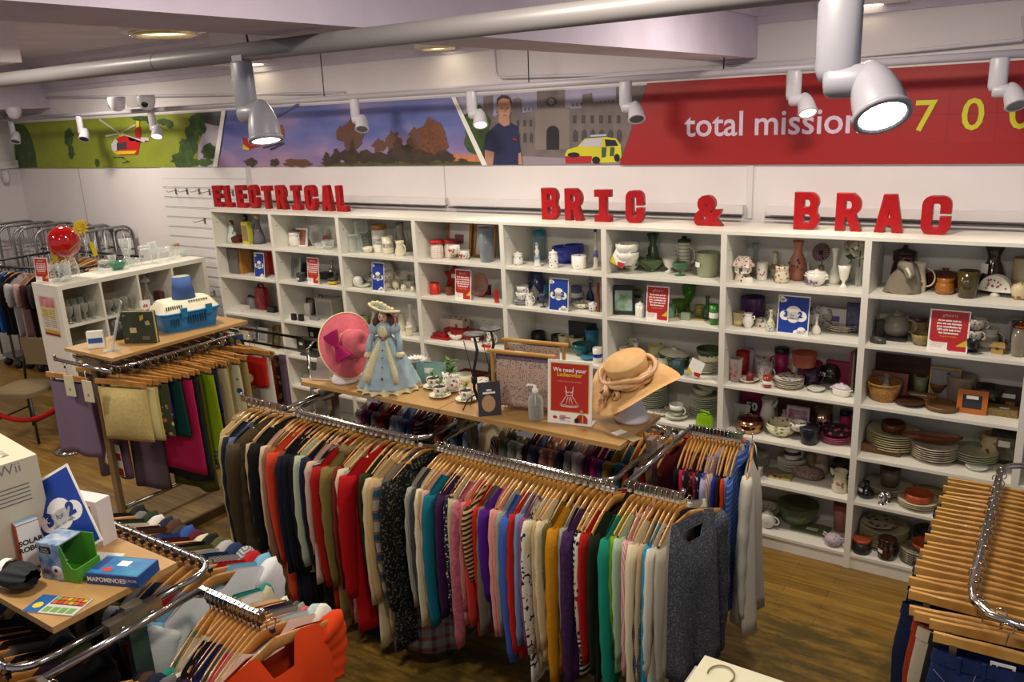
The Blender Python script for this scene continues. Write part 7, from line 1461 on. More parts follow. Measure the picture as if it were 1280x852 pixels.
# scarves and tea towels on the end rails beyond the left rack
def scarf_at(px, py, y, w, L, mat, label, name='scarf', seed=0, z=None):
    P = hit(px, py, 1, y); P.z = P.z if z is None else z; rn = random.Random(seed); p = rn.uniform(0, 6)
    b = MB(); b.grid(lambda u, v: ((lambda a, s: (s*w/2, .012*math.sin(a)+.01*math.sin(s*7+p)*v, -L*v+.015*(1-v)**8))(2*PI*u, math.cos(2*PI*u))), 24, 10, mat, closeu=True)
    k0 = len(b.v)-24; b.f.append(list(range(k0, k0+24))); b.m.append(0); b.smooth.append(False)
    o = b.build(name, None, P, rn.uniform(.0, .25)); return tag(o, label, name.split('_')[-1])
b = MB(); b.box(1.2, 2.05, -.76, -.745, 1.185, 1.205, CHR); b.box(1.2, 2.05, -.86, -.845, 1.13, 1.145, CHR); b.tube([(2.05, -.86, 1.14), (2.05, -.76, 1.2)], .008, CHR, 6); b.tube([(1.25, -.86, 1.14), (1.25, -.86, .06)], .012, CHR, 6); b.tube([(2.0, -.8, 1.14), (2.0, -.8, 0)], .012, CHR, 6)
tag(b.build('scarf_stand'), 'chrome double bar of scarves beyond the left rack', 'stand')
for i, (px, py, w, L, mat, l) in enumerate((
    (281, 418, .09, .3, cloth('a81c1c', 'floral', 'd0c8b8', sc=20.), 'bright red printed scarf at the left end of the scarf bar'),
    (293, 420, .17, .42, cloth('4a5c94', 'floral', 'c0a840', 'b0a890', sc=12.), 'blue tea towel with yellow pattern high on the bar'),
    (303, 462, .1, .6, cloth('6a2430', 'floral', 'b8a888', '3c4a34', sc=28.), 'maroon paisley scarf beside the white tea towel'),
    (310, 460, .12, .58, cloth('8a7c58'), 'khaki beige scarf left of the blue flowered one'),
    (323, 448, .16, .62, cloth('3c4c9a', 'floral', 'c8b028', 'b8bcc8', sc=9.), 'blue scarf with big yellow and white flowers'),
    (331, 449, .05, .6, cloth('b8a41c'), 'narrow yellow scarf edge beside the blue flowers'),
    (338, 449, .12, .6, cloth('7a1c12', 'noise', 'b88a1c', sc=9.), 'rust red scarf with golden pattern'),
    (347, 447, .08, .62, cloth('2a2224', 'floral', '8a6a3a', sc=20.), 'black and olive printed scarf near the bar end'),
    (343, 452, .07, .55, cloth('8a2c1c'), 'plain brick red scarf on the bar'),
    (353, 446, .07, .6, cloth('6a5468'), 'dusty mauve scarf last on the bar'))):
    scarf_at(px, py, -.86-.003*i, w, L, mat, l, seed=i)
# ------------------------------------------------------------ right rack: jeans
JN = [('dark indigo', '10182e'), ('black', '141416'), ('mid indigo', '1a2848'), ('near-black', '181a20'), ('blue', '22385c'), ('ink blue', '121c38'), ('washed blue', '2c4870'), ('dark indigo', '101a34'), ('slate', '2c3038')]
def jeans(x, y, z, rz, mat, label, hl, seed, W=.20, L=.98, th=.022, detail=False):
    rn = random.Random(seed)
    def fn(u, v):
        a = 2*PI*u; s = math.cos(a); q = math.sin(a); s = abs(s)**.6*(1 if s > 0 else -1); w = W*(.9+.14*min(1, v*5)-.16*v)
        return (s*w, q*th*(1+.5*math.sin(PI*min(1, v*3))), -.13-L*v)
    b = MB(); b.grid(fn, 28, 14, mat, closeu=True); k0 = len(b.v)-28; b.f.append(list(range(k0, k0+28))); b.m.append(0); b.smooth.append(False)
    o = b.build('jeans', None, (x, y, z), rz); tag(o, label, 'jeans')
    wb = MB(); wb.grid(lambda u, v: (lambda p: (p[0]*1.02, p[1]*1.25, p[2]+.0))(fn(u, .045*v)), 28, 1, mat, closeu=True); wb.build('waistband', o)
    if detail:
        p_ = MB(); SEAM = M('6a6a8a', .8)
        for sg in (-1, 1): p_.tube([(sg*.19, -th*.9, -.2), (sg*.15, -th*1.25, -.235), (sg*.08, -th*1.5, -.225), (sg*.07, -th*1.45, -.175)], .0016, SEAM, 5)
        p_.tube([(0.0, -th*1.5, -.175), (.0, -th*1.6, -.3), (.02, -th*1.5, -.34)], .0018, SEAM, 5); p_.build('pocket_stitching', o)
        MB().lathe([(0, .0), (.009, .0), (.009, -.004), (0, -.005)], M('6a5030', .3, 1), 12, TR(0, -th*1.32, -.155) @ RX(-PI/2) @ RX(PI)).build('button', o)
        for sx in (-.12, -.05, .07, .14): MB().box(sx-.006, sx+.006, -th*1.45-.004, -th*1.2, -.18, -.125, mat).build('belt_loop', o)
        lb = MB(); lb.box(-.035, .035, -.005, -.003, -.155, -.125, PAPER); lb.box(-.03, -.018, -.0056, -.005, -.144, -.136, BLACK); lb.box(-.014, .026, -.0056, -.005, -.144, -.136, BLACK); lb.build('woven_label', o)
    hanger('t', x, y, z, rz, hl, clips=True, cube=False)
ys = [-.80-i*.0455 for i in range(24)]
for i, y in enumerate(ys):
    n_, h = JN[i % len(JN)]; W = .222+.015*math.sin(i*1.7)
    od = ['first', 'second', 'third', 'fourth', 'fifth', 'sixth', 'seventh', 'eighth', 'ninth', 'tenth', 'eleventh', 'twelfth', 'thirteenth', 'fourteenth', 'fifteenth', 'sixteenth', 'seventeenth', 'eighteenth', 'nineteenth', 'twentieth', 'twenty-first', 'twenty-second', 'twenty-third', 'twenty-fourth'][i]
    jeans(6.362+.008*math.sin(i*2.3), y, 1.115, random.uniform(-.03, .10), cloth(h, 'noise', h, sc=60.), f'{n_} jeans, {od} from the far end of the right rack', f'wooden trouser hanger, {od} from the far end of the right rack', i, W)
jeans(6.45, -1.97, 1.11, .05, cloth('141416'), 'black jeans just behind the front pair on the right rack', 'wooden trouser hanger of the black jeans near the front', 60, .21)
jeans(6.40, -1.95, 1.11, .05, cloth('a89c88'), 'stone coloured trousers peeping left of the front jeans', 'wooden trouser hanger of the stone coloured trousers', 61, .2)
jeans(6.38, -1.92, 1.11, .05, cloth('8a2c12'), 'rust coloured trousers peeping left of the stone ones', 'wooden trouser hanger of the rust coloured trousers', 62, .2)
jeans(6.475, -2.05, 1.11, .05, cloth('15254c', 'noise', '1e3160', sc=14., bump=.4), 'front pair of blue jeans with white label on the right rack', 'frontmost wooden trouser hanger holding the blue jeans', 63, .215, detail=True)
# ------------------------------------------------------------ far left rail
rail('the far left rail', (-2.75, -1.0), (-1.12, -.78), 1.5, [(a, 'polo', c(h), dict(L=.62, slv=.2)) for a, h in (('royal blue polo', '1c3c94'), ('navy polo', '141a30'), ('white polo', 'ccccd0'), ('black tee', '141418'), ('grey polo', '8a8a90'), ('dark navy shirt', '12182c'), ('bright blue tee', '1c64b8'), ('ink blue shirt', '101a34'), ('black polo', '121216'), ('pale grey shirt', 'a0a0a4'), ('pinkish shirt', 'a88a86'), ('dark maroon shirt', '3a1a20'), ('charcoal polo', '2c2c30'), ('white shirt', 'c0bebc'), ('navy tee', '1a2038'), ('grey shirt', '6a6a70'))], kind='d', seed=33, rot=.35)
for k in range(12): hanger('d', -1.0+.0*k-.12*k-.1, -.1, 1.5, PI/2+random.uniform(-.3, .3), 'dark wooden hanger, '+('first second third fourth fifth sixth seventh eighth ninth tenth eleventh last'.split()[k])+' of those behind the glassware')
# ============================================================ things on the central table (z 1.32)
TZ = 1.321
def head_block(px, py, label, s=1.0, z=TZ):
    P = hit(px, py, 2, z); W_ = M('e8e6ea', .6)
    t = thing('polystyrene_bust', label, 'display head', P, .4)
    b = MB(); b.lathe([(0, 0), (.075*s, 0), (.08*s, .012), (.072*s, .03), (.05*s, .075), (.045*s, .10), (.05*s, .12)], W_, 24); b.build('neck_stand', t)
    h = MB()
    def hd(u, v):
        a = 2*PI*u; th = PI*v; r = math.sin(th); x = .062*r*math.cos(a); y = .08*r*math.sin(a); z_ = .2-.1*math.cos(th)
        if math.sin(a) < -.7 and .45 < v < .6: y -= .014*(1-abs(math.cos(a))*1.4)     # nose
        if v < .3: y -= .01
        return (x*s, y*s, z_*s)
    h.grid(hd, 28, 18, W_, closeu=True); h.build('head', t)
    return t, P
# pink felt hat
t, P = head_block(432, 476, 'white polystyrene head under the pink hat', .95)
def hat_T(P, h, axis, spin=0):
    return TR(P.x, P.y, P.z+h) @ Vector(axis).to_track_quat('Z', 'Y').to_matrix().to_4x4() @ RZ(spin)
PINK = cloth('c8606c', 'noise', 'd06c78', sc=20., bump=.1); HTX = hat_T(P+CR*.03, .205, CR*.8+CU*.12-CF*.56) @ Matrix.Scale(.93, 4)
hat = thing('sun_hat', 'wide-brimmed pink felt hat with magenta bow', 'hat'); hat.matrix_world = HTX
b = MB()
b.grid(lambda u, v: ((lambda a, r: (r*math.cos(a)*1.12, r*math.sin(a), .012*math.sin(2*a)+(.03*(1-v) if v < 1 else 0)-.0*v))(2*PI*u, .088+.107*v)), 48, 8, PINK, closeu=True)
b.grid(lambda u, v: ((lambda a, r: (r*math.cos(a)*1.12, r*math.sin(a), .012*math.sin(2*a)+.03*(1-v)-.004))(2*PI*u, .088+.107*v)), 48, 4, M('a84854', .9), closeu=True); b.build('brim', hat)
b = MB(); b.lathe([(.09, .0), (.088, .06), (.084, .10), (.07, .125), (.04, .128), (.015, .118), (0, .116)], PINK, 36, sx=1.1); b.build('crown', hat)
b = MB(); b.tube([(.196*math.cos(a)*1.12, .195*math.sin(a), .012*math.sin(2*a)) for a in [k*PI/24 for k in range(48)]], .004, M('e0cc9a', .8), 6, closed=True); b.build('brim_edging', hat)
b = MB()
for zz in (.02, .034): b.tube([(.0905*math.cos(a)*1.1, .0905*math.sin(a), zz) for a in [k*PI/16 for k in range(32)]], .0022, M('e0b890', .8), 5, closed=True)
b.build('cord_trim', hat)
BM_ = cloth('a01c5c', bump=.1); b = MB()
for sg in (-1, 1):
    b.grid(lambda u, v: ((lambda a: (sg*.08*v, .012*math.cos(a)+.004*math.sin(3*a), (.014+.036*v)*math.sin(a)*(1 if v < .95 else .9)))(2*PI*u)), 20, 6, BM_, closeu=True)
b.sph((0, 0, 0), .016, BM_)
bo = b.build('bow', hat); inv = HTX.inverted()
bw = Matrix(((CR*.5-CU*.85), (CF*-1), (CR*.85+CU*.5))).transposed().to_4x4()
d_ = HTX.to_3x3().inverted() @ (-CF-CR*.9-CU*.1); d_.z = 0; d_.normalize()
bo.matrix_local = Matrix.Translation(d_*.13+Vector((0, 0, .05))) @ (inv.to_3x3() @ bw.to_3x3()).to_4x4()
# porcelain doll
P = hit(487, 484, 2, TZ); Hd = .47; doll = thing('porcelain_doll', 'porcelain doll in pale blue lace dress and feathered hat', 'doll', P, math.atan2(-(CAM.x-P.x), (CAM.y-P.y))+PI)
doll.rotation_euler = (0, 0, .45); doll.scale = (.95,)*3
DB = cloth('8fa6b4', 'noise', 'a3b8c2', sc=14., bump=.1); LACE = cloth('d8cfa8', 'speckle', 'd8cfa8', 'c4b88c', sc=130., bump=.5); SKN = M('e2b89c', .4)
b = MB(); b.grid(lambda u, v: ((lambda a, r: (r*math.cos(a)*(1+.05*math.sin(9*a)*(1-v)), r*math.sin(a)*.85*(1+.05*math.sin(9*a)*(1-v)), .03+.27*v))(2*PI*u, .135*(1-v)**.8+.04)), 60, 12, DB, closeu=True); b.build('skirt', doll)
b = MB(); b.grid(lambda u, v: ((lambda a, r: (r*math.cos(a), r*math.sin(a)*.85, .002+.06*(1-v)*1.0+.006*math.sin(14*a)*v))(2*PI*u, .15+.028*v+.014*math.sin(16*2*PI*u)*v)), 96, 4, LACE, closeu=True); b.lathe([(0, .001), (.14, .001)], LACE, 20, sy=.85); b.build('ruffle', doll)
for sg in (-1, 1):
    b = MB(); b.tube([(sg*.018, -.045, .285), (sg*.045, -.085, .2), (sg*.075, -.12, .12), (sg*.085, -.14, .07)], [.014, .03, .036, .03], LACE, 8, sy=.4); b.build('lace_panel', doll)
for k, (x_, z_) in enumerate(((-.075, .11), (.075, .11), (0, .09), (0, .15), (0, .2), (0, .24))):
    b = MB(); b.sph((x_, -.05-.105*(1-z_/.3), z_), .009 if k < 3 else .005, M('8a4a44', .6), 8, 6); b.build('ribbon_rose', doll)
b = MB(); b.lathe([(.04, .285), (.038, .31), (.05, .345), (.045, .37), (.02, .385), (0, .386)], DB, 20, sy=.75); b.build('bodice', doll)
b = MB(); b.sph((0, -.033, .335), .028, LACE, 10, 8, sc=(1, .45, 1.3)); b.tube([(-.03, -.03, .31), (0, -.05, .29), (.03, -.03, .31)], .005, M('8a4a44', .6), 6); b.build('jabot', doll)
for sg in (-1, 1):
    b = MB(); b.sph((sg*.06, 0, .345), .032, DB, 12, 8, sc=(1, .9, 1.1)); b.tube([(sg*.065, 0, .33), (sg*.088, -.02, .27), (sg*.09, -.04, .215)], [.018, .017, .02], DB, 8); b.build('sleeve', doll)
    b = MB(); b.lathe([(.018, .012), (.03, -.012), (.022, -.016), (0, -.01)], LACE, 14, TR(sg*.09, -.042, .212), rfun=lambda t, z: 1+.1*math.sin(7*t)); b.build('cuff', doll)
b = MB(); b.sph((0, -.004, .415), .03, SKN, 16, 12, sc=(.9, .95, 1.12)); b.tube([(0, 0, .375), (0, 0, .4)], .012, SKN, 8); b.sph((0, -.034, .412), .0045, SKN, 8, 6); b.build('head', doll)
b = MB(); [b.sph((sg*.011, -.029, .42), .004, M('2a2420', .2), 8, 6) for sg in (-1, 1)]; b.box(-.006, .006, -.0325, -.028, .3985, .4015, M('a83a3a', .4)); b.build('face_features', doll)
HAIR = M('3c2414', .7, pat='noise', h2='5a3a20', sc=60., bump=.6); b = MB(); b.sph((0, .012, .42), .036, HAIR, 14, 10)
for sg in (-1, 1): b.tube([(sg*.026, 0, .43), (sg*.045, -.004, .39), (sg*.052, -.002, .35), (sg*.04, .0, .33)], [.014, .02, .016, .008], HAIR, 8)
b.build('hair', doll)
b = MB(); TH = TR(.004, 0, .452) @ RY(.28) @ RX(-.22); HB = cloth('9db4b4'); b.grid(lambda u, v: ((lambda a, r: (r*math.cos(a)*1.1, r*math.sin(a), .008*math.cos(2*a)*v))(2*PI*u, .03+.045*v)), 32, 4, HB, TH, closeu=True); b.lathe([(.034, 0), (.03, .018), (0, .024)], HB, 18, TH)
b.build('hat', doll); b = MB(); b.tube([tuple(TH @ Vector((.078*1.1*math.cos(a), .078*math.sin(a), .006+.008*math.cos(2*a)))) for a in [k*PI/16 for k in range(32)]], .007, LACE, 6, closed=True)
for k in range(6): b.sph(tuple(TH @ Vector((-.06+.022*k, -.02, .022+.008*math.sin(k)))), .015, LACE, 8, 6)
b.build('hat_lace', doll)
b = MB(); PKR = cloth('c8828a'); b.sph((.075, -.03, .43), .012, PKR, 8, 6); b.tube([(.075, -.03, .43), (.078, -.04, .4), (.08, -.042, .37)], .004, PKR, 6); b.build('pink_ribbon', doll)
# lotus in glass bowl
P = hit(521, 472, 2, TZ); t = thing('lotus_bowl', 'white lotus flower in a clear pedestal glass bowl', 'flower bowl', P, 0)
b = MB(); b.lathe([(0, 0), (.035, 0), (.035, .045), (.02, .05), (.035, .06), (.06, .09), (.066, .11)], GLASS, 20); b.build('bowl', t)
b = MB()
for ring, (r, n, up) in enumerate(((.072, 14, .25), (.055, 12, .6), (.034, 9, 1.1))):
    for k in range(n):
        a = 2*PI*k/n+ring*.3; c0 = Vector((0, 0, .095)); d = Vector((math.cos(a), math.sin(a), up)).normalized(); s_ = Vector((-math.sin(a), math.cos(a), 0))*.012
        b.add([c0, c0+d*r*.6+s_, c0+d*r, c0+d*r*.6-s_], [(0, 1, 2, 3)], M('e8e4dc', .6))
b.build('lotus', t); MB().lathe([(0, .052), (.03, .062), (.045, .082), (0, .085)], M('5a6a4a', .6), 14).build('leaves', t)
# turquoise gift bag
P = hit(541, 476, 2, TZ); AQ = M('7fa8a4', .5); t = thing('gift_bag', 'turquoise paper bag with oval label behind the planted teapot', 'bag', P, .25)
b = MB(); b.prism([(-.075, 0), (.075, 0), (.078, .10), (.055, .125), (.03, .105), (0, .112), (-.03, .105), (-.055, .125), (-.078, .10)], -.0325, -.03, AQ); b.prism([(-.075, 0), (.075, 0), (.078, .10), (-.078, .10)], .03, .0325, AQ)
b.box(-.0765, -.0745, -.03, .03, 0, .1, AQ); b.box(.0745, .0765, -.03, .03, 0, .1, AQ); b.box(-.075, .075, -.03, .03, 0, .002, AQ); b.build('bag', t)
b = MB(); b.box(-.03, .025, -.034, -.0326, .055, .085, PAPER); b.build('label_plate', t)
def plant(mb, h, n, seed, r=.03, z0=0):
    rn = random.Random(seed); G1 = M('4c7a2c', .6)
    for k in range(n):
        a = rn.uniform(0, 2*PI); zz = z0+h*rn.uniform(.2, 1); p = Vector((rn.uniform(-.008, .008), rn.uniform(-.008, .008), zz)); d = Vector((math.cos(a), math.sin(a), rn.uniform(.1, .9))).normalized(); s_ = Vector((-math.sin(a), math.cos(a), 0))*r*.25
        mb.add([p, p+d*r*.5+s_, p+d*r, p+d*r*.5-s_], [(0, 1, 2, 3)], G1)
    mb.tube([(0, 0, z0), (0.003, 0, z0+h)], .0015, G1, 5)
def planted_cup(px, py, label, seed, h=.05):
    P = hit(px, py, 2, TZ); t = thing('planted_teacup', label, 'planter', P+Vector((0, .035, 0)), -.3)
    MB().lathe(prof('plate', .115, .014), GWF, 24).build('saucer', t)
    b = MB(); b.lathe([(r, z+.01) for r, z in prof('cup', .075, .048)], RWF, 22); b.build('cup', t); hb = MB(); handle(hb, .034, .022, .05, .014, .003, RWF); hb.build('handle', t)
    MB().lathe([(0, .052), (.033, .052)], M('3a2a1a', .9), 16).build('soil', t); b = MB(); plant(b, h, 22, seed, .026, .05); b.build('plant', t)
planted_cup(537, 487, 'planted teacup beside the turquoise bag, rear left of three', 1); planted_cup(545, 498, 'planted teacup in the middle front of three', 2, .055); planted_cup(578, 503, 'planted teacup on the right beside the board seam', 3, .05)
P = hit(561, 490, 2, TZ); t = thing('planted_teapot', 'white flowered teapot planted with green stems', 'planter', P+Vector((0, .03, 0)), -.3)
MB().lathe(prof('plate', .12, .014), GWF, 24).build('saucer', t)
b = MB(); b.lathe([(r, z+.01) for r, z in prof('urn', .11, .08)], RWF, 24); b.build('body', t); b = MB(); b.tube([(-.045, 0, .04), (-.07, 0, .055), (-.082, 0, .085)], [.011, .008, .006], RWF, 8); b.build('spout', t)
b = MB(); handle(b, .045, .03, .075, .025, .005, RWF); b.build('handle', t); b = MB(); plant(b, .1, 46, 9, .04, .07); b.build('plant', t)
# two black metal candle stands
for (px, py, hpx, l) in ((598, 512, 94, 'front'), (618, 497, 86, 'rear')):
    P = hit(px, py, 2, TZ); s_ = ppm(P); h = hpx/s_*1.03; t = thing('candle_stand', l+' one of two black curved metal pillar candle stands', 'candle holder', P, .3); IR = M('1c1c20', .45)
    b = MB(); b.tube([(.02, 0, 0), (-.015, 0, h*.28), (-.01, 0, h*.55), (.012, 0, h*.8), (0, 0, h*.98)], [.009, .008, .007, .008, .006], IR, 8); b.tube([(-.055, .0, h*.92), (-.03, 0, h*.6), (-.012, 0, h*.35)], .0025, IR, 6); b.build('stem', t)
    for d in ((-.07, -.03), (-.06, .05)):
        b = MB(); b.tube([(-.01, 0, h*.2), (d[0]*.6, d[1]*.6, h*.16), (d[0], d[1], .004)], .0035, IR, 6); b.build('leg', t)
    b = MB(); b.lathe([(0, h), (.05, h*1.0), (.055, h+.008), (.048, h+.004), (0, h+.004)], IR, 22); b.build('drip_plate', t); b = MB(); b.lathe([(.013, h*.36), (.015, h*.37), (.015, h*.44), (.013, h*.45)], IR, 10, TR(-.012, 0, 0)); b.build('collar', t)
# knitting bag
t = thing('knitting_bag', 'wooden framed knitting bag in small flowered fabric', 'bag', hit(660, 513, 2, TZ)+Vector((0, .02, 0)), .13)
WD = M('b98a44', .4); FB = cloth('b8a494', 'floral', '3c4468', 'b0584a', sc=110., bump=.1)
for k, (y, zz) in enumerate(((-.075, .305), (.075, .32))):
    b = MB(); b.tube([(-.178, y, zz), (.178, y, zz)], .011, WD, 10); b.build('top_rail', t)
    for sg in (-1, 1): b = MB(); b.box(sg*.155-.006, sg*.155+.006, (y-.008), (y+.008), .0, zz, WD); b.build('leg', t)
b = MB(); b.grid(lambda u, v: ((v-.5)*.285, (-.055-.012*math.sin(u*PI*3) if u < .45 else (-.055+(u-.45)*1.1 if u < .55 else .055+.0*u)), (.29-(u/.45)*.265 if u < .45 else (.025 if u < .55 else .025+(u-.55)/.45*.285))), 22, 6, FB); b.build('fabric_bag', t)
for sg in (-1, 1): b = MB(); b.quad([(sg*.142, -.055, .03), (sg*.142, .055, .03), (sg*.142, .05, .27), (sg*.142, -.05, .27)], FB); b.build('side_panel', t)
b = MB(); b.box(-.142, .142, -.06, -.057, .235, .29, cloth('6a6478', 'floral', '2c3058', 'b0584a', sc=70.)); b.build('top_band', t)
# dark leaflet, soap bottle, sign, pins bag
P = hit(613, 519, 2, TZ); t = thing('pattern_book', 'dark leaflet with a pale disc leaning on the knitting bag', 'leaflet', P, .75)
MB().box(-.055, .055, -.003, .003, 0, .165, M('38343a', .35), RX(-.1)).build('cover', t); b = MB(); b.lathe([(0, 0), (.033, 0)], M('b8946a', .6), 24, RX(-.1) @ TR(-.005, -.0035, .06) @ RX(PI/2), sy=1.25); b.build('printed_disc', t)
b = MB(); b.box(-.012, .012, -.0042, -.003, .122, .13, PAPER, RX(-.1)); b.box(-.03, .03, -.0042, -.003, .108, .117, PAPER, RX(-.1)); b.build('printed_title', t)
P = hit(666, 526, 2, TZ); t = thing('soap_bottle', 'clear plastic pump bottle of hand gel', 'bottle', P+Vector((0, .03, 0)), 0)
MB().lathe([(0, 0), (.034, 0), (.037, .004), (.037, .095), (.03, .115), (.014, .125), (.013, .135)], glass('dfe4de', .22), 22).build('bottle', t); MB().lathe([(0, .003), (.033, .003), (.034, .075), (0, .075)], glass('d0d4c8', .2), 18).build('gel', t)
b = MB(); b.lathe([(0, .13), (.015, .13), (.015, .15), (.008, .155), (.008, .17), (0, .17)], PAPER, 14); b.tube([(0, 0, .168), (-.03, -.012, .17), (-.038, -.015, .162)], .005, PAPER, 6); b.tube([(0, 0, .13), (0, 0, .02)], .003, PAPER, 5); b.build('pump', t)
P = hit(712, 530, 2, TZ); t = thing('display_sign', 'red and white sign asking for ladieswear, in a clear stand', 'sign', P, .18); w_, h_ = .215, .30
MB().box(-w_/2, w_/2, -.003, .003, 0, h_, PAPER, RX(-.1)).build('board', t); MB().box(-w_/2, w_/2, 0, .07, 0, .003, glass('f4f8f8', .3)).build('clear_foot', t)
f = MB(); YB = M('d8b428', .5); RS = M('b8281c', .4)
f.quad([(-.094, -.0042, .057), (.094, -.0042, .057), (.094, -.0042, .289), (-.094, -.0042, .289)], YB); f.quad([(-.09, -.005, .061), (.09, -.005, .061), (.09, -.005, .285), (-.09, -.005, .285)], RS)
add_text(f, 'We need your', .027, PAPER, TR(0, -.0062, .248) @ UPRIGHT, off=.0006); add_text(f, 'Ladieswear', .027, M('e8c828', .5), TR(0, -.0062, .226) @ UPRIGHT, off=.0006); add_text(f, 'to help make missions possible', .0095, M('e8b0a8', .5), TR(0, -.0062, .2) @ UPRIGHT)
def ln(pts, r=.0018): f.tube([(x, -.0062, z) for x, z in pts], r, PAPER, 5)
ln([(-.018, .18), (-.016, .15), (-.013, .137), (-.045, .09), (-.04, .086), (-.02, .084), (0, .083), (.02, .084), (.04, .086), (.045, .09), (.013, .137), (.016, .15), (.018, .18)]); ln([(-.016, .16), (-.008, .148), (0, .156), (.008, .148), (.016, .16)]); ln([(-.013, .137), (.013, .137)]); ln([(-.007, .13), (-.016, .095)], .0013); ln([(0, .13), (0, .095)], .0013); ln([(.007, .13), (.016, .095)], .0013); ln([(-.046, .094), (0, .088), (.046, .094)], .0012)
f.add([(x, -.0062, z) for x, z in ((-.082, .03), (-.075, .037), (-.065, .036), (-.058, .03), (-.066, .023), (-.076, .023))], [range(6)], RS); f.box(-.048, -.018, -.0058, -.005, .037, .041, M('c87a78', .5)); f.box(-.048, .006, -.0058, -.005, .029, .034, M('c05a5c', .5)); f.box(-.048, -.022, -.0058, -.005, .022, .026, M('4a5a9a', .5)); f.box(-.048, .006, -.0058, -.005, .016, .0175, M('a8a8c0', .5))
f.add([(x, -.0058, z) for x, z in ((.022, .012), (.088, .012), (.088, .035), (.075, .05), (.068, .052), (.05, .052), (.04, .045))], [range(7)], M('a82a20', .5)); f.lathe([(0, 0), (.008, 0)], M('b08a78', .5), 12, TR(.059, -.0064, .066) @ RX(PI/2), sy=1.3); f.lathe([(0, 0), (.012, 0)], BLACK, 12, TR(.036, -.0066, .022) @ RX(PI/2)); f.box(.063, .068, -.0066, -.006, .014, .05, YB)
fo = f.build('printed_face', t); fo.rotation_euler = (-.1, 0, 0)
P = hit(780, 543, 2, TZ); t = thing('bag_of_pins', 'clear bag with paper header lying at the table corner', 'packet', P, -.35)
MB().box(-.05, -.01, -.03, .03, 0, .003, PAPER).build('header_card', t); b = MB(); b.grid(lambda u, v: (-.01+.1*u, -.03+.06*v, .001+.006*math.sin(PI*u)*math.sin(PI*v)), 8, 6, M('a8926a', .35)); b.build('bag', t)
# straw hat
t, P = head_block(790, 524, 'white polystyrene head under the straw-coloured hat', 1.0)
STR = M('c89a5e', .6, pat='noise', h2='d4ac74', sc=10., bump=.3, bs=140.); ORG = M('c0906a', .35, pat='noise', h2='d8b080', sc=9., bump=.3, bs=20.)
HT2 = hat_T(P, .195, CU*.86-CR*.38-CF*.42); hat = thing('organza_hat', 'large apricot organza hat with ribbon swirls', 'hat'); hat.matrix_world = HT2
b = MB(); b.grid(lambda u, v: ((lambda a, r: (r*math.cos(a)*1.06, r*math.sin(a), -.0+.045*v*math.cos(2*a+.3)-.02*v))(2*PI*u, .085+.125*v)), 56, 8, STR, closeu=True); b.build('brim', hat)
b = MB(); b.lathe([(.087, -.01), (.095, .06), (.102, .105), (.098, .112), (0, .118)], STR, 36); b.build('crown', hat)
b = MB()
for k in range(7):
    b.tube([((.098+.012*math.sin(2.3*a+k)+.01*k*.5)*math.cos(a), (.098+.012*math.cos(1.7*a+k)+.008*k*.5)*math.sin(a), .012+.008*k+.008*math.sin(3*a+k*1.7)) for a in [q*PI/14 for q in range(28)]], .011, ORG, 8, closed=True)
b.build('ribbon_band', hat); b = MB(); rn = random.Random(4); base = HT2.inverted().to_3x3() @ (-CR*1.0-CF*.5-CU*.25); base.z = 0; base.normalize()
for k in range(12):
    c0 = base*(.10+.015*rn.random())+Vector((rn.uniform(-.04, .04), rn.uniform(-.04, .04), rn.uniform(-.03, .05))); e = base*rn.uniform(.01, .045)+Vector((rn.uniform(-.03, .03), rn.uniform(-.03, .03), rn.uniform(-.09, .03)))
    b.grid(lambda u, v: tuple(c0+e*v+Vector((.022*math.cos(2*PI*u)*(math.sin(PI*v)*.8+.25), .01*math.sin(2*PI*u)+.008*math.sin(9*v+k), .022*math.sin(2*PI*u)*(math.sin(PI*v)*.8+.25)))), 12, 8, ORG, closeu=True)
b.build('organza_bow', hat)
P = hit(407, 471, 2, TZ); b = MB(); AC = glass('d8d0cc', .25); b.box(-.06, .06, -.003, 0, 0, .11, AC, RX(-.3)); b.box(-.06, .06, -.06, 0, 0, .003, AC); b.box(-.06, .06, -.062, -.059, 0, .045, AC, RX(-.15)); tag(b.build('leaflet_holder', None, P, .3), 'empty clear acrylic leaflet holder left of the pink hat', 'holder')
for (px, py, l) in ((466, 500, 'left'), (655, 543, 'right')):
    P = hit(px, py, 1, -1.757); b = MB(); b.box(-.04, .04, -.002, 0, -.01, .012, glass('9a98a4', .6)); tag(b.build('ticket_holder', None, (P.x, -1.757, P.z)), l+' clear ticket strip under the front edge of the central table', 'ticket holder')
# ============================================================ left rack table (z 1.32)
P = hit(122, 434, 2, TZ); t = thing('paperback_book', 'thick paperback with blue title standing on the left table', 'book', P, .8)
MB().box(-.05, .05, -.02, .018, 0, .115, M('d8cfa8', .7)).build('pages', t); b = MB(); b.box(-.052, .052, -.0215, -.02, 0, .117, PAPER); b.box(-.045, .045, -.0225, -.0215, .035, .07, M('2c5a9c', .5)); b.box(-.052, .052, .018, .0195, 0, .117, M('3a6aa8', .5)); b.build('cover', t)
P = hit(140, 437, 2, TZ); t = thing('acrylic_stand', 'slanted clear acrylic sign stand on the left table', 'stand', P, 1.1); AC = glass('e4e8e4', .15)
MB().box(-.004, .004, -.05, .05, 0, .33, AC, RY(.32)).build('panel', t); MB().box(-.05, .05, -.04, .04, 0, .003, AC).build('foot', t)
P = hit(151, 423, 2, TZ); item('black_mug', 'mug', 'mug', None, 151, 423, .085, .125, M('1a1a20', .4), 'tall black mug behind the green album', at=(P.x, P.y, TZ), hd=1, sticker=1, rz=PI)
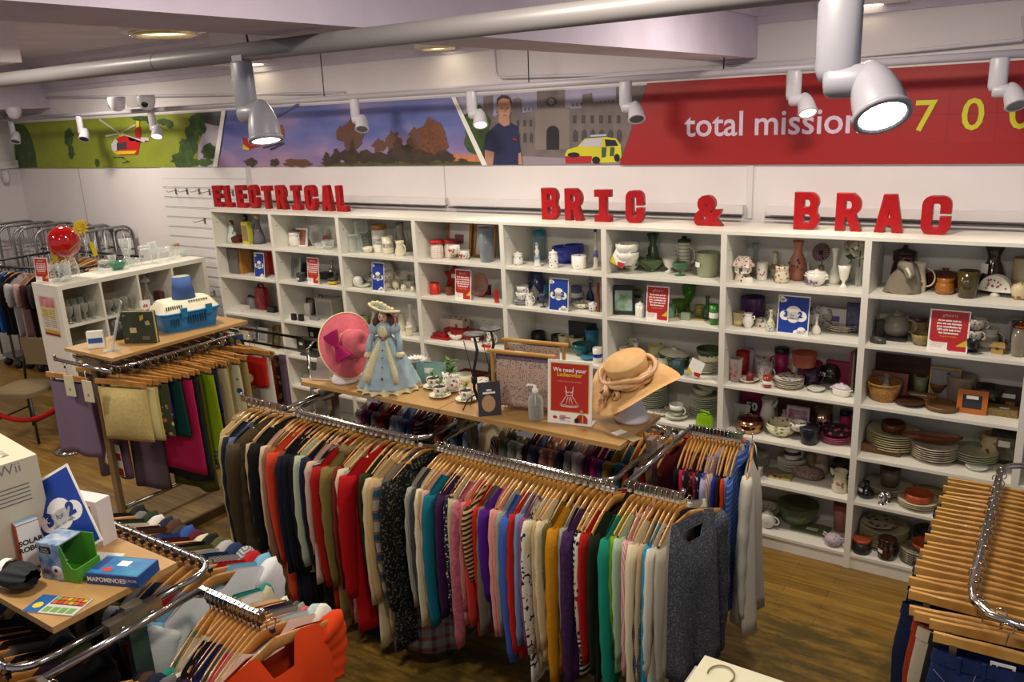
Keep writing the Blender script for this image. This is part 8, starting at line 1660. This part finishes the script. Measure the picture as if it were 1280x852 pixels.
P = hit(178, 428, 2, TZ); t = thing('leaf_album', 'dark green album decorated with leaves and buttons', 'album', P, .5)
MB().box(-.115, .115, -.02, -.015, 0, .22, M('333a2c', .7)).build('front_cover', t); MB().box(-.11, .11, -.015, .015, .004, .216, M('c8b478', .8)).build('pages', t); MB().box(-.115, .115, .015, .02, 0, .22, M('333a2c', .7)).build('back_cover', t)
for x_, z_, r_, c_ in ((-.09, .19, .013, '6a4a2a'), (-.09, .03, .013, '6a4a2a')): b = MB(); b.lathe([(0, 0), (r_, 0), (r_, .004), (0, .005)], M(c_, .5), 14, TR(x_, -.02, z_) @ RX(PI/2)); b.build('button', t)
for pts, c_ in (([(.02, .19), (.05, .2), (.045, .17), (.02, .155)], 'b8a83a'), ([(.05, .15), (.08, .16), (.09, .13), (.06, .125)], 'b0a890')): b = MB(); b.add([(x, -.0212, z) for x, z in pts], [range(4)], M(c_, .7)); b.build('leaf', t)
b = MB(); b.box(-.06, -.015, -.022, -.0202, .075, .11, M('c8b890', .7)); b.build('tag', t); b = MB(); b.box(.02, .07, -.022, -.0202, .025, .05, M('6a6a58', .5)); b.build('title_plate', t)
# pet carrier
P = hit(231, 409, 2, TZ); t = thing('pet_carrier', 'plastic pet carrier with blue base and cream slotted lid', 'pet carrier', (P.x-.02, P.y+.03, TZ), PI/2)
t.rotation_euler = (0, 0, 1.32); BP = M('1878b8', .35); CP = M('ddd6bc', .4)
def rr(u, hw, hd, pw=.32): a = 2*PI*u; return (hw*(abs(math.cos(a))**pw)*(1 if math.cos(a) > 0 else -1), hd*(abs(math.sin(a))**pw)*(1 if math.sin(a) > 0 else -1))
b = MB(); b.grid(lambda u, v: (lambda q: (q[0], q[1], .135*v))(rr(u, .185+.03*v, .125+.025*v)), 40, 4, BP, closeu=True); b.add([(*rr(i/40, .185, .125), 0) for i in range(40)], [range(40)], BP); b.tube([(*rr(i/40, .22, .155), .135) for i in range(40)], .007, BP, 6, closed=True); b.build('base_tray', t)
b = MB(); b.grid(lambda u, v: (lambda q: (q[0], q[1], .14+.09*v-.02*v*v))(rr(u, .218-.05*v, .152-.055*v*1.0)), 40, 6, CP, closeu=True); b.add([(*rr(i/40, .168, .097), .21) for i in range(40)], [range(40)], CP); b.build('lid', t)
b = MB()
for k in range(8):
    b.box(-.03+.017*k, -.022+.017*k, -.1565, -.148, .045, .11, M('0f4c78', .6), RX(.0)); 
for k in range(5): b.box(-.165+.016*k, -.158+.016*k, -.155, -.146, .045, .1, M('0f4c78', .6))
b.build('side_slots', t); b = MB()
for k in range(8): b.box(.0+.018*k, .009+.018*k, -.118, -.098, .199, .206, M('4a4a44', .6), RX(-.0))
for k in range(8): b.box(-.17+.015*k, -.163+.015*k, -.136, -.128, .166, .19, M('4a4a44', .6))
b.build('lid_slots', t)
for x_ in (-.06, .12): b = MB(); b.box(x_-.022, x_+.022, -.172, -.155, .105, .17, M('1878a8', .4)); b.build('clip', t)
T_ = t.matrix_basis.copy(); q = Matrix.Rotation(1.32, 4, 'Z') @ Vector((0.02, 0.0, 0)); lp = (P.x-.02+q.x, P.y+.02+q.y, TZ+.2115)
t = thing('lamp_shade', 'blue tapered lamp shade standing on the pet carrier', 'lamp shade', lp); b = MB(); b.lathe([(.082, 0), (.062, .16), (.060, .16), (.08, 0)], cloth('4a649c', bump=.1), 28); b.build('shade', t); MB().lathe([(0, .155), (.058, .157)], M('a8a878', .7), 20).build('lining', t)
# ============================================================ cube unit: glassware on top and inside
GZ = 1.481
def gl(name, kind, px, py, w, h, label, mat=None, **kw):
    P = hit(px, py, 2, GZ); P.x = min(max(P.x, -.9), -.58); P.y = min(max(P.y+.03, -1.15), .22); P = hit(px, py, 0, P.x) if 0 else P
    return item(name, kw.pop('cat', 'glassware'), kind, None, px, py, w, h, mat or GLASS, label, at=(P.x, P.y, GZ), **kw)
card_thing('notice', None, 0, 0, 0, 0, 'red gift aid notice at the near end of the cube unit', at=(-.86, -1.15, GZ), wh=(.15, .21), rz=.25)
gl('floral_carafe', 'carafe', 87, 347, .13, .27, 'clear glass vase holding the yellow flower stem')
gl('decorated_tumbler', 'tumbler', 66, 352, .09, .15, 'flower-painted glass tumbler beside the red notice', spots=M('a83a4a', .5))
gl('decorated_tumbler', 'tumbler', 78, 352, .12, .16, 'wide glass tumbler with grey flowers left of the tall vase', spots=M('5a5a5a', .5))
gl('green_glass_bowl', 'bowl', 144, 337, .15, .07, 'scalloped sea green glass bowl on the cube unit', glass('5fa88a', .5)); gl('glass_coaster_box', 'box', 122, 341, .2, .03, 'flat clear glass tray in front of the sugar bowl', cat='tray')
gl('glass_sugar_bowl', 'potbelly', 114, 336, .11, .08, 'cut glass sugar bowl with pointed lid', lid=GLASS); gl('glass_candlestick', 'flare', 127, 334, .08, .12, 'short clear glass candlestick'); gl('glass_trumpet_vase', 'flare', 141, 330, .12, .25, 'tall clear trumpet vase behind the green bowl')
gl('perfume_decanter', 'bottle', 157, 334, .1, .17, 'clear glass perfume decanter with stopper'); gl('glass_dish', 'bowl', 164, 333, .13, .07, 'wide cut glass dish right of the decanter'); gl('glass_jar', 'jar', 180, 330, .11, .14, 'round glass jar with sticker on the cube unit', sticker=1, cap=GLASS)
gl('glass_goblet', 'goblet', 190, 329, .09, .2, 'tall clear goblet near the middle of the cube unit'); gl('glass_bell_jar', 'potbelly', 203, 326, .14, .13, 'large clear bell-shaped jar near the right end'); gl('glass_tumbler', 'tumbler', 213, 324, .07, .08, 'low clear tumbler beside the bell-shaped jar')
for k in range(5): gl('shot_glass', 'tumbler', 219+6*k, 322-k, .05, .07, ('first', 'second', 'third', 'fourth', 'last')[k]+' of the small glasses lined up at the right end')
gl('perfume_bottle', 'jar', 168, 315, .05, .1, 'little perfume bottle with gold cap at the back', cap=M('9c8440', .4))
# balloon and yellow flower
P = hit(80, 302, 0, -.8); t = thing('balloon', 'shiny red balloon on a stick above the cube unit', 'balloon', P); b = MB(); r_ = 19.5/ppm(P)
b.sph((0, 0, 0), r_, M('b40c10', .12, coat=.6), 32, 20, sc=(1, 1, 1.03)); b.build('balloon_skin', t); b = MB(); b.tube([(.0, 0, -r_*.98), (.015, -.01, -r_*1.6), (.03, 0, -(P.z-GZ)+.04)], .004, M('c8c0a8', .5), 6); b.build('stick', t)
P = hit(101, 284, 0, -.6); t = thing('yellow_flower', 'yellow artificial daisy beside the balloon', 'flower', P); b = MB(); YF = M('d8b408', .6)
for ring, r_ in ((0, .065), (1, .05), (2, .032)):
    for k in range(14): a = 2*PI*k/14+ring*.2; b.add([(0, -.008*ring, 0), (r_*math.cos(a-.15), -.01*ring-.006, r_*math.sin(a-.15)), (r_*1.15*math.cos(a), -.01*ring-.004, r_*1.15*math.sin(a)), (r_*math.cos(a+.15), -.01*ring-.006, r_*math.sin(a+.15))], [(0, 1, 2, 3)], YF, RZ(.5) @ RX(-.4))
b.build('petals', t); b = MB(); b.tube([(0, .01, 0), (.005, .0, -.1), (-.04, -.12, -.19)], .006, M('7a8a5a', .6), 6); b.build('stem', t)
for (px, py, l) in ((68, 320, 'left'), (117, 312, 'right')):
    P = hit(px, py, 0, -.95); b = MB(); b.box(-.004, .004, -.02, .02, -.06, .06, M('c8b010', .5), RX(.2)); b.box(-.003, .003, -.012, .012, .06, .075, M('c8b010', .5), RX(.2)); tag(b.build('size_marker', None, P), l+' yellow size marker on the rail behind the glassware', 'size marker')
# inside the cube unit
def incube(k, row, fr, fy, kind, w, h, mat, label, name, **kw):   # column k from the near end, row from the top
    y = -1.21+k*cw+.03+(cw-.02)*fr; z = .06+(3-row)*rh+.0305 if row < 3 else .1005; x = -.94+.03+.36*fy
    item(name, kw.pop('cat', 'glassware'), kind, None, 0, 0, w, h, mat, label, at=(x, y, z), **kw)
WGL = ['first', 'second', 'third', 'fourth', 'fifth', 'sixth', 'seventh', 'eighth', 'ninth']
GC = glass('d8d8d0', .22)
for i in range(9): incube(0, 0, .12+.1*i, .85 if i % 2 else .55, 'goblet' if i % 3 else 'tumbler', .06, .15 if i % 2 else .19, GC, WGL[i]+' clear glass from the left in the near top cube', 'wine_glass')
for i in range(8): incube(1, 0, .12+.11*i, .85 if i % 2 else .5, 'goblet' if i % 2 else 'bowl', .07, .13 if i % 2 else .07, GC, WGL[i]+' clear glass from the left in the second top cube', 'wine_glass')
incube(2, 0, .35, .8, 'bottle', .08, .22, GC, 'clear glass decanter in the third top cube', 'decanter', lid=GLASS); incube(2, 0, .75, .7, 'box', .1, .1, M('4a2420', .6), 'dark red box in the third top cube', 'gift_box', cat='box')
price_tag(183, 390, 0, .085, .11, '£4', 'price tag reading £4 in the third top cube', z=1.13, rz=.9)
for i in range(4): incube(0, 1, .2+.2*i, .7, 'jar', .09, .13, GC, WGL[i]+' glass jar from the left in the near second-row cube', 'glass_jar')
for i in range(3): incube(1, 1, .25+.25*i, .7, 'bowl', .12, .07, GC, WGL[i]+' glass dish from the left in the second second-row cube', 'glass_dish')
mb = MB(); PS = M('d8cfc4', .5); mb.box(-.135, .135, -.001, .001, -.18, .18, PS); mb.box(-.12, .12, -.002, -.001, .08, .17, M('c0606a', .5, pat='noise', h2='d8a0a8', sc=16.)); mb.box(-.12, .12, -.002, -.001, -.02, .08, M('d0b83a', .5, pat='noise', h2='d8d0a0', sc=14.)); mb.box(-.12, .12, -.002, -.001, -.15, -.12, M('c89a28', .5)); mb.box(-.12, .12, -.002, -.001, -.172, -.15, M('8a1c1c', .5))
for k in range(9): mb.box(-.1, -.01, -.0026, -.002, .05-.018*k, .056-.018*k, M('8a8478', .6)); mb.box(.01, .1, -.0026, -.002, .05-.018*k, .056-.018*k, M('8a8478', .6))
tag(mb.build('price_poster', None, (-.735, -1.2125, 1.2)), 'small yellow and pink price list on the end of the cube unit', 'poster')
# ============================================================ far left: roll cages, chair, rope
CG = M('8c8c8e', .35, .8)
def side_frame(w, h, bars=5, z0=.15):
    b = MB(); r = .12; pts = [(-w/2, 0, z0), (-w/2, 0, h-r)]+[(-w/2+r-r*math.cos(a), 0, h-r+r*math.sin(a)) for a in [k*PI/10 for k in range(1, 6)]]+[(w/2-r+r*math.sin(a), 0, h-r+r*math.cos(a)) for a in [k*PI/10 for k in range(0, 6)]]+[(w/2, 0, z0)]
    b.tube(pts, .014, CG, 7)
    for k in range(bars): x = -w/2+w*(k+1)/(bars+1); b.tube([(x, 0, z0), (x, 0, h)], .005, CG, 5)
    for zz in (.5, .95, 1.4): b.tube([(-w/2, 0, zz), (w/2, 0, zz)], .006, CG, 5)
    return b
for i, (x, y, rz) in enumerate(((-3.75, .05, 1.5), (-3.35, .1, 1.56), (-2.95, .12, 1.6), (-2.55, .1, 1.58), (-2.15, .1, 1.62))):
    t = thing('roll_cage', 'metal roll cage, '+('leftmost', 'second from left', 'middle one', 'fourth from left', 'rightmost')[i]+' of the row along the wall', 'roll cage', (x, y, .06), rz)
    for yy in (-.17, .17): o = side_frame(.68, 1.66).build('side_frame', t, (0, yy, 0))
    o = side_frame(.34, 1.6, 2).build('back_frame', t, (.34, 0, 0), PI/2)
    b = MB(); b.box(-.34, .34, -.17, .17, .12, .15, CG); b.build('base', t)
    for sx in (-.3, .3):
        for sy in (-.14, .14): b = MB(); b.lathe([(0, -.012), (.05, -.012), (.05, .012), (0, .012)], BLACK, 14, TR(sx, sy, .05) @ RX(PI/2)); b.box(-.015, .015, -.018, .018, .04, .12, CG, TR(sx, sy, 0)); b.build('castor', t)
t = thing('chair', 'black framed chair with brown padded seat behind the red rope', 'chair', (-1.2, -1.31, .06), .35); FR = M('1c1c1e', .4)
b = MB(); b.grid(lambda u, v: (lambda q: (q[0], q[1], .42+.06*v))(rr(u, .22-.03*max(0, v-.7)*3, .21-.03*max(0, v-.7)*3, .5)), 32, 6, cloth('7a6a50', bump=.2), closeu=True); b.add([(*rr(i/32, .192, .182, .5), .481) for i in range(32)], [range(32)], cloth('7a6a50', bump=.2)); b.build('seat', t)
for sx in (-.2, .2):
    for sy in (-.18, .18): b = MB(); b.tube([(sx, sy, .42), (sx*1.06, sy*1.1, 0)], .012, FR, 8); b.build('leg', t)
    b = MB(); b.tube([(sx, .2, .42), (sx, .25, .85)], .012, FR, 8); b.build('back_post', t); b = MB(); b.tube([(sx*1.03, -.19, .2), (sx*1.03, .19, .2)], .008, FR, 6); b.build('stretcher', t)
MB().box(-.2, .2, .23, .26, .6, .85, cloth('7a6a50', bump=.2)).build('backrest', t)
a_, b_ = hit(-8, 515, 1, -1.55), hit(77, 505, 1, -1.35); mid = hit(38, 525, 1, -1.45)
b = MB(); b.tube([a_+(b_-a_)*(k/16)+Vector((0, 0, -4*(k/16)*(1-k/16)*((a_.z+b_.z)/2-mid.z))) for k in range(17)], .021, cloth('a81818'), 12)
tag(b.build('rope'), 'red velvet barrier rope slung in front of the chair', 'rope')
t = thing('barrier_post', 'chrome barrier post holding the rope end beside the cube unit', 'post', (b_.x+.04, b_.y, .06)); MB().lathe([(0, 0), (.15, 0), (.14, .02), (.03, .04), (.025, .05), (.025, b_.z), (0, b_.z+.02)], CHR, 20).build('post', t)
# ============================================================ games on the near left table
t = thing('game_console_box', 'large cream console game box at the left edge of the near table', 'box', (3.50, -3.57, TZ), -.12)
CB = M('cdc4ac', .5); b = MB(); b.box(-.19, .19, -.09, .09, 0, .37, CB); b.build('carton', t)
b = MB(); b.box(-.17, .03, -.092, -.09, .06, .2, M('4a3a2c', .5, pat='noise', h2='c89a6a', sc=12.)); b.box(-.16, .0, -.092, -.09, .28, .34, M('3a3230', .4)); b.build('front_print', t)
b = MB(); b.quad([(-.08, -.015, .3711), (.12, -.015, .3711), (.12, .03, .3711), (-.08, .03, .3711)], M('d8d0b8', .5, pat='noise', h2='3a3a38', sc=55.)); b.quad([(-.18, .0, .3708), (-.1, .0, .3708), (-.1, .06, .3708), (-.18, .06, .3708)], M('5a5048', .5)); b.build('top_print', t)
b = MB(); ST_ = TR(.1905, 0, 0) @ RZ(PI/2); add_text(b, 'Wii', .05, M('7a7a7a', .5), ST_ @ TR(0, 0, .33) @ UPRIGHT); [b.box(.1905, .191, -.05, .05, .28-.014*k, .284-.014*k, M('6a6a6a', .5)) for k in range(5)]; b.build('side_print', t)
t = thing('robot_kit_box', 'orange and white solar robot kit box', 'box', (3.69, -3.585, TZ), -.15)
b = MB(); b.box(-.11, .04, -.035, .035, 0, .165, M('c8501c', .5)); b.build('carton', t); b = MB(); b.quad([(.0405, -.034, .003), (.0405, .034, .003), (.0405, .034, .162), (.0405, -.034, .162)], PAPER); b.box(-.11, .04, -.034, .034, .165, .166, M('a8c8e0', .5))
add_text(b, 'SOLAR', .024, BLACK, TR(.041, 0, .09) @ RZ(PI/2) @ UPRIGHT, off=.001); add_text(b, 'ROBOT', .024, BLACK, TR(.041, 0, .065) @ RZ(PI/2) @ UPRIGHT, off=.001); b.build('side_print', t)
b = MB()
for zz in (.045, .11): b.add([(-.065+.024*math.cos(a), -.0355, zz+.024*math.sin(a)) for a in [k*PI/3+PI/6 for k in range(6)]], [range(6)], M('e0d4d0', .5))
b.build('hexagon_print', t)
P = hit(88, 690, 2, TZ); t = thing('offer_sign', 'large blue 3 for 2 books and media sign leaning on boxes', 'sign', (3.86, -3.49, TZ), .40)
T_ = TR(-.02, 0, .035) @ RX(-.3) @ RY(-.52); o = MB().box(-.1, .1, -.002, .002, 0, .29, PAPER).build('card', t); o.matrix_local = T_
f = offer_card(.2, .29, 'books and media', True).build('printed_face', t); f.matrix_local = T_
MB().box(-.1, .1, 0, .07, 0, .003, glass('f4f8f8', .3)).build('clear_foot', t)
t = thing('white_carton', 'plain white carton peeping out behind the large blue sign', 'box', (3.73, -3.38, TZ), .2); MB().box(-.07, .07, -.03, .03, 0, .17, M('d8cfcf', .6)).build('carton', t); b = MB(); b.box(-.04, .04, -.031, -.03, .1, .15, M('c07060', .5)); b.build('printed_face', t)
t = thing('toy_box', 'blue and green open-fronted toy animal box', 'box', (3.865, -3.55, TZ), .28)
LB = M('3a74b0', .4, pat='noise', h2='c8d0d8', sc=18.); GB = M('4f9a2c', .45); b = MB(); b.box(-.06, .08, -.05, .045, 0, .003, GB); b.box(-.062, -.058, -.05, .045, 0, .125, LB); b.box(-.06, .08, .043, .046, 0, .13, GB); b.box(-.06, .03, -.05, .045, .125, .13, LB); b.box(-.06, .03, -.052, -.049, .0, .128, LB); b.prism([(.03, 0), (.09, 0), (.09, .05), (.07, .05), (.055, .07), (.04, .12), (.03, .13)], -.052, -.049, GB); b.box(.086, .09, -.05, .045, 0, .05, GB); b.build('carton', t)
b = MB(); b.sph((0, 0, 0), .018, M('c8c4cc', .5), 12, 8, TR(.005, -.052, .035), sc=(1.2, .3, 1)); b.sph((0, 0, 0), .007, BLACK, 8, 6, TR(.008, -.056, .038), sc=(1, .5, 1)); b.sph((0, 0, 0), .014, M('5a3a6a', .5), 10, 8, TR(-.035, -.052, .03), sc=(1.2, .3, .8)); b.build('printed_animals', t)
b = MB(); b.box(-.05, -.005, -.0535, -.052, .095, .118, BLACK); add_text(b, 'TRIVIAL', .009, PAPER, TR(-.027, -.0545, .107) @ UPRIGHT); add_text(b, 'PURSUIT', .009, PAPER, TR(-.027, -.0545, .098) @ UPRIGHT); b.build('logo_print', t)
P = hit(150, 715, 2, TZ); t = thing('board_game_box', 'flat dark blue domino map game box', 'box', (4.055, -3.475, TZ), .38)
MB().box(-.095, .095, -.055, .055, 0, .038, M('1c4a8c', .4)).build('carton', t)
b = MB(); b.quad([(-.09, -.05, .0385), (.09, -.05, .0385), (.09, .05, .0385), (-.09, .05, .0385)], M('2462a8', .4, pat='noise', h2='2a8ab0', sc=14.)); b.quad([(-.02, .0, .039), (.02, .0, .039), (.02, .03, .039), (-.02, .03, .039)], PAPER); b.quad([(-.09, -.03, .039), (-.065, -.03, .039), (-.065, .045, .039), (-.09, .045, .039)], M('1c3a7c', .4)); b.lathe([(0, .0392), (.018, .0392)], M('c83a20', .4), 18, TR(-.035, -.025, 0), sy=.7); b.build('top_print', t)
b = MB(); add_text(b, 'MAPOMINOES', .022, PAPER, TR(-.02, -.0565, .012) @ UPRIGHT, off=.0006); add_text(b, 'EUROPE', .012, PAPER, TR(.07, -.0565, .018) @ UPRIGHT); b.build('side_print', t)
t = thing('glove_bundle', 'bundle of dark grey wrinkled gloves with white band', 'gloves', (3.80, -3.69, TZ), .25); GG = cloth('34383a', bump=.6)
b = MB(); b.grid(lambda u, v: ((lambda a, r: (-.09+.17*v, r*math.cos(a)*(1+.1*math.sin(9*a)*v), .045+r*.8*math.sin(a)*(1+.1*math.sin(9*a)*v)))(2*PI*u, .012+.045*math.sin(min(1, v*.9+.05)*PI)**.5*(.6+.4*v))), 54, 14, GG, closeu=True); b.build('knitted_cloth', t)
b = MB(); b.tube([(-.035, 0, .045), (-.01, 0, .045)], .05, PAPER, 20, sy=.8, caps=False); b.build('paper_band', t)
t = thing('sticker_sheet', 'colourful packet of badges lying at the near table corner', 'packet', (4.03, -3.68, TZ), .38)
MB().box(-.09, .09, -.045, .045, 0, .003, M('c8c8c4', .3)).build('packet', t); b = MB(); b.box(-.09, -.035, -.045, .045, .003, .0036, M('1c5a9c', .4)); b.box(-.03, .085, .002, .043, .003, .0036, BLACK)
rn = random.Random(8)
for i in range(6):
    for j in range(2): b.box(-.027+.019*i, -.011+.019*i, .005+.019*j, .021+.019*j, .0036, .004, M(rn.choice(['b8a81c', 'c8601c', '7a9a2c', 'b83a1c']), .5))
for i in range(4): b.box(-.027+.028*i, -.005+.028*i, -.038, -.012, .003, .0038, M(rn.choice(['8a8a88', '2a2a2a', 'c87a28', '6a9a4a']), .5))
b.lathe([(0, .0038), (.016, .0038)], YEL, 14, TR(-.062, -.01, 0)); b.build('printed_badges', t)
# ============================================================ white crate in the aisle, bottom edge
t = thing('white_side_table', 'white low table with rattan loop at the bottom edge', 'table', (5.57, -2.24, 0))
WT = M('d8d4b8', .5); MB().box(0, .42, -.6, 0, .775, .8, WT).build('table_top', t)
for sx in (.03, .39):
    for sy in (-.57, -.03): MB().box(sx-.02, sx+.02, sy-.02, sy+.02, 0, .775, WT).build('leg', t)
b = MB(); b.box(-.012, -.002, -.22, -.06, .74, .79, M('a8a49c', .5)); b.build('hinge_strip', t)
P = hit(905, 838, 2, .801); b = MB(); b.tube([(P.x+.045*math.cos(a), P.y-.03+.05*math.sin(a), .806) for a in [k*PI/12-PI*.15 for k in range(16)]], .003, M('8a7440', .5), 6); tag(b.build('rattan_loop'), 'thin brown loop handle lying on the white table', 'loop')
# extras by the right rack
P = hit(1278, 622, 1, -1.5); b = MB(); b.lathe([(0, -.003), (.022, -.003), (.022, .003), (0, .003)], M('d8cfae', .4), 18, RX(PI/2)); tag(b.build('size_disc', None, (6.62, -1.45, 1.06)), 'cream plastic size disc at the right edge among the jeans hangers', 'size disc')
# dark garments and bag on the floor beneath the central rack
b = MB(); b.grid(lambda u, v: ((lambda a, r: (r*math.cos(a)*1.2, r*math.sin(a), .22*math.sin(v*PI/2)*(1+.1*math.sin(5*a))))(2*PI*u, .2*math.cos(v*PI/2)**.6+.001)), 26, 8, cloth('10142a'), closeu=True); tag(b.build('cloth_bag', None, (3.55, -1.75, .0)), 'dark navy cloth bag slumped on the floor under the coats', 'bag')
# ------------------------------------------------------------ repeats share a group
GN = {'bookcase': 'white bookcases in a row', 'block_letter': 'red block letters on the bookcases', 'track_spotlight': 'track spotlights', 'ceiling_downlight': 'ceiling lights', 'roll_cage': 'roll cages along the wall', 'jeans': 'jeans on the right rack',
      'offer_card': 'blue 3 for 2 cards', 'notice_card': 'red gift aid notices', 'wine_glass': 'clear glasses in the cube unit', 'shot_glass': 'small glasses on the cube unit', 'pig_money_box': 'cream pig ornaments', 'clip_jar': 'glass clip jars',
      'security_camera': 'dome cameras', 'planted_teacup': 'planted teacups', 'folded_cloth': 'folded cloths on the left rack', 'cushion': 'cushions on the left rack', 'towel': 'towels on the left rack', 'scarf': 'scarves on the bar', 'polystyrene_bust': 'polystyrene heads', 'candle_stand': 'black candle stands'}
for o in list(SC.objects):
    g = GN.get(o.name.split('.')[0])
    if g and o.parent is None and 'group' not in o.keys() and 'label' in o.keys(): o['group'] = g
